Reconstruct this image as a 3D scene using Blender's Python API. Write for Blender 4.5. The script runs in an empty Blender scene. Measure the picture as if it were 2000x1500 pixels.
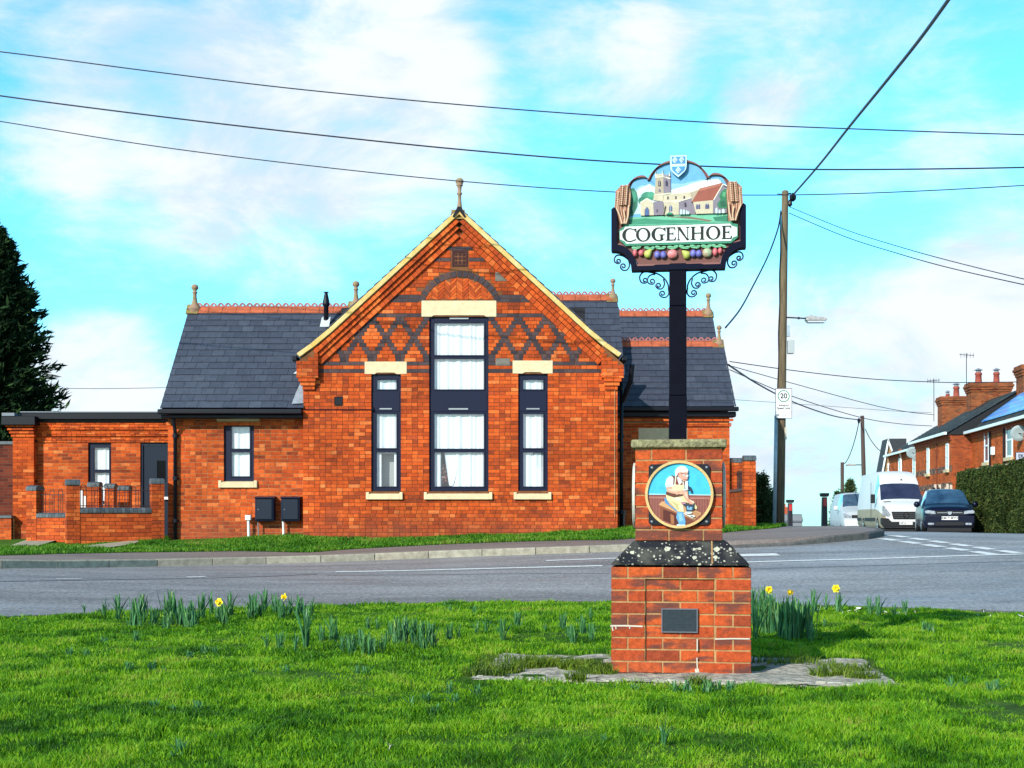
import bpy, math, random
import numpy as np
from mathutils import Vector, Matrix
random.seed(7); RS = np.random.RandomState(7)
SC = bpy.context.scene
COL = SC.collection
# ---------------------------------------------------------------- camera, sky, sun, exposure
F = 2500.0; EYE = 1.6; HZ = 1010.0
cam_d = bpy.data.cameras.new('camera'); cam = bpy.data.objects.new('camera', cam_d); COL.objects.link(cam)
cam.location = (0, 0, EYE); cam.rotation_euler = (math.pi/2, 0, 0)
cam_d.sensor_width = 36.0; cam_d.lens = 36.0*F/2000.0; cam_d.shift_y = (HZ-750)/2000.0
cam_d.clip_start = 0.05; cam_d.clip_end = 5000
SC.camera = cam
SC.view_settings.view_transform = 'Standard'; SC.view_settings.look = 'None'
SC.view_settings.exposure = 0.12; SC.view_settings.gamma = 1.0
SUN_AZ = math.radians(36); SUN_EL = math.radians(29)       # to the left behind the camera
S = Vector((-math.sin(SUN_AZ)*math.cos(SUN_EL), -math.cos(SUN_AZ)*math.cos(SUN_EL), math.sin(SUN_EL)))
sun_d = bpy.data.lights.new('sun', 'SUN'); sun_d.energy = 5.0; sun_d.angle = math.radians(0.5); sun_d.color = (1.0, .94, .84)
sun = bpy.data.objects.new('sun', sun_d); COL.objects.link(sun); sun.location = (-20, -20, 30)
sun.rotation_euler = (-S).to_track_quat('-Z', 'Y').to_euler()

def pdir(px, py):
    return Vector(((px-1000)/F, 1.0, (HZ-py)/F)).normalized()

world = bpy.data.worlds.new('World'); SC.world = world; world.use_nodes = True
nt = world.node_tree; nt.nodes.clear()
def wn(t, **k):
    n = nt.nodes.new(t)
    for a, b in k.items(): setattr(n, a, b)
    return n
def wl(a, b): nt.links.new(a, b)
def wmath(op, a, b=None, c=None, clamp=False):
    n = wn('ShaderNodeMath', operation=op, use_clamp=clamp)
    for i, v in enumerate((a, b, c)):
        if v is None: continue
        if isinstance(v, (int, float)): n.inputs[i].default_value = v
        else: wl(v, n.inputs[i])
    return n.outputs[0]
sky = wn('ShaderNodeTexSky', sky_type='NISHITA'); sky.sun_disc = False
sky.sun_elevation = SUN_EL; sky.sun_rotation = math.pi + SUN_AZ
sky.ozone_density = 1.0; sky.air_density = 1.0; sky.dust_density = 0.6
tc = wn('ShaderNodeTexCoord')
nz = wn('ShaderNodeTexNoise'); nz.inputs['Scale'].default_value = 6.5; nz.inputs['Detail'].default_value = 10; nz.inputs['Roughness'].default_value = .62
nz.inputs['Distortion'].default_value = .4
mp = wn('ShaderNodeMapping'); mp.inputs['Scale'].default_value = (1, 1, 1.9); wl(tc.outputs['Generated'], mp.inputs[0]); wl(mp.outputs[0], nz.inputs['Vector'])
nz2 = wn('ShaderNodeTexNoise'); nz2.inputs['Scale'].default_value = 9.0; nz2.inputs['Detail'].default_value = 8; nz2.inputs['Roughness'].default_value = .7
mp2 = wn('ShaderNodeMapping'); mp2.inputs['Scale'].default_value = (.8, .8, 3.2); mp2.inputs['Rotation'].default_value = (0, .25, 0)
wl(tc.outputs['Generated'], mp2.inputs[0]); wl(mp2.outputs[0], nz2.inputs['Vector'])
BLOBS = [(330, 240, 250, .72), (640, 110, 270, .70), (800, 260, 190, .50), (520, 410, 170, .50), (690, 500, 140, .30), (380, 470, 90, .12), (100, 40, 180, .35),
         (200, 750, 140, .9), (90,800,120,.5), (480, 720, 120, .3), (1500, 760, 200, .75), (1640, 720, 190, .55), (1880, 720, 250, .8), (1560, 930, 260, .25), (1960, 560, 150, .6), (1180, 110, 140, .42), (1270,110,110,.3),
         (1480, 70, 220, .36), (1700, 190, 190, .30), (1960, 320, 150, .35), (950, 60, 160, .35), (60, 340, 130, .35), (1050, 600, 170, .25), (1480, 210, 80, .45)]
acc = None
for (bx, by, br, w) in BLOBS:
    d = pdir(bx, by)
    dt = wn('ShaderNodeVectorMath', operation='DOT_PRODUCT'); wl(tc.outputs['Generated'], dt.inputs[0]); dt.inputs[1].default_value = d
    cr = math.cos(br*1.25/F)
    mr = wn('ShaderNodeMapRange', interpolation_type='SMOOTHSTEP'); wl(dt.outputs['Value'], mr.inputs[0])
    mr.inputs[1].default_value = cr; mr.inputs[2].default_value = 1.0; mr.inputs[3].default_value = 0; mr.inputs[4].default_value = w
    acc = mr.outputs[0] if acc is None else wmath('ADD', acc, mr.outputs[0])
# unseen cloud bank added low behind the camera to brighten the window reflections
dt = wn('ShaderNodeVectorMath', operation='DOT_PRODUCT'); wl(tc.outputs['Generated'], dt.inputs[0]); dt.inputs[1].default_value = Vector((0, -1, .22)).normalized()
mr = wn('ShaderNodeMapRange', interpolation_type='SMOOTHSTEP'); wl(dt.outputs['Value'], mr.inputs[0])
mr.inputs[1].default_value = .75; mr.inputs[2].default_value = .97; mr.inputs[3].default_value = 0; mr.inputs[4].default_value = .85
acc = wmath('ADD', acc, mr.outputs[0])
sz0 = wn('ShaderNodeSeparateXYZ'); wl(tc.outputs['Generated'], sz0.inputs[0])
hb = wn('ShaderNodeMapRange', interpolation_type='SMOOTHSTEP'); wl(sz0.outputs[2], hb.inputs[0]); hb.inputs[1].default_value = .13; hb.inputs[2].default_value = .0; hb.inputs[3].default_value = 0; hb.inputs[4].default_value = .42
acc = wmath('ADD', acc, hb.outputs[0])
acc = wmath('MINIMUM', wmath('ADD', acc, .03), 1.0)
n1 = wmath('MULTIPLY', wmath('SUBTRACT', nz.outputs['Fac'], .5), 1.75)
n2 = wmath('MULTIPLY', wmath('SUBTRACT', nz2.outputs['Fac'], .5), 1.1)
# wispy streaks
den = wmath('ADD', wmath('ADD', acc, n1), n2)
mr = wn('ShaderNodeMapRange', interpolation_type='SMOOTHSTEP'); wl(den, mr.inputs[0]); mr.inputs[1].default_value = -.04; mr.inputs[2].default_value = 1.08
mr.inputs[3].default_value = 0; mr.inputs[4].default_value = 1
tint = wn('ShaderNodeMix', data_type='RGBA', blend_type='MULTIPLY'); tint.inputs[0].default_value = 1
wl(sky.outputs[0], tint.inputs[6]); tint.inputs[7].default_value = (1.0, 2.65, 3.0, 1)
# grey undersides inside the clouds
shade = wn('ShaderNodeMapRange', interpolation_type='SMOOTHSTEP'); wl(nz.outputs['Fac'], shade.inputs[0]); shade.inputs[1].default_value = .36; shade.inputs[2].default_value = .60
cc = wn('ShaderNodeMix', data_type='RGBA'); wl(shade.outputs[0], cc.inputs[0]); cc.inputs[6].default_value = (6.2, 7.7, 8.8, 1); cc.inputs[7].default_value = (8.9, 9.5, 10.1, 1)
fin = wn('ShaderNodeMix', data_type='RGBA'); wl(mr.outputs[0], fin.inputs[0]); wl(tint.outputs[2], fin.inputs[6]); wl(cc.outputs[2], fin.inputs[7])
sepz = wn('ShaderNodeSeparateXYZ'); wl(tc.outputs['Generated'], sepz.inputs[0])
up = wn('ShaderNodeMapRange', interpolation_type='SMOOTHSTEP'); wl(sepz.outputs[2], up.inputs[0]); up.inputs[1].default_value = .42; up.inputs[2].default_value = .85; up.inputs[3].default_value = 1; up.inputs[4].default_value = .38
dim_top = wn('ShaderNodeVectorMath', operation='SCALE'); wl(fin.outputs[2], dim_top.inputs[0]); wl(up.outputs[0], dim_top.inputs['Scale'])   # unseen upper sky dimmed to weaken the fill light
bg = wn('ShaderNodeBackground'); bg.inputs[1].default_value = 0.1; wl(dim_top.outputs[0], bg.inputs[0])
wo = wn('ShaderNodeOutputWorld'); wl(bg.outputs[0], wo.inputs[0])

# ---------------------------------------------------------------- helpers
def W(px, py, D):
    return Vector(((px-1000)*D/F, D, EYE + (HZ-py)*D/F))
def lin(h):
    h = h.lstrip('#'); o = []
    for i in (0, 2, 4):
        c = int(h[i:i+2], 16)/255.0
        o.append(c/12.92 if c <= .04045 else ((c+.055)/1.055)**2.4)
    return tuple(o)
MATS = {}
def mat(name, rgb, rough=.7, spec=.4, metal=0, var=0.0, vscale=8.0, bump=0.0, bscale=60.0, coat=0, rgb2=None):
    """principled material; var/rgb2 mixes in a second colour by noise"""
    if name in MATS: return MATS[name]
    m = bpy.data.materials.new(name); m.use_nodes = True; t = m.node_tree; b = t.nodes['Principled BSDF']
    b.inputs['Base Color'].default_value = (*rgb, 1); b.inputs['Roughness'].default_value = rough
    b.inputs['Specular IOR Level'].default_value = spec; b.inputs['Metallic'].default_value = metal
    b.inputs['Coat Weight'].default_value = coat; b.inputs['Coat Roughness'].default_value = .08
    tcn = t.nodes.new('ShaderNodeTexCoord')
    if var > 0 or rgb2:
        n = t.nodes.new('ShaderNodeTexNoise'); n.inputs['Scale'].default_value = vscale; n.inputs['Detail'].default_value = 6; n.inputs['Roughness'].default_value = .65
        t.links.new(tcn.outputs['Object'], n.inputs['Vector'])
        mx = t.nodes.new('ShaderNodeMix'); mx.data_type = 'RGBA'
        r = t.nodes.new('ShaderNodeMapRange'); r.inputs[1].default_value = .32; r.inputs[2].default_value = .68
        t.links.new(n.outputs['Fac'], r.inputs[0]); t.links.new(r.outputs[0], mx.inputs[0])
        c2 = rgb2 if rgb2 else tuple(min(1, c*(1+var)) for c in rgb); c1 = rgb if rgb2 else tuple(c*(1-var) for c in rgb)
        mx.inputs[6].default_value = (*c1, 1); mx.inputs[7].default_value = (*c2, 1)
        t.links.new(mx.outputs[2], b.inputs['Base Color'])
    if bump > 0:
        n = t.nodes.new('ShaderNodeTexNoise'); n.inputs['Scale'].default_value = bscale; n.inputs['Detail'].default_value = 5
        t.links.new(tcn.outputs['Object'], n.inputs['Vector'])
        bp = t.nodes.new('ShaderNodeBump'); bp.inputs['Strength'].default_value = bump; bp.inputs['Distance'].default_value = .01
        t.links.new(n.outputs['Fac'], bp.inputs['Height']); t.links.new(bp.outputs[0], b.inputs['Normal'])
    MATS[name] = m; return m
def island_mat(name, stops, rough=.85, noise=.25, nscale=14.0, bump=.4, bscale=90, spec=.25, big=.0):
    """every loose piece (brick, slate, leaf) picks its own colour from the stops"""
    if name in MATS: return MATS[name]
    m = bpy.data.materials.new(name); m.use_nodes = True; t = m.node_tree; b = t.nodes['Principled BSDF']
    g = t.nodes.new('ShaderNodeNewGeometry'); cr = t.nodes.new('ShaderNodeValToRGB'); cr.color_ramp.interpolation = 'LINEAR'
    el = cr.color_ramp.elements
    while len(el) < len(stops): el.new(.5)
    for e, (p, c) in zip(el, stops): e.position = p; e.color = (*c, 1)
    t.links.new(g.outputs['Random Per Island'], cr.inputs[0])
    tcn = t.nodes.new('ShaderNodeTexCoord')
    n = t.nodes.new('ShaderNodeTexNoise'); n.inputs['Scale'].default_value = nscale; n.inputs['Detail'].default_value = 6; n.inputs['Roughness'].default_value = .7
    t.links.new(tcn.outputs['Object'], n.inputs['Vector'])
    mr = t.nodes.new('ShaderNodeMapRange'); mr.inputs[1].default_value = .3; mr.inputs[2].default_value = .7; mr.inputs[3].default_value = 1-noise; mr.inputs[4].default_value = 1+noise
    t.links.new(n.outputs['Fac'], mr.inputs[0])
    src = mr.outputs[0]
    if big:
        n2 = t.nodes.new('ShaderNodeTexNoise'); n2.inputs['Scale'].default_value = .9; n2.inputs['Detail'].default_value = 4
        t.links.new(tcn.outputs['Object'], n2.inputs['Vector'])
        m2 = t.nodes.new('ShaderNodeMapRange'); m2.inputs[1].default_value = .3; m2.inputs[2].default_value = .7; m2.inputs[3].default_value = 1-big; m2.inputs[4].default_value = 1+big
        t.links.new(n2.outputs['Fac'], m2.inputs[0])
        mm = t.nodes.new('ShaderNodeMath'); mm.operation = 'MULTIPLY'; t.links.new(src, mm.inputs[0]); t.links.new(m2.outputs[0], mm.inputs[1]); src = mm.outputs[0]
    vm = t.nodes.new('ShaderNodeVectorMath'); vm.operation = 'SCALE'
    t.links.new(cr.outputs[0], vm.inputs[0]); t.links.new(src, vm.inputs['Scale']); t.links.new(vm.outputs[0], b.inputs['Base Color'])
    b.inputs['Roughness'].default_value = rough; b.inputs['Specular IOR Level'].default_value = spec
    if bump:
        n = t.nodes.new('ShaderNodeTexNoise'); n.inputs['Scale'].default_value = bscale; n.inputs['Detail'].default_value = 4
        t.links.new(tcn.outputs['Object'], n.inputs['Vector'])
        bp = t.nodes.new('ShaderNodeBump'); bp.inputs['Strength'].default_value = bump; bp.inputs['Distance'].default_value = .006
        t.links.new(n.outputs['Fac'], bp.inputs['Height']); t.links.new(bp.outputs[0], b.inputs['Normal'])
    MATS[name] = m; return m
def brick_tex(name, cols, mortar, bw=.225, rh=.075, rough=.9):
    """flat brick pattern by shader for far or side walls (object coordinates: x+y across, z up)"""
    if name in MATS: return MATS[name]
    m = bpy.data.materials.new(name); m.use_nodes = True; t = m.node_tree; b = t.nodes['Principled BSDF']
    tcn = t.nodes.new('ShaderNodeTexCoord'); sp = t.nodes.new('ShaderNodeSeparateXYZ'); t.links.new(tcn.outputs['Object'], sp.inputs[0])
    ad = t.nodes.new('ShaderNodeMath'); ad.operation = 'ADD'; t.links.new(sp.outputs[0], ad.inputs[0]); t.links.new(sp.outputs[1], ad.inputs[1])
    cb = t.nodes.new('ShaderNodeCombineXYZ'); t.links.new(ad.outputs[0], cb.inputs[0]); t.links.new(sp.outputs[2], cb.inputs[1])
    br = t.nodes.new('ShaderNodeTexBrick'); t.links.new(cb.outputs[0], br.inputs['Vector'])
    br.inputs['Scale'].default_value = 1; br.inputs['Brick Width'].default_value = bw; br.inputs['Row Height'].default_value = rh
    br.inputs['Mortar Size'].default_value = .005; br.inputs['Mortar Smooth'].default_value = .2; br.inputs['Bias'].default_value = 0
    br.inputs['Color1'].default_value = (0, 0, 0, 1); br.inputs['Color2'].default_value = (1, 1, 1, 1); br.inputs['Mortar'].default_value = (.5, .5, .5, 1)
    cr = t.nodes.new('ShaderNodeValToRGB'); el = cr.color_ramp.elements
    while len(el) < len(cols): el.new(.5)
    for i, (e, c) in enumerate(zip(el, cols)): e.position = i/(len(cols)-1); e.color = (*c, 1)
    t.links.new(br.outputs['Color'], cr.inputs[0])
    mx = t.nodes.new('ShaderNodeMix'); mx.data_type = 'RGBA'; t.links.new(br.outputs['Fac'], mx.inputs[0]); t.links.new(cr.outputs[0], mx.inputs[6]); mx.inputs[7].default_value = (*mortar, 1)
    n = t.nodes.new('ShaderNodeTexNoise'); n.inputs['Scale'].default_value = 1.3; n.inputs['Detail'].default_value = 6; t.links.new(tcn.outputs['Object'], n.inputs['Vector'])
    mr = t.nodes.new('ShaderNodeMapRange'); mr.inputs[1].default_value = .3; mr.inputs[2].default_value = .7; mr.inputs[3].default_value = .75; mr.inputs[4].default_value = 1.2; t.links.new(n.outputs['Fac'], mr.inputs[0])
    vm = t.nodes.new('ShaderNodeVectorMath'); vm.operation = 'SCALE'; t.links.new(mx.outputs[2], vm.inputs[0]); t.links.new(mr.outputs[0], vm.inputs['Scale']); t.links.new(vm.outputs[0], b.inputs['Base Color'])
    bp = t.nodes.new('ShaderNodeBump'); bp.inputs['Strength'].default_value = .6; bp.inputs['Distance'].default_value = .008; bp.invert = True
    t.links.new(br.outputs['Fac'], bp.inputs['Height']); t.links.new(bp.outputs[0], b.inputs['Normal'])
    b.inputs['Roughness'].default_value = rough; b.inputs['Specular IOR Level'].default_value = .2
    MATS[name] = m; return m
def glass_mat(name, tint=(.9, .95, 1), refl=.22):
    if name in MATS: return MATS[name]
    m = bpy.data.materials.new(name); m.use_nodes = True; t = m.node_tree; t.nodes.clear()
    o = t.nodes.new('ShaderNodeOutputMaterial'); mx = t.nodes.new('ShaderNodeMixShader'); tr = t.nodes.new('ShaderNodeBsdfTransparent'); gl = t.nodes.new('ShaderNodeBsdfGlossy')
    tr.inputs[0].default_value = (*tint, 1); gl.inputs['Roughness'].default_value = .01
    lw = t.nodes.new('ShaderNodeLayerWeight'); lw.inputs[0].default_value = .5; pw = t.nodes.new('ShaderNodeMath'); pw.operation = 'POWER'; t.links.new(lw.outputs['Facing'], pw.inputs[0]); pw.inputs[1].default_value = 4
    ad = t.nodes.new('ShaderNodeMath'); ad.operation = 'ADD'; ad.use_clamp = True; t.links.new(pw.outputs[0], ad.inputs[0]); ad.inputs[1].default_value = refl
    t.links.new(ad.outputs[0], mx.inputs[0]); t.links.new(tr.outputs[0], mx.inputs[1]); t.links.new(gl.outputs[0], mx.inputs[2]); t.links.new(mx.outputs[0], o.inputs[0])
    MATS[name] = m; return m

class MB:
    def __init__(s): s.v = []; s.f = []; s.m = []; s.cur = 0
    def face(s, idx): s.f.append(tuple(idx)); s.m.append(s.cur)
    def quad(s, *pts):
        n = len(s.v); s.v += [tuple(p) for p in pts]; s.face(range(n, n+len(pts)))
    def box(s, x0, x1, y0, y1, z0, z1, faces='xXyYzZ'):
        n = len(s.v)
        s.v += [(x0,y0,z0),(x1,y0,z0),(x1,y1,z0),(x0,y1,z0),(x0,y0,z1),(x1,y0,z1),(x1,y1,z1),(x0,y1,z1)]
        for k, q in (('z',(3,2,1,0)),('Z',(4,5,6,7)),('y',(0,1,5,4)),('X',(1,2,6,5)),('Y',(2,3,7,6)),('x',(3,0,4,7))):
            if k in faces: s.face([n+i for i in q])
    def prism(s, poly, y0, y1, ax='y', bev=0.0):
        """poly in (x,z) extruded along y (front y0); ax='z': poly in (x,y) extruded z0..z1; ax='x': poly (y,z) extruded along x"""
        def P(a, b, t): return (a, t, b) if ax == 'y' else ((a, b, t) if ax == 'z' else (t, a, b))
        n = len(s.v); k = len(poly)
        A = sum(poly[i][0]*poly[(i+1)%k][1]-poly[(i+1)%k][0]*poly[i][1] for i in range(k))
        if A < 0: poly = poly[::-1]
        if bev:
            cx = sum(p[0] for p in poly)/k; cz = sum(p[1] for p in poly)/k
            w = max(max(abs(p[0]-cx) for p in poly), 1e-6); h = max(max(abs(p[1]-cz) for p in poly), 1e-6)
            inn = [(cx+(p[0]-cx)*(1-bev/w), cz+(p[1]-cz)*(1-bev/h)) for p in poly]
            sg = 1 if y1 > y0 else -1
            s.v += [P(a, b, y0) for a, b in inn] + [P(a, b, y0+bev*sg) for a, b in poly] + [P(a, b, y1) for a, b in poly]
            s.face(range(n, n+k)); s.face([n+2*k+i for i in range(k)][::-1])
            for r in (0, 1):
                for i in range(k):
                    j = (i+1) % k; s.face([n+r*k+i, n+(r+1)*k+i, n+(r+1)*k+j, n+r*k+j])
            return
        s.v += [P(a, b, y0) for a, b in poly] + [P(a, b, y1) for a, b in poly]
        s.face(range(n, n+k)); s.face([n+k+i for i in range(k)][::-1])
        for i in range(k):
            j = (i+1) % k; s.face([n+i, n+k+i, n+k+j, n+j])
    def strip(s, A, B, y0, y1):
        """band between two (x,z) polylines, extruded"""
        for i in range(len(A)-1): s.prism([A[i], A[i+1], B[i+1], B[i]], y0, y1)
    def tube(s, pts, r, n=6, close=True, taper=None):
        pts = [Vector(p) for p in pts]; base = len(s.v); N = len(pts)
        up0 = None
        for i, p in enumerate(pts):
            d = (pts[min(i+1, N-1)]-pts[max(i-1, 0)])
            if d.length < 1e-9: d = Vector((0, 0, 1))
            d.normalize()
            u = up0 if up0 is not None else (Vector((0, 0, 1)) if abs(d.z) < .9 else Vector((0, 1, 0)))
            a = d.cross(u)
            if a.length < 1e-4: a = d.cross(Vector((1, 0, 0)))
            a.normalize(); b = a.cross(d).normalized(); up0 = b
            rr = r if not isinstance(r, (list, tuple)) else r[i]
            for k in range(n):
                t = 2*math.pi*k/n; q = p + a*math.cos(t)*rr + b*math.sin(t)*rr; s.v.append(tuple(q))
        for i in range(N-1):
            for k in range(n):
                j = (k+1) % n; s.face([base+i*n+k, base+i*n+j, base+(i+1)*n+j, base+(i+1)*n+k])
        if close:
            s.face([base+k for k in range(n)][::-1]); s.face([base+(N-1)*n+k for k in range(n)])
    def lathe(s, prof, c=(0, 0, 0), n=16, axis='z'):
        """prof list of (r, h)"""
        base = len(s.v); c = Vector(c)
        for r, h in prof:
            for k in range(n):
                t = 2*math.pi*k/n
                q = Vector((r*math.cos(t), r*math.sin(t), h)) if axis == 'z' else (Vector((h, r*math.cos(t), r*math.sin(t))) if axis == 'x' else Vector((r*math.cos(t), h, r*math.sin(t))))
                s.v.append(tuple(c+q))
        for i in range(len(prof)-1):
            for k in range(n):
                j = (k+1) % n; s.face([base+i*n+k, base+i*n+j, base+(i+1)*n+j, base+(i+1)*n+k])
        s.face([base+k for k in range(n)][::-1]); s.face([base+(len(prof)-1)*n+k for k in range(n)])
    def rot(s, i0, M):
        for i in range(i0, len(s.v)): s.v[i] = tuple(M @ Vector(s.v[i]))
    def build(s, name, mats, parent=None, smooth=False, local=True, fix=False):
        me = bpy.data.meshes.new(name); V = s.v
        if not local and parent is not None:
            r = parent
            while r.parent: r = r.parent
            Mi = (Matrix.Translation(r.location) @ r.rotation_euler.to_matrix().to_4x4()).inverted()
            V = [tuple(Mi @ Vector(p)) for p in V]
        me.from_pydata(V, [], s.f)
        if not isinstance(mats, (list, tuple)): mats = [mats]
        for m in mats: me.materials.append(m)
        if len(mats) > 1: me.polygons.foreach_set('material_index', np.array(s.m, dtype=np.int32))
        if smooth: me.polygons.foreach_set('use_smooth', np.ones(len(me.polygons), dtype=bool))
        me.update()
        o = bpy.data.objects.new(name, me); COL.objects.link(o)
        if parent is not None: o.parent = parent
        return o
def auto_smooth(o, ang=40):
    me = o.data; me.polygons.foreach_set('use_smooth', np.ones(len(me.polygons), dtype=bool))
    try: me.set_sharp_from_angle(angle=math.radians(ang))
    except Exception: pass
    return o
def bevel(o, w=.01, seg=2):
    m = o.modifiers.new('bevel', 'BEVEL'); m.width = w; m.segments = seg; m.limit_method = 'ANGLE'; return o
def tag(o, label=None, cat=None, group=None, kind=None):
    if label: o['label'] = label
    if cat: o['category'] = cat
    if group: o['group'] = group
    if kind: o['kind'] = kind
    return o
def thing(name, label, cat, loc=(0, 0, 0), rz=0, group=None):
    o = bpy.data.objects.new(name, None); COL.objects.link(o); o.location = loc; o.rotation_euler = (0, 0, rz)
    o.empty_display_size = .2
    return tag(o, label, cat, group)
def copy_tree(src, loc, rz, label=None, group=None):
    r = src.copy(); COL.objects.link(r); r.location = loc; r.rotation_euler = (0, 0, rz)
    if label: r['label'] = label
    if group: r['group'] = group
    for ch in list(src.children):
        c = ch.copy(); COL.objects.link(c); c.parent = r
        for g in ch.children:
            d = g.copy(); COL.objects.link(d); d.parent = c
    return r
def np_mesh(name, V, Q, T, mats, parent=None, smooth=False):
    """fast mesh: V (n,3), Q (m,4) quads, T (k,3) triangles"""
    me = bpy.data.meshes.new(name); me.vertices.add(len(V)); me.vertices.foreach_set('co', V.astype(np.float32).ravel())
    nl = Q.size + T.size; me.loops.add(nl); me.loops.foreach_set('vertex_index', np.concatenate([Q.ravel(), T.ravel()]).astype(np.int32))
    nf = len(Q)+len(T); me.polygons.add(nf)
    st = np.concatenate([np.arange(len(Q))*4, Q.size + np.arange(len(T))*3]).astype(np.int32); me.polygons.foreach_set('loop_start', st)
    me.polygons.foreach_set('loop_total', np.concatenate([np.full(len(Q), 4), np.full(len(T), 3)]).astype(np.int32))
    if smooth: me.polygons.foreach_set('use_smooth', np.ones(nf, dtype=bool))
    me.materials.append(mats); me.update(calc_edges=True); me.validate()
    o = bpy.data.objects.new(name, me); COL.objects.link(o)
    if parent is not None: o.parent = parent
    return o
def text_mesh(body, size, name, m, parent, loc, rot=(math.pi/2, 0, 0), ext=.001, align='CENTER', bold=0):
    c = bpy.data.curves.new(name, 'FONT'); c.body = body; c.size = size; c.extrude = ext; c.align_x = align; c.align_y = 'CENTER'; c.offset = bold
    o = bpy.data.objects.new(name, c); COL.objects.link(o); bpy.context.view_layer.update()
    dg = bpy.context.evaluated_depsgraph_get(); me = bpy.data.meshes.new_from_object(o.evaluated_get(dg))
    bpy.data.objects.remove(o); bpy.data.curves.remove(c)
    me.materials.clear(); me.materials.append(m)
    M = Matrix.Translation(Vector(loc)) @ Matrix.Rotation(rot[2], 4, 'Z') @ Matrix.Rotation(rot[0], 4, 'X')
    me.transform(M)
    q = bpy.data.objects.new(name, me); COL.objects.link(q); q.parent = parent
    return q

# ---------------------------------------------------------------- terrain height
CP = [(0,5,.6),(-3,5,.6),(3,5,.6),(-1.5,6.5,.60),(0,8,.590),(1.07,8.06,.580),(2.2,8,.578),(1.1,7.3,.582),(1.1,9.2,.588),(-4,8,.6),(5,8,.6),(-4,11,.59),(0,11,.6),(4,11,.6),(-5.1,12.7,.57),(-2.3,14.4,.59),(1,14.7,.6),(3,14.4,.59),(5,13.4,.57),
      (-10,8,.6),(-9,13,.62),(-12,16,.75),(0,0,.45),(-8,0,.5),(8,0,.5),(10,9,.6),(12,14,.75),(18,12,.8),
      (-4.5,16.5,.72),(0,18,.79),(4,17.6,.83),(8,17.5,.90),(13,19,1.0),
      (-7.32,18.3,.875),(-6.67,19.2,.832),(-5.76,20.5,.805),(-4.38,21.4,.813),(-3,21.8,.841),(.17,21.8,.955),(1.86,21.8,1.016),(3.9,22,1.072),(4.67,22.2,1.094),(6.0,22.9,1.17),(6.75,23.5,1.215),(7.1,24.3,1.26),
      (-7.25,20.9,.88),(-3.7,23.4,.84),(1.87,23.4,1.06),(-6.8,25.2,1.03),(-4.1,25,1.11),(2.06,25,1.24),(-9.5,24,.9),(-11,29,.98),(-16,28,.9),(-16,20,.85),
      (6,27,1.285),(4.8,26.5,1.24),(9,28,1.28),(10,24,1.22),(14,24,1.16),(7.6,36,1.24),(9.5,39,1.17),(9.8,50,1.0),(14.7,43,1.06),(16,40,1.02),(14,33,1.10),(15.9,53,.9),(16.5,62,.85),(19,90,.4),(28,90,.5),(24,66,.9),(23,57,1.0),
      (40,60,1.0),(40,25,1.2),(-40,25,.8),(-30,60,.9),(0,60,1.0),(-5,35,1.1),(4,35,1.2),(0,110,.3),(60,110,.3),(-60,110,.3),(20,130,-.5),(60,0,.8),(-60,0,.6)]
_C = np.array(CP)
def _fit():
    n = len(_C); R = np.hypot(_C[:,None,0]-_C[None,:,0], _C[:,None,1]-_C[None,:,1])
    A = np.zeros((n+3, n+3)); A[:n,:n] = R + np.eye(n)*(-.02); A[:n,n] = 1; A[:n,n+1:] = _C[:,:2]; A[n:,:n] = A[:n,n:].T
    return np.linalg.solve(A, np.concatenate([_C[:,2], [0,0,0]]))
_Wt = _fit()
def Zn(x, y):
    x = np.asarray(x, float); y = np.asarray(y, float); sh = x.shape; x = x.ravel(); y = y.ravel(); out = np.zeros(len(x)); n = len(_C)
    for a in range(0, len(x), 20000):
        xx = x[a:a+20000]; yy = y[a:a+20000]
        R = np.hypot(xx[:,None]-_C[None,:,0], yy[:,None]-_C[None,:,1])
        out[a:a+20000] = R @ _Wt[:n] + _Wt[n] + _Wt[n+1]*xx + _Wt[n+2]*yy
    return out.reshape(sh)
def Z(x, y): return float(Zn(np.array([x]), np.array([y]))[0])
def G(px, py, lift=0.0):
    """where the sight line through a photo pixel meets the ground"""
    lo, hi = 3.0, 90.0; ds = np.linspace(lo, hi, 1500)
    zz = Zn((px-1000)*ds/F, ds)+lift; ray = EYE+(HZ-py)*ds/F
    k = int(np.argmax(ray < zz)); 
    if ray[k] >= zz[k]: k = len(ds)-1
    return Vector(((px-1000)*ds[k]/F, ds[k], zz[k]))
def interp(P, x): return float(np.interp(x, [p[0] for p in P], [p[1] for p in P]))
KERB = [(-22,6),(-16,10.5),(-12,13.8),(-9.5,16.1),(-7.32,18.3),(-6.67,19.2),(-5.76,20.5),(-4.38,21.4),(-3,21.8),(-1,21.85),(.17,21.8),(1.86,21.8),(3.9,22),(4.67,22.2),(5.4,22.5),(6.0,22.9),(6.5,23.25),(6.85,23.65),(7.1,24.3),(7.2,25.2),(7.45,27),(8.1,31),(9.0,38),(10.4,50),(11.8,62),(15,90),(19.5,130)]
NEAR = [(-30,0),(-14,3),(-9,8.5),(-7,11),(-5.1,12.75),(-3.2,13.7),(-1.5,14.35),(0,14.65),(1.5,14.72),(3,14.35),(4.2,13.9),(5.3,13.3),(7,12.0),(10,9),(16,3),(30,-3)]
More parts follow.
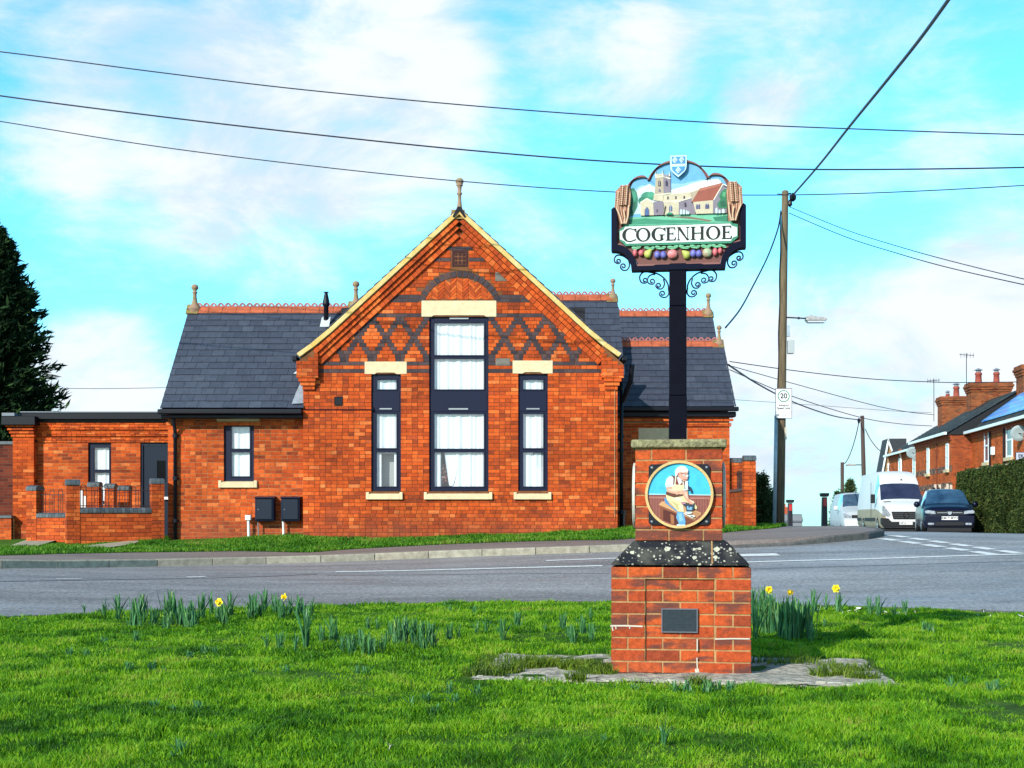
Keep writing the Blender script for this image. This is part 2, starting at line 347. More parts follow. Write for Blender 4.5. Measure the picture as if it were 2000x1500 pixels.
# ================================================================ GROUND
def ruled(name, pairs, n1, n2, lift, m, kind='structure', skirt=0.0, bump=0.0):
    A = np.array([p[0] for p in pairs], float); B = np.array([p[1] for p in pairs], float)
    t = np.linspace(0, len(pairs)-1, n1); idx = np.arange(len(pairs))
    a = np.stack([np.interp(t, idx, A[:,0]), np.interp(t, idx, A[:,1])], 1); b = np.stack([np.interp(t, idx, B[:,0]), np.interp(t, idx, B[:,1])], 1)
    u = (np.linspace(0, 1, n2)**1.5)[None,:,None]
    P = a[:,None,:]*(1-u) + b[:,None,:]*u; X = P[...,0]; Y = P[...,1]; ZZ = Zn(X, Y) + lift
    if bump:
        ZZ = ZZ + bump*(np.sin(X*2.1+Y*1.3)+np.sin(X*.9-Y*2.3+1.2)+np.sin(X*4.7+2)*np.sin(Y*4.1)*.6)*np.minimum(1, np.arange(n2)/6)[None,:]
    V = np.stack([X, Y, ZZ], -1).reshape(-1, 3); i, j = np.meshgrid(np.arange(n1-1), np.arange(n2-1), indexing='ij'); q = i*n2+j
    Q = np.stack([q, q+1, q+n2+1, q+n2], -1).reshape(-1, 4)
    if skirt:
        k = len(V); e = V.reshape(n1, n2, 3)[:,0,:].copy(); e[:,2] -= skirt; V = np.concatenate([V, e]); r = np.arange(n1-1)
        Q = np.concatenate([Q, np.stack([r*n2, (r+1)*n2, k+r+1, k+r], -1)])
    me_o = np_mesh(name, V, Q, np.zeros((0, 3), int), m, smooth=True)
    # make sure the sheet faces up
    me = me_o.data
    if me.polygons[len(me.polygons)//2].normal.z < 0: me.flip_normals()
    me_o['kind'] = kind; return me_o

def asphalt(name, c1, c2, rough=.75, speck=.5):
    m = bpy.data.materials.new(name); m.use_nodes = True; t = m.node_tree; b = t.nodes['Principled BSDF']
    tcn = t.nodes.new('ShaderNodeTexCoord')
    def noise(s, d=5, sc=(1, 1, 1)):
        mpn = t.nodes.new('ShaderNodeMapping'); mpn.inputs['Scale'].default_value = sc; t.links.new(tcn.outputs['Object'], mpn.inputs[0])
        n = t.nodes.new('ShaderNodeTexNoise'); n.inputs['Scale'].default_value = s; n.inputs['Detail'].default_value = d; n.inputs['Roughness'].default_value = .7; t.links.new(mpn.outputs[0], n.inputs['Vector']); return n.outputs['Fac']
    mx = t.nodes.new('ShaderNodeMix'); mx.data_type = 'RGBA'; r = t.nodes.new('ShaderNodeMapRange'); r.inputs[1].default_value = .35; r.inputs[2].default_value = .65
    t.links.new(noise(.6, 6, (.35, 1.6, 1)), r.inputs[0]); t.links.new(r.outputs[0], mx.inputs[0]); mx.inputs[6].default_value = (*c1, 1); mx.inputs[7].default_value = (*c2, 1)
    sr = t.nodes.new('ShaderNodeMapRange'); sr.inputs[1].default_value = .3; sr.inputs[2].default_value = .7; sr.inputs[3].default_value = 1-speck; sr.inputs[4].default_value = 1+speck
    t.links.new(noise(24, 4), sr.inputs[0])
    vm = t.nodes.new('ShaderNodeVectorMath'); vm.operation = 'SCALE'; t.links.new(mx.outputs[2], vm.inputs[0]); t.links.new(sr.outputs[0], vm.inputs['Scale'])
    t.links.new(vm.outputs[0], b.inputs['Base Color']); b.inputs['Roughness'].default_value = rough; b.inputs['Specular IOR Level'].default_value = .45
    rr = t.nodes.new('ShaderNodeMapRange'); rr.inputs[1].default_value = .35; rr.inputs[2].default_value = .65; rr.inputs[3].default_value = rough-.2; rr.inputs[4].default_value = rough+.1
    t.links.new(noise(.5, 4, (.5, 1.3, 1)), rr.inputs[0]); t.links.new(rr.outputs[0], b.inputs['Roughness'])
    bp = t.nodes.new('ShaderNodeBump'); bp.inputs['Strength'].default_value = .5; bp.inputs['Distance'].default_value = .006; t.links.new(noise(70, 3), bp.inputs['Height']); t.links.new(bp.outputs[0], b.inputs['Normal'])
    return m
M_road = asphalt('asphalt', (.160, .152, .152), (.315, .300, .305), .66, .6)
M_pave = asphalt('pavement_tarmac', (.16, .125, .115), (.235, .185, .165), .85, .3)
def grass_ground(name, c1, c2, c3, sc=1.0):
    m = bpy.data.materials.new(name); m.use_nodes = True; t = m.node_tree; b = t.nodes['Principled BSDF']
    tcn = t.nodes.new('ShaderNodeTexCoord'); n = t.nodes.new('ShaderNodeTexNoise'); n.inputs['Scale'].default_value = sc; n.inputs['Detail'].default_value = 8; n.inputs['Roughness'].default_value = .7
    t.links.new(tcn.outputs['Object'], n.inputs['Vector']); cr = t.nodes.new('ShaderNodeValToRGB'); el = cr.color_ramp.elements; el.new(.5)
    for e, (p, c) in zip(el, ((.32, c1), (.5, c2), (.68, c3))): e.position = p; e.color = (*c, 1)
    t.links.new(n.outputs['Fac'], cr.inputs[0]); t.links.new(cr.outputs[0], b.inputs['Base Color']); b.inputs['Roughness'].default_value = 1; b.inputs['Specular IOR Level'].default_value = .1
    return m
def blade_mat(name, dark, mid, lite, sc=.9):
    """blade colour from patches in the turf and from the blade itself"""
    m = bpy.data.materials.new(name); m.use_nodes = True; t = m.node_tree; b = t.nodes['Principled BSDF']
    tcn = t.nodes.new('ShaderNodeTexCoord'); n = t.nodes.new('ShaderNodeTexNoise'); n.inputs['Scale'].default_value = sc; n.inputs['Detail'].default_value = 8; n.inputs['Roughness'].default_value = .74
    t.links.new(tcn.outputs['Object'], n.inputs['Vector']); g = t.nodes.new('ShaderNodeNewGeometry')
    ml = t.nodes.new('ShaderNodeMath'); ml.operation = 'MULTIPLY_ADD'; mc = t.nodes.new('ShaderNodeMath'); mc.operation = 'MULTIPLY_ADD'; t.links.new(n.outputs['Fac'], mc.inputs[0]); mc.inputs[1].default_value = 1.4; mc.inputs[2].default_value = -.19
    t.links.new(g.outputs['Random Per Island'], ml.inputs[0]); ml.inputs[1].default_value = .26; t.links.new(mc.outputs[0], ml.inputs[2])
    cr = t.nodes.new('ShaderNodeValToRGB'); el = cr.color_ramp.elements; el.new(.5); el.new(.8)
    for e, (p, c) in zip(el, ((.46, dark), (.62, mid), (.76, lite), (.99, (.34, .26, .08)))): e.position = p; e.color = (*c, 1)
    t.links.new(ml.outputs[0], cr.inputs[0])
    tr = t.nodes.new('ShaderNodeBsdfTranslucent'); t.links.new(cr.outputs[0], tr.inputs[0]); t.links.new(cr.outputs[0], b.inputs['Base Color'])
    b.inputs['Roughness'].default_value = .55; b.inputs['Specular IOR Level'].default_value = .25
    mx = t.nodes.new('ShaderNodeMixShader'); mx.inputs[0].default_value = .35; t.links.new(b.outputs[0], mx.inputs[1]); t.links.new(tr.outputs[0], mx.inputs[2])
    t.links.new(mx.outputs[0], t.nodes['Material Output'].inputs[0])
    return m
M_turf = grass_ground('turf', (.02, .045, .006), (.045, .10, .010), (.09, .15, .014), 2.2)
M_verge = grass_ground('verge_turf', (.025, .07, .006), (.05, .13, .010), (.09, .17, .015), 2.5)
M_blade = blade_mat('grass_blades', (.020, .085, .003), (.095, .275, .005), (.27, .49, .010), 2.1)
M_blade2 = blade_mat('verge_blades', (.035, .12, .006), (.07, .22, .010), (.15, .32, .02), 1.2)

# road: one sheet under everything near
def grid_sheet(name, xs, ys, lift, m):
    X, Y = np.meshgrid(xs, ys, indexing='ij'); ZZ = Zn(X, Y)+lift; V = np.stack([X, Y, ZZ], -1).reshape(-1, 3); n2 = len(ys)
    i, j = np.meshgrid(np.arange(len(xs)-1), np.arange(n2-1), indexing='ij'); q = i*n2+j; Q = np.stack([q, q+n2, q+n2+1, q+1], -1).reshape(-1, 4)
    o = np_mesh(name, V, Q, np.zeros((0, 3), int), m, smooth=True); o['kind'] = 'structure'; return o
grid_sheet('road', np.arange(-30, 45.1, .5), np.concatenate([np.arange(2, 40, .4), np.arange(40, 131, 2.0)]), 0.0, M_road)
# far ground, falling away behind the crest
gx = np.concatenate([np.linspace(-1500, -60, 14), np.linspace(-50, 70, 25), np.linspace(80, 1500, 14)]); gy = np.concatenate([np.linspace(-300, -5, 6), np.linspace(0, 130, 27), np.linspace(150, 2500, 18)])
X, Y = np.meshgrid(gx, gy, indexing='ij')
far = np.clip((np.hypot(X, Y-40)-70)/160, 0, 1); ZZ = (np.clip(Zn(np.clip(X, -60, 60), np.clip(Y, 0, 110)), -2, 2)-.35)*(1-far) + far*(-9 - np.hypot(X, Y)*.012)
V = np.stack([X, Y, ZZ], -1).reshape(-1, 3); n2 = len(gy); i, j = np.meshgrid(np.arange(len(gx)-1), np.arange(n2-1), indexing='ij'); q = i*n2+j
o = np_mesh('ground', V, np.stack([q, q+n2, q+n2+1, q+1], -1).reshape(-1, 4), np.zeros((0, 3), int), M_turf, smooth=True); o['kind'] = 'structure'

lawn = ruled('lawn', [(p, (p[0]*.3, -12)) for p in NEAR], 160, 90, .02, M_turf, skirt=.10, bump=.007)
kin = KERB
back = [(-24,8.5),(-17.6,12.2),(-13.4,15.4),(-10.8,17.7),(-8.5,19.8),(-7.7,20.6),(-6.6,21.9),(-4.9,22.9),(-3.2,23.35),(-1,23.4),(.17,23.4),(1.86,23.4),(3.3,23.75),(4.0,24.2),(4.5,24.8),(4.9,25.4),(5.2,25.9),(5.4,26.3),(5.7,27.0),(5.9,27.6),(6.1,28.4),(6.5,31),(7.2,38),(8.4,50),(9.6,62),(12,90),(16,130)]
def offset(P, d):
    out = []
    for i, p in enumerate(P):
        a = Vector(P[max(i-1, 0)]); b = Vector(P[min(i+1, len(P)-1)]); t = (b-a).normalized(); out.append((p[0]-t.y*d, p[1]+t.x*d))
    return out
kin = offset(KERB, .12)
ruled('pavement', list(zip(kin, back)), 200, 12, .117, M_pave, skirt=.12)
ruled('verge', [(b, (b[0]*1.0 - 3.0 if b[0] < 5 else b[0]-14, max(b[1]+34, 70) if b[0] < 5 else b[1]+30)) for b in back[:22]], 180, 60, .125, M_verge, bump=.006)
ruled('garden_ground', [((16.3+.1*(y-40), y), (70, y)) for y in (24, 30, 36, 42, 50, 60, 75, 90, 130)], 40, 14, .10, M_verge)
# path flags set in the verge by the courtyard wall
M_conc = mat('path_concrete', (.34, .30, .22), .9, .2, var=.25, vscale=14, bump=.4)
P1 = [(G(20, 1083), G(75, 1083)), (G(60, 1068), G(95, 1076)), (G(95, 1056), G(129, 1066)), (G(129, 1048), G(150, 1058))]
ruled('ramp_path', [((a.x, a.y), (b.x, b.y)) for a, b in P1], 14, 6, .165, M_conc, skirt=.05)
P1 = [(G(145, 1085), G(215, 1086)), (G(210, 1077), G(262, 1078)), (G(262, 1071), G(275, 1072))]
ruled('stone_path', [((a.x, a.y), (b.x, b.y)) for a, b in P1], 12, 5, .155, M_conc, skirt=.04)

# kerb stones
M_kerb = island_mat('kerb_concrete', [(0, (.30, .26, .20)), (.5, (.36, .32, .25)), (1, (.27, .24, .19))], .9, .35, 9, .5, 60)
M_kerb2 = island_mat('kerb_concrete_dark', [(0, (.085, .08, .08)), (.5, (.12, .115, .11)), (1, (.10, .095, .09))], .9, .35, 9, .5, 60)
def resample(P, step):
    pts = [Vector(p) for p in P]; L = [0]
    for a, b in zip(pts, pts[1:]): L.append(L[-1]+(b-a).length)
    s = np.arange(0, L[-1], step); return [(float(np.interp(q, L, [p.x for p in pts])), float(np.interp(q, L, [p.y for p in pts]))) for q in s]
mb = MB(); RK = resample(KERB, .915)
for i in range(len(RK)-1):
    a, b = Vector(RK[i]), Vector(RK[i+1]); t = (b-a).normalized(); n = Vector((-t.y, t.x)); a = a+t*.006; b = b-t*.006
    if a.y > 60: break
    h0 = h1 = .12
    if 4.2 < a.x < 5.0 and a.y < 24: h0, h1 = .05, .12
    elif 2.4 < a.x <= 4.2: h0 = h1 = .05
    elif 1.5 < a.x <= 2.4: h0, h1 = .12, .05
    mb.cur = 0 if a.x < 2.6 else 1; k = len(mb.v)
    za, zb = Z(a.x, a.y), Z(b.x, b.y); w = .13; c = .018
    for (p, zz, h) in ((a, za, h0), (b, zb, h1)):
        for d, zr in ((0, -.15), (0, h-c), (c, h), (w, h+.001), (w, -.15)): q = p+n*d; mb.v.append((q.x, q.y, zz+zr))
    for j in range(4): mb.face([k+j, k+5+j, k+6+j, k+1+j])
    mb.face([k+4, k+3, k+2, k+1, k]); mb.face([k+5, k+6, k+7, k+8, k+9])
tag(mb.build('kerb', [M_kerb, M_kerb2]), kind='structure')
# flush kerb edging of the green, and the seam of moss along the road edge
mb = MB(); RN = resample(NEAR, .9)
for i in range(len(RN)-1):
    a, b = Vector(RN[i]), Vector(RN[i+1]); t = (b-a).normalized(); n = Vector((-t.y, t.x)); a = a+t*.006; b = b-t*.006; k = len(mb.v)
    for p in (a, b):
        for d, zr in ((.0, -.1), (.0, .035), (.07, .03), (.08, -.1)): q = p+n*d; mb.v.append((q.x, q.y, Z(q.x, q.y)+zr))
    for j in range(3): mb.face([k+j, k+4+j, k+5+j, k+1+j])
    mb.face([k+3, k+2, k+1, k]); mb.face([k+4, k+5, k+6, k+7])
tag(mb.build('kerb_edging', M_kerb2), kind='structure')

# painted markings
M_paint = mat('road_paint', (.80, .80, .78), .7, .3, rgb2=(.55, .55, .55), vscale=9)
def mark(mb, a, b, w, lift=.006, n=10):
    a = Vector(a[:2]); b = Vector(b[:2]); t = (b-a).normalized(); nn = Vector((-t.y, t.x))*w/2; k = len(mb.v)
    for i in range(n+1):
        p = a.lerp(b, i/n)
        for q in (p-nn, p+nn): mb.v.append((q.x, q.y, Z(q.x, q.y)+lift))
    for i in range(n): mb.face([k+2*i, k+2*i+2, k+2*i+3, k+2*i+1][::-1])
mb = MB()
mark(mb, G(655, 1117.5), G(1176, 1106), .17, n=30); mark(mb, G(1066, 1096), G(1232, 1090), .14, n=12)
mark(mb, G(365, 1128), G(401, 1127), .12); mark(mb, G(110, 1131.5), G(160, 1131), .05)
mark(mb, G(1380, 1101), G(1700, 1092), .14, n=24); mark(mb, G(1700, 1092), G(2010, 1082.5), .14, n=24)
mark(mb, G(1445, 1085), G(1520, 1083.5), .42, n=6)
for (a, b) in (((1720, 1052), (1952, 1085)), ((1741, 1046.5), (2000, 1083))):
    A = G(*a); B = G(*b); L = (B-A).length; n = max(3, int(L/.72))
    for i in range(n):
        mark(mb, A.lerp(B, (i+.05)/n), A.lerp(B, (i+.80)/n), .22, lift=.007, n=4)
A = G(1700, 1053); 
o = mb.build('road_marking', M_paint); o['kind'] = 'structure'
if o.data.polygons[0].normal.z < 0: o.data.flip_normals()
# tar seam and repaired trench in the road
M_tar = mat('tar_seam', (.055, .055, .06), .6, .4)
mb = MB(); pts = [G(0, 1137), G(200, 1133), (G(430, 1129)), G(620, 1121.5)]
for a, b in zip(pts, pts[1:]): mark(mb, a, b, .05, lift=.003, n=14)
mark(mb, G(640, 1124), G(1190, 1121), .03, lift=.003, n=20); mark(mb, G(1470, 1112), G(2000, 1097), .03, lift=.003, n=20)
o = mb.build('road_seam', M_tar); o['kind'] = 'structure'
if o.data.polygons[0].normal.z < 0: o.data.flip_normals()

# ---------------------------------------------------------------- grass blades
PL = Vector((329.5*8.07/F, 8.07)); PA = math.atan(329.5/F)         # plinth foot centre of its front face, and its turn
def plocal(x, y):
    dx = x-PL.x; dy = y-PL.y; return dx*math.cos(PA)-dy*math.sin(PA), dx*math.sin(PA)+dy*math.cos(PA)
def vnoise(x, y, s, seed=0):
    r = np.random.RandomState(seed); n = 128; g = r.rand(n, n); X = np.mod(x*s, n-1); Y = np.mod(y*s, n-1); xi = X.astype(int); yi = Y.astype(int); fx = X-xi; fy = Y-yi
    fx = fx*fx*(3-2*fx); fy = fy*fy*(3-2*fy)
    return g[xi, yi]*(1-fx)*(1-fy)+g[xi+1, yi]*fx*(1-fy)+g[xi, yi+1]*(1-fx)*fy+g[xi+1, yi+1]*fx*fy
def blades(name, x, y, z, h, w, m, bend=.5):
    n = len(x); az = RS.rand(n)*2*np.pi; lean = (.15+RS.rand(n)*bend)*h; la = RS.rand(n)*2*np.pi
    ca, sa = np.cos(az), np.sin(az); dx, dy = np.cos(la)*lean, np.sin(la)*lean
    V = np.zeros((n, 5, 3)); hw = w/2
    V[:,0] = np.stack([x-ca*hw, y-sa*hw, z-.01], 1); V[:,1] = np.stack([x+ca*hw, y+sa*hw, z-.01], 1)
    V[:,2] = np.stack([x+ca*hw*.8+dx*.35, y+sa*hw*.8+dy*.35, z+h*.6], 1); V[:,3] = np.stack([x-ca*hw*.8+dx*.35, y-sa*hw*.8+dy*.35, z+h*.6], 1)
    V[:,4] = np.stack([x+dx, y+dy, z+h], 1)
    b = np.arange(n)*5; Q = np.stack([b, b+1, b+2, b+3], 1); T = np.stack([b+3, b+2, b+4], 1)
    o = np_mesh(name, V.reshape(-1, 3), Q, T, m); return o
def lawn_z(x, y): 
    # height of the bumpy lawn sheet is within 2-3 cm of this
    return Zn(x, y)+.02
NB = 1000000
yy = 4.6+(RS.rand(NB)**1.15)*10.6; xx = (RS.rand(NB)*2-1)*(.43*yy+1.9)
keep = yy < np.interp(xx, [p[0] for p in NEAR], [p[1] for p in NEAR])-.02
lx, ly = plocal(xx, yy)
slab = (lx > -1.29-.15*vnoise(xx, yy, 5, 3)) & (lx < 1.27+.1*vnoise(xx, yy, 5, 4)) & (ly > -.50+.05*vnoise(xx, yy, 6, 5)) & (ly < .98+.12*vnoise(xx, yy, 6, 6))
keep &= ~slab; p = np.minimum(1, .62+.25*vnoise(xx, yy, 3.0, 8)+.2*vnoise(xx, yy, 9.0, 9)); keep &= RS.rand(NB) < p*np.where(yy<7.5, 1.0, .72)
xx, yy = xx[keep], yy[keep]
hh = (.010+.050*vnoise(xx, yy, 4.3, 11)**2.6+.022*vnoise(xx, yy, 11, 12)**1.5)*(.55+.75*RS.rand(len(xx)))
edge = np.interp(xx, [p[0] for p in NEAR], [p[1] for p in NEAR])-yy
hh = np.where(edge < .12, hh*1.2, hh)
tag(blades('lawn_grass', xx, yy, lawn_z(xx, yy), hh, (.0032+.0016*RS.rand(len(xx)))*(yy/5)**.75, M_blade, .9), kind='stuff')
# verge grass by the school
NV = 60000
xx = -11+RS.rand(NV)*18.5; yb = np.interp(xx, [p[0] for p in back], [p[1] for p in back]); yy = yb+RS.rand(NV)*np.where(xx < -6.7, 4.5, 2.4)
keep = (yy < np.where((xx > -4.1) & (xx < 2.07), 25.02, np.where(xx<-6.7, 28.5, 25.3))) | (xx > 2.07)
def inpoly(x, y, P):
    c = np.zeros(len(x), bool); j = len(P)-1
    for i in range(len(P)):
        xi, yi = P[i]; xj, yj = P[j]; c ^= ((yi > y) != (yj > y)) & (x < (xj-xi)*(y-yi)/(yj-yi+1e-12)+xi); j = i
    return c
for nm in ('ramp_path', 'stone_path'):
    me = bpy.data.objects[nm].data; cs = np.array([v.co[:2] for v in me.vertices]); 
    from math import atan2
    c0 = cs.mean(0); hullpts = cs
    n1, n2 = (14, 6) if nm == 'ramp_path' else (12, 5); gr = cs[:n1*n2].reshape(n1, n2, 2)
    poly = list(map(tuple, gr[:,0])) + list(map(tuple, gr[::-1,-1])); keep &= ~inpoly(xx, yy, poly)
xx, yy = xx[keep], yy[keep]
tag(blades('verge_grass', xx, yy, Zn(xx, yy)+.12, (.03+.05*vnoise(xx, yy, 3, 21))*(.6+.7*RS.rand(len(xx))), .016+.01*RS.rand(len(xx)), M_blade2, .8), kind='stuff')

# ---------------------------------------------------------------- concrete slab round the plinth
M_slab = mat('weathered_concrete', (.60, .54, .44), .95, .2, rgb2=(.10, .095, .08), vscale=17, bump=.8, bscale=40)
slab_root = thing('concrete_slab', 'weathered concrete slab with moss set in the grass round the brick plinth', 'slab', (PL.x, PL.y, Z(PL.x, PL.y)), -PA)
mb = MB(); rs = random.Random(5)
top = .036
def slabz(x, y): return top + .006*math.sin(x*7+y*5) + .004*math.sin(x*19-y*13)
nx, ny = 60, 36; k0 = len(mb.v)
for i in range(nx+1):
    for j in range(ny+1):
        x = -1.27+2.52*i/nx; y = -.50+1.48*j/ny
        ex = rs.uniform(-.012, .012) if i in (0, nx) else 0; ey = rs.uniform(-.01, .01) if j in (0, ny) else 0
        mb.v.append((x+ex, y+ey, slabz(x, y)+rs.uniform(-.002, .002)))
for i in range(nx):
    for j in range(ny):
        a = k0+i*(ny+1)+j; mb.face([a, a+ny+1, a+ny+2, a+1])
mb.box(-1.27, 1.25, -.495, .975, -.1, .03, 'xXyYz')
auto_smooth(mb.build('slab_top', M_slab, slab_root), 50)
# ring of mortar bedding stones along the front edge
M_cob = island_mat('edging_stones', [(0, (.42, .38, .30)), (.5, (.30, .27, .22)), (1, (.48, .44, .36))], .95, .4, 20, .6, 60)
mb = MB()
x = -1.26
while x < 1.22:
    w = rs.uniform(.03, .10)
    for yr in range(3):
        y = -.49+yr*.05; xx0 = x+rs.uniform(-.02, .02); h = top+.004+rs.uniform(0, .008); mb.box(xx0, xx0+w*.92, y, y+.042, 0, h, 'xXyYZ')
    x += w
bevel(mb.build('edging_stones', M_cob, slab_root), .006, 1)
# weeds on the slab
wx, wy = [], []
for (cx, cy, r, n) in ((-.95, .18, .11, 500), (-.62, .10, .12, 600), (-.80, .25, .16, 700), (-.52, -.12, .09, 260), (.10, -.53, .05, 160), (-.62, -.47, .05, 180), (.93, .02, .10, 420), (1.1, -.12, .08, 220), (1.05, .30, .12, 300), (-1.15, -.05, .12, 300), (.75, .62, .2, 300), (-.2, .9, .25, 200), (-1.1, .45, .2, 260), (-1.2,-.3,.12,200)):
    a = RS.rand(n)*2*np.pi; q = np.sqrt(RS.rand(n))*r; wx += list(cx+np.cos(a)*q*1.4); wy += list(cy+np.sin(a)*q*.6)
wx, wy = np.array(wx), np.array(wy)
M_weed = blade_mat('weed_blades', (.04, .07, .010), (.09, .16, .015), (.20, .30, .02), 6)
gx_ = PL.x + wx*math.cos(PA)+wy*math.sin(PA); gy_ = PL.y - wx*math.sin(PA)+wy*math.cos(PA)
tag(blades('slab_weeds', gx_, gy_, Zn(gx_, gy_)+top-.0, .02+.05*RS.rand(len(wx)), np.full(len(wx), .006), M_weed, 1.1), kind='stuff')

# ---------------------------------------------------------------- daffodils and daisies
M_leaf = island_mat('daffodil_leaf', [(0, (.028, .11, .038)), (.5, (.065, .20, .065)), (.85, (.13, .29, .085)), (1, (.30, .45, .09))], .45, .2, 20, 0, spec=.4)
M_stem = mat('daffodil_stem', (.12, .26, .06), .6); M_petal = mat('daffodil_petal', (.90, .74, .02), .6); M_trump = mat('daffodil_trumpet', (.92, .55, .01), .6)
def leaf_mb(mb, x, y, h, w, lean, az, r):
    n = 5; k = len(mb.v); d = Vector((math.cos(az), math.sin(az), 0)); fa = az+math.pi/2+r.uniform(-.7, .7); f = Vector((math.cos(fa), math.sin(fa), 0))
    for i in range(n+1):
        t = i/n; p = Vector((x, y, 0)) + d*lean*h*t**2 + Vector((0, 0, h*t*(1-.12*lean*t)))
        ww = w*(.75+.5*t)*(1-max(0, t-.7)/.3*.75)/2; mb.v += [tuple(p-f*ww), tuple(p+Vector((0, 0, 0))+d*w*.18), tuple(p+f*ww)]
    for i in range(n):
        a = k+3*i; mb.face([a, a+1, a+4, a+3]); mb.face([a+1, a+2, a+5, a+4])
def clump_mb(seed, n, spread=.04, hmin=.20, hmax=.31):
    r = random.Random(seed); mb = MB()
    for i in range(n):
        a = r.uniform(0, 6.28); q = r.uniform(0, spread); leaf_mb(mb, q*math.cos(a), q*math.sin(a), r.uniform(hmin, hmax), r.uniform(.014, .022), r.choice((r.uniform(.0, .2), r.uniform(.1, .5))), r.uniform(0, 6.28), r)
    return mb
CL = [clump_mb(100+i, n, sp).build('daffodil_clump', M_leaf) for i, (n, sp) in enumerate(((9, .03), (15, .05), (22, .07), (30, .10), (6, .02)))]
GP = {'bl': ('grey green daffodil leaves without blooms along the far grass edge, left of the plinth', 'leaf clumps along the far edge left of the plinth'),
      'ml': ('upright daffodil leaves without blooms midway between the left blooms and the plinth', 'leaf clumps in the middle of the green left of the plinth'),
      'r': ('tall daffodil leaves without blooms crowded to the right of the plinth', 'leaf clumps right of the plinth'),
      's': ('short blue green daffodil shoots scattered thinly over the near grass', 'short shoots scattered over the near grass'),
      'rr': ('loose daffodil leaves on the road edge near the daisies', 'leaf clumps by the daisies at the road edge')}
SPOTS = []
rr = random.Random(11)
for px, py, h, t, g in (
    (204,1210,40,0,'bl'),(233,1214,52,1,'bl'),(262,1226,56,2,'bl'),(300,1224,40,1,'bl'),(330,1216,60,2,'bl'),(352,1222,52,2,'bl'),(375,1224,50,2,'bl'),(392,1212,52,1,'bl'),(413,1200,44,0,'bl'),(452,1204,46,1,'bl'),(497,1202,44,1,'bl'),(515,1198,46,1,'bl'),(540,1202,44,1,'bl'),(580,1210,34,0,'bl'),(486,1212,30,0,'bl'),(165,1196,20,0,'bl'),(282,1220,30,0,'bl'),
    (597,1268,92,0,'ml'),(601,1256,88,4,'ml'),(522,1272,38,0,'ml'),(548,1274,40,1,'ml'),(578,1278,44,0,'ml'),(630,1260,40,1,'ml'),(652,1258,54,1,'ml'),(670,1278,36,1,'ml'),(688,1280,40,2,'ml'),(708,1272,46,1,'ml'),(728,1278,34,2,'ml'),(745,1276,36,2,'ml'),(764,1246,34,1,'ml'),(782,1262,56,3,'ml'),(806,1262,52,2,'ml'),(822,1272,56,2,'ml'),(840,1258,44,1,'ml'),(720,1232,28,2,'ml'),(738,1232,26,1,'ml'),(878,1252,36,1,'ml'),(897,1250,34,0,'ml'),(932,1244,34,0,'ml'),(950,1240,36,0,'ml'),(984,1252,44,1,'ml'),(1010,1228,36,1,'ml'),(925,1202,22,1,'ml'),(880,1200,20,1,'ml'),(1100,1232,36,1,'ml'),(1121,1262,44,1,'ml'),(1140,1240,40,1,'ml'),(1158,1254,40,1,'ml'),(1065,1238,24,0,'ml'),(1110,1250,30,4,'ml'),(1155,1212,26,1,'ml'),
    (1478,1252,70,1,'r'),(1486,1228,76,2,'r'),(1497,1238,78,2,'r'),(1512,1240,72,2,'r'),(1524,1246,66,2,'r'),(1540,1250,80,3,'r'),(1552,1242,70,2,'r'),(1566,1234,60,1,'r'),(1574,1230,56,1,'r'),(1586,1256,40,0,'r'),(1505,1225,60,1,'r'),(1542,1257,44,4,'r'),(1471,1215,56,1,'r'),(1560,1250,60,1,'r'),
    (1592,1200,48,1,'rr'),(1614,1198,38,0,'rr'),(1700,1204,40,1,'rr'),(1718,1208,44,1,'rr'),(1746,1204,26,1,'rr'),(1768,1200,30,1,'rr'),(1612,1226,20,1,'rr'),
    (1805,1236,24,3,'s'),(1820,1238,22,2,'s'),(1860,1352,34,1,'s'),(1886,1344,26,0,'s'),(1934,1356,30,1,'s'),(1950,1354,30,1,'s'),
    (136,1284,22,1,'s'),(170,1284,20,1,'s'),(200,1260,18,1,'s'),(265,1254,24,1,'s'),(252,1312,22,1,'s'),(298,1312,24,1,'s'),(320,1314,16,0,'s'),(398,1278,20,2,'s'),(420,1278,18,1,'s'),(370,1286,18,1,'s'),(495,1318,18,0,'s'),(562,1322,26,1,'s'),(700,1322,24,1,'s'),(715,1322,24,1,'s'),(300,1388,26,1,'s'),(388,1388,26,1,'s'),(338,1394,20,0,'s'),(802,1384,26,1,'s'),(832,1378,28,1,'s'),(850,1400,28,1,'s'),(877,1360,30,1,'s'),(888,1378,26,1,'s'),(932,1360,26,1,'s'),(355,1472,36,1,'s'),(341,1488,24,0,'s'),(1297,1464,60,0,'s'),(1180,1458,30,0,'s'),
    (1320,1352,26,1,'s'),(1345,1356,30,2,'s'),(1380,1352,28,2,'s'),(1402,1350,24,1,'s'),(1425,1352,26,1,'s'),(1240,1352,18,1,'s'),(870,1190,16,1,'s'),(50,1214,12,0,'s')):
    SPOTS.append((px, py, h, t, g))
for _ in range(9): SPOTS.append((rr.uniform(195, 480), rr.uniform(1203, 1236), rr.uniform(26, 50), rr.choice((1, 2, 2)), 'bl'))
for _ in range(3): SPOTS.append((rr.uniform(1472, 1580), rr.uniform(1215, 1250), rr.uniform(52, 74), rr.choice((1, 2)), 'r'))
for _ in range(6): SPOTS.append((rr.uniform(640, 850), rr.uniform(1256, 1284), rr.uniform(30, 50), rr.choice((0, 1, 2)), 'ml'))
for _ in range(8): SPOTS.append((rr.uniform(490, 610), rr.uniform(1200, 1212), rr.uniform(30, 46), rr.choice((0, 1)), 'bl'))
NH = .27
